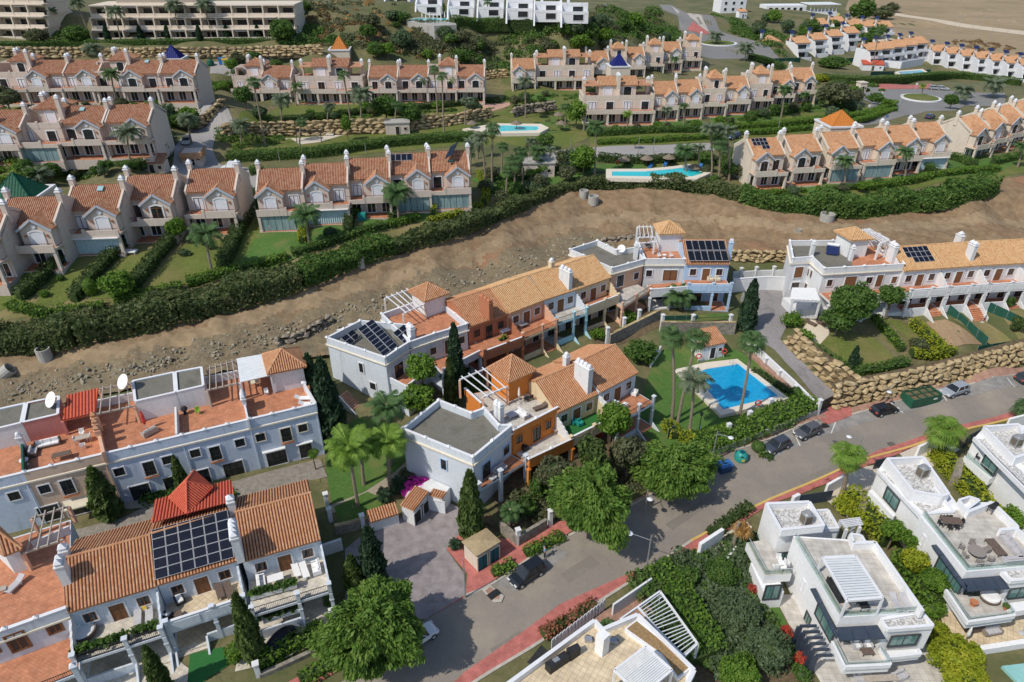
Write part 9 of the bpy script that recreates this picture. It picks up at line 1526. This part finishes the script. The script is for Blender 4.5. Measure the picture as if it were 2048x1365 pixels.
person(1089,1117,R(100),'pedestrian in a light blue shirt standing in the parking bay')
# ================================================================ terrace furniture
def daybed(p,label):
 T=thing('round_daybed',label,'daybed',p);k=MB();k.lathe([(.98,0),(1.12,.25),(1.08,.55),(.98,.5),(.95,.3)],(0,0,0),20);pl(T,'base',k,WICK);k=MB();k.lathe([(.95,.31),(.95,.5),(.8,.56)],(0,0,0),20);pl(T,'cushion',k,FABW)
 for a in (2.0,2.7,1.3,3.4): k=MB();k.cbox(cos(a)*.62,sin(a)*.62,.56,.86,.5,.22,a+1.57);pl(T,'pillow',k,FABW)
zb_=4.47+1.2-1.2;zB=P(0,0,4.45).z
daybed(P(169,1268,4.6),'round wicker daybed with white cushions on the bottom left balcony');
for X,l in ((277,'left'),(300,'right')): put('sun_lounger',lounger(m=GRW if 0 else FABG,fm=STEEL),P(X,1238,4.6),yB,l+' grey lounger standing on the daybed balcony','lounger')
put('garden_chair',chair_p(YEL),P(296,1222,4.6),yB+2.6,'small yellow chair between the grey loungers','chair')
for i,X in enumerate((440,460)): put('sun_lounger',lounger(m=WICK,fm=WICK),P(X,1186,4.6),yB+.15,['left','right'][i]+' brown wicker lounger on the sand tiled balcony','lounger','brown wicker loungers')
for X,Y,l,r_ in ((361,1204,'upper black wicker armchair on the sand tiled balcony',.3),(336,1237,'lower black wicker armchair on the sand tiled balcony',2.6)): put('armchair',sofa_p(.85,BLACK,FABW),P(X,Y,4.6),yB+r_,l,'armchair')
put('low_table',table_p(.7,.7,WICK,.35),P(358,1233,4.6),yB+.6,'small brown low table between the black armchairs','table')
put('dining_table',table_p(1.5,.9,FABW),P(553,1165,4.6),yB,'white table on the flower box balcony','table');put('garden_sofa',sofa_p(1.8,FABW,FABW),P(524,1170,4.6),yB+1.57,'white bench left of the white balcony table','sofa')
for X,Y,l in ((593,1144,'white lounger left of the white garden bench'),(610,1146,'white lounger beside the white garden bench')): put('sun_lounger',lounger(),P(X,Y,4.6),yB+.1,l,'lounger')
put('garden_bench',sofa_p(1.6,TRIM,FABW),P(633,1140,4.6),yB-1.57,'white slatted garden bench on the end balcony','bench')
def boxplants(label,a,b,z,n,m=L_MID,wd=.5,dark=True):
 A_,B_=P(*a,z),P(*b,z);T=thing('planter_box',label,'planter',A_);k=MB();k.wall(A_,B_,A_.z-.5,A_.z,wd);part(T,'box',k,DARKF if dark else WHITE);me=[];g=np.random.default_rng(hash_(label));t=g.random(n);q=np.array([A_.lerp(B_,x) for x in t])+g.normal(size=(n,3))*np.array((.18,.18,.16))+np.array((0,0,.2));o=il(T,'foliage',cards('foliage',q-np.array(A_),np.tile((0,0,1.),(n,1)),.26,m,1.4,.3,3),(0,0,0),0)
boxplants('dark planter with green plants along the daybed balcony, left',(150,1303),(256,1270),5.0,420);boxplants('dark planter with green plants along the daybed balcony, right',(267,1264),(314,1250),5.0,200);boxplants('trailing green flower box of the white end house balcony',(500,1190),(592,1165),5.2,620,L_MID,.6,False);boxplants('green planter at the lower porch of the white end house',(525,1238),(600,1214),3.2,300,L_DK,.5,False);boxplants('flower strip along the rear parapet of the rust house balcony',(1000,680),(1012,674),8.1,60,L_BR)
put('rotary_table',table_p(.9,.6,TIMB,.5),P(5,1185,7.3),.4,'small brown table on the bottom left roof terrace','table');put('sun_lounger',lounger(m=FABG),P(33,1173,7.3),-.25,'grey lounger on the terracotta roof terrace at bottom left','lounger');put('garden_sofa',sofa_p(2.0,TIMB,CREAMF),P(80,1283,4.6),.4,'cream cushioned wooden sofa on the terracotta balcony at bottom left','sofa')
T=put('drying_rack',[],P(25,1305,4.6),.4,'drying rack with white laundry at bottom left','drying rack');
for i in range(7): bl(T,'rail',ALU,-.9+i*.3,-.5,.9,-.86+i*.3,.5,.92)
for x,h in ((-.8,.5),(-.2,.6),(.3,.35)): bl(T,'towel',FABW,x,-.55,.93-h,x+.4,-.52,.95)
for x in (-.85,.85): k=MB();k.beam((x,-.4,0),(x,.4,.9),.03,.03);k2=MB();k2.beam((x,.4,0),(x,-.4,.9),.03,.03);pl(T,'leg',k,ALU);pl(T,'leg',k2,ALU)
zA_=9.48
T=put('parasol',[],P(293,858,zA_),0,'folded red parasol on the terracotta terrace','parasol');k=MB();k.tube([(0,0,0),(0,0,.7)],.04,6);pl(T,'pole',k,ALU);k=MB();k.lathe([(.12,.7),(.24,1.1),(.2,2.0),(.04,2.7)],(0,0,0),9);pl(T,'canopy',k,REDP)
put('garden_sofa',sofa_p(1.7,TIMB,FABG),P(300,868,zA_),yA-2.6,'wooden sofa with grey cushions under the red parasol','sofa');T=put('garden_chair',chair_p(mat('lime plastic',(.2,.4,.03),(.25,.45,.05))),P(397,828,zA_),yA,'small lime green chair on the empty terrace','chair');T=put('barbecue',[],P(371,828,zA_),0,'black kettle on the empty terracotta terrace','barbecue');k=MB();k.lathe([(.3,.5),(.42,.75),(.3,1.0),(.05,1.1)],(0,0,0),12);pl(T,'kettle',k,BLACK);k=MB();k.lathe([(.25,0),(.12,.5)],(0,0,0),6);pl(T,'stand',k,IRON)
put('dining_table',table_p(1.6,.9,TIMB),P(168,884,zA_),yA,'wooden table below the red tiled lean-to','table')
for i,(X,Y) in enumerate(((155,886),(168,897),(180,880),(166,872))): put('garden_chair',chair_p(FABW),P(X,Y,zA_),i*1.57+2,['left','near','right','far'][i]+' white chair at the table below the lean-to','chair','white chairs of the pink roof terrace')
put('corner_sofa',sofa_p(2.6,WICK,FABW),P(97,892,zA_),yA,'long white cushioned sofa against the pink roof block','sofa');put('garden_sofa',sofa_p(1.6,WICK,FABG),P(68,908,zA_),yA+1.57,'grey cushioned sofa beside the green windbreak','sofa');put('dining_table',table_p(1.8,.8,WICK),P(127,918,zA_),yA,'brown table near the front parapet of the pink terrace','table');put('round_table',table_p(.9,.9,FABW,.74,True),P(52,930,zA_),0,'small round white table in the windbreak corner','table')
for X,Y,l in ((606,800,'upper white lounger on the tiled tower terrace'),(614,812,'lower white lounger on the tiled tower terrace')): put('sun_lounger',lounger(),P(X,Y,zA_),yA+1.2,l,'lounger')
put('garden_chair',chair_p(FABW),P(534,790,zA_),yA,'white plastic chair before the tiled tower room','chair');put('dining_table',table_p(1.2,.8,CREAMF),P(511,773,zA_),yA,'pale table under the metal pergola sheet','table')
dish(248,764,13.2,.95,'large white satellite dish on the white roof block',-.6,zb=12.1);dish(104,800,13.0,.95,'white satellite dish on the pink roof block',-.6,zb=12.0);dish(1243,498,12.0,.7,'wire mesh satellite dish on the peach house gravel roof',-.3,zb=10.9)
zD_=7.74
put('parasol',umb_p(FABW),P(1038,806,zD_),0,'folded white parasol on the orange house roof terrace','parasol')
for X,Y,l in ((1052,803,'left'),(1062,800,'right')): put('armchair',chair_p(BLACK),P(X,Y,zD_),R(200),l+' black armchair on the orange house terrace','armchair','black armchairs on the orange house terrace')
put('sun_lounger',lounger(m=WICK,fm=WICK),P(1080,818,zD_),R(-60),'brown lounger on the orange house roof terrace','lounger');put('garden_sofa',sofa_p(2.0,FABG,FABW),P(1043,832,zD_),R(-50),'white sofa on the orange house roof terrace','sofa');put('low_table',table_p(1.4,1.4,FABG,.4),P(1022,832,zD_),R(35),'large grey low table beside the white terrace sofa','table')
zd=4.75
put('dining_table',table_p(1.2,.8,TIMB),P(1114,866,4.7),R(30),'grey table on the orange house balcony','table');put('garden_sofa',sofa_p(1.2,BLACK,BLACK),P(1048,897,4.7),R(120),'dark seat on the orange house balcony','sofa')
for X,Y,l in ((1148,847,'left'),(1159,850,'right')): put('garden_chair',sofa_p(.75,TEAL,TEAL),P(X,Y,4.95),R(30),l+' teal deck chair on the green balcony','chair','teal deck chairs')
for X,Y,l,r_ in ((1225,806,'left white sofa on the red tiled balcony by the pool lawn',R(130)),(1243,818,'front white sofa on the red tiled balcony by the pool lawn',R(-140)),(1268,790,'white armchair on the red tiled balcony by the pool lawn',R(-30))): put('garden_sofa',sofa_p(1.7 if 'arm' not in l else .8,FABW,FABW),P(X,Y,5.4),r_,l,'sofa')
put('dining_table',table_p(1.3,.8,STEEL),P(983,930,4.65),R(40),'grey table on the white corner house balcony','table');put('garden_sofa',sofa_p(1.8,FABG,FABG),P(1000,944,4.65),R(45),'grey sofa on the white corner house balcony','sofa');put('low_table',table_p(.9,.6,FABW,.4),P(986,960,4.65),R(45),'white low table on the white corner house balcony','table')
put('dining_table',table_p(2.0,.9,TRIM),P(1013,668,7.9),R(36),'white metal table set on the rust house balcony','table');put('low_table',table_p(1.4,.9,STEEL,.5),P(1046,654,8.1),R(36),'pale table on the peach house balcony','table');put('dining_table',table_p(1.2,.9,IRON),P(1216,588,8.1),R(36),'dark garden table on the cream house balcony','table');put('sun_lounger',lounger(m=CREAMF),P(940,694,7.35),R(-60),'cream lounger on the balcony left of the rust house','lounger')
for i,X in enumerate((1420,1434)): put('armchair',sofa_p(.9,CREAMF,CREAMF),P(X,562,8.3),R(10),['left','right'][i]+' cream armchair on the blue end house balcony','armchair','cream armchairs')
put('round_table',table_p(.7,.7,FABW,.7,True),P(1328,517,11),0,'round white table on the grey white house terrace','table');put('dining_table',table_p(1.0,.8,IRON),P(1295,497,11),.2,'dark table under the small white pergola','table')
for X,l in ((1318,'left'),(1342,'right')): put('garden_chair',chair_p(FABW),P(X,516,11),.5,l+' white chair on the grey white house terrace','chair','white chairs of the grey white house')
for X,Y,l in ((1621,650,'left'),(1640,650,'right')): put('sun_lounger',lounger(m=WICK,fm=WOOD),G(X,Y)+Ve((0,0,.12)),R(35),l+' wooden lounger on the round paved terrace','lounger','wooden loungers')
for X,Y,l in ((1300,338,'left'),(1330,334,'middle'),(1400,338,'right')): put('sun_lounger',lounger(m=BLUEP),G(X,Y)+Ve((0,0,.2)),R(-25),l+' blue lounger beside the curved pool','lounger','blue pool loungers',1.1)
TH=mat('thatch',(.14,.11,.08),(.24,.2,.15),scale=5)
def thatch(px,py,l): p=G(px,py);T=thing('thatched_parasol',l,'parasol',p,0,'thatched parasols');k=MB();k.tube([(0,0,0),(0,0,2.2)],.07,6);pl(T,'pole',k,WOOD);k=MB();k.lathe([(1.45,1.8),(1.4,1.9),(.7,2.35),(.05,2.7)],(0,0,0),14);pl(T,'canopy',k,TH)
for X,Y,l in ((1247,336,'left thatched parasol behind the curved pool'),(1292,334,'middle thatched parasol behind the curved pool'),(1336,332,'right thatched parasol behind the curved pool'),(1387,352,'thatched parasol on the curved pool edge'),(944,262,'thatched parasol left of the small upper pool'),(1033,262,'thatched parasol in front of the small upper pool'),(1080,236,'thatched parasol on the lawn right of the small upper pool, left'),(1117,244,'thatched parasol on the lawn right of the small upper pool, middle'),(1122,262,'thatched parasol on the lawn right of the small upper pool, front')): thatch(X,Y,l)
def buoy(px,py,z,l,yaw=0):
 p=P(px,py,z) if z else G(px,py);T=thing('life_buoy',l,'life buoy',p,yaw);k=MB();k.tube([(0,.05,0),(0,.05,1.2)],.04,5);pl(T,'post',k,ALU);k=MB();n=16;k.tube([(cos(i*6.283/n)*.38,0,1.4+sin(i*6.283/n)*.38) for i in range(n+1)],.1,6,0,False);pl(T,'ring',k,REDP)
buoy(1446,718,0,'right red life buoy at the back of the blue pool');buoy(1395,728,0,'left red life buoy at the back of the blue pool');buoy(1513,822,0,'red life buoy by the front palm of the blue pool');buoy(1234,338,0,'red life buoy beside the curved pool')
def ladder(px,py,z,yaw,l):
 T=thing('pool_ladder',l,'ladder',P(px,py,z),yaw)
 for x in (-.28,.28): k=MB();k.tube([(x,.5,0),(x,.4,.7),(x,0,.85),(x,-.25,.5),(x,-.25,-.1)],.035,6);pl(T,'handrail',k,ALU)
ladder(1464,731,1.85,R(10),'steel ladder at the far corner of the blue pool');ladder(1432,812,1.85,R(60),'steel ladder at the left edge of the blue pool')
for X,Y,l in ((1455,866,'left'),(1497,841,'middle'),(1538,816,'right')): p=G(X,Y);k=MB();k.cbox(p.x,p.y,p.z,p.z+1.62,.6,.5,.35);single('pillar',k,WHITE,l+' white pillar top in the wide pool hedge','pillar','pillars in the pool hedge')
T=thing('playground_swing','dark garden swing frame in the upper garden','swing',G(620,284));
for x in (-3,3): k=MB();k.beam((x,-.8,0),(x,0,2.6),.15,.15);pl(T,'post',k,IRON)
for y in (-.6,0,.6): k=MB();k.beam((-3.2,y,2.6),(3.2,y,2.6),.12,.12);pl(T,'beam',k,IRON)
T=thing('bench','small white bench in the upper garden','bench',G(660,272));bl(T,'seat',FABW,-.9,-.3,.3,.9,.3,.5);bl(T,'backrest',FABW,-.9,.3,.4,.9,.4,1.0)
T=thing('parasol','folded white parasol on the small right garden lawn','parasol',G(1964,645));[il(T,a,b,(0,0,0),0) for a,b in umb_p(FABW)]
T=thing('toy_box','teal toy box on the bank row lawn','toy box',G(725,440));bl(T,'box',TEAL,-.7,-.6,0,.7,.6,1.3)
T=thing('garden_table_set','white table and seats on the left lawn','table',G(260,508));bl(T,'tabletop',FABW,-1.2,-.6,.4,1.2,.6,.6)
for x in (-1.0,1.0): bl(T,'leg',FABW,x-.05,-.5,0,x+.05,.5,.399)
for i,(a,b) in enumerate(((1770,250),(1716,215),(1760,200),(1735,228),(1830,182),(1800,205))):
 p=G(a,b);T=thing('road_sign',['blue','round','white','round','white','white'][i]+' traffic sign near the roundabout, '+ordinal(sorted((1770,1716,1760,1735,1830,1800)).index(a),6),'traffic sign',p,0,'traffic signs');k=MB();k.tube([(0,0,0),(0,0,2.4)],.05,5);pl(T,'pole',k,ALU);bl(T,'plate',FABW if i else BLUEP,-.35,-.03,2.0,.35,.03,2.7)
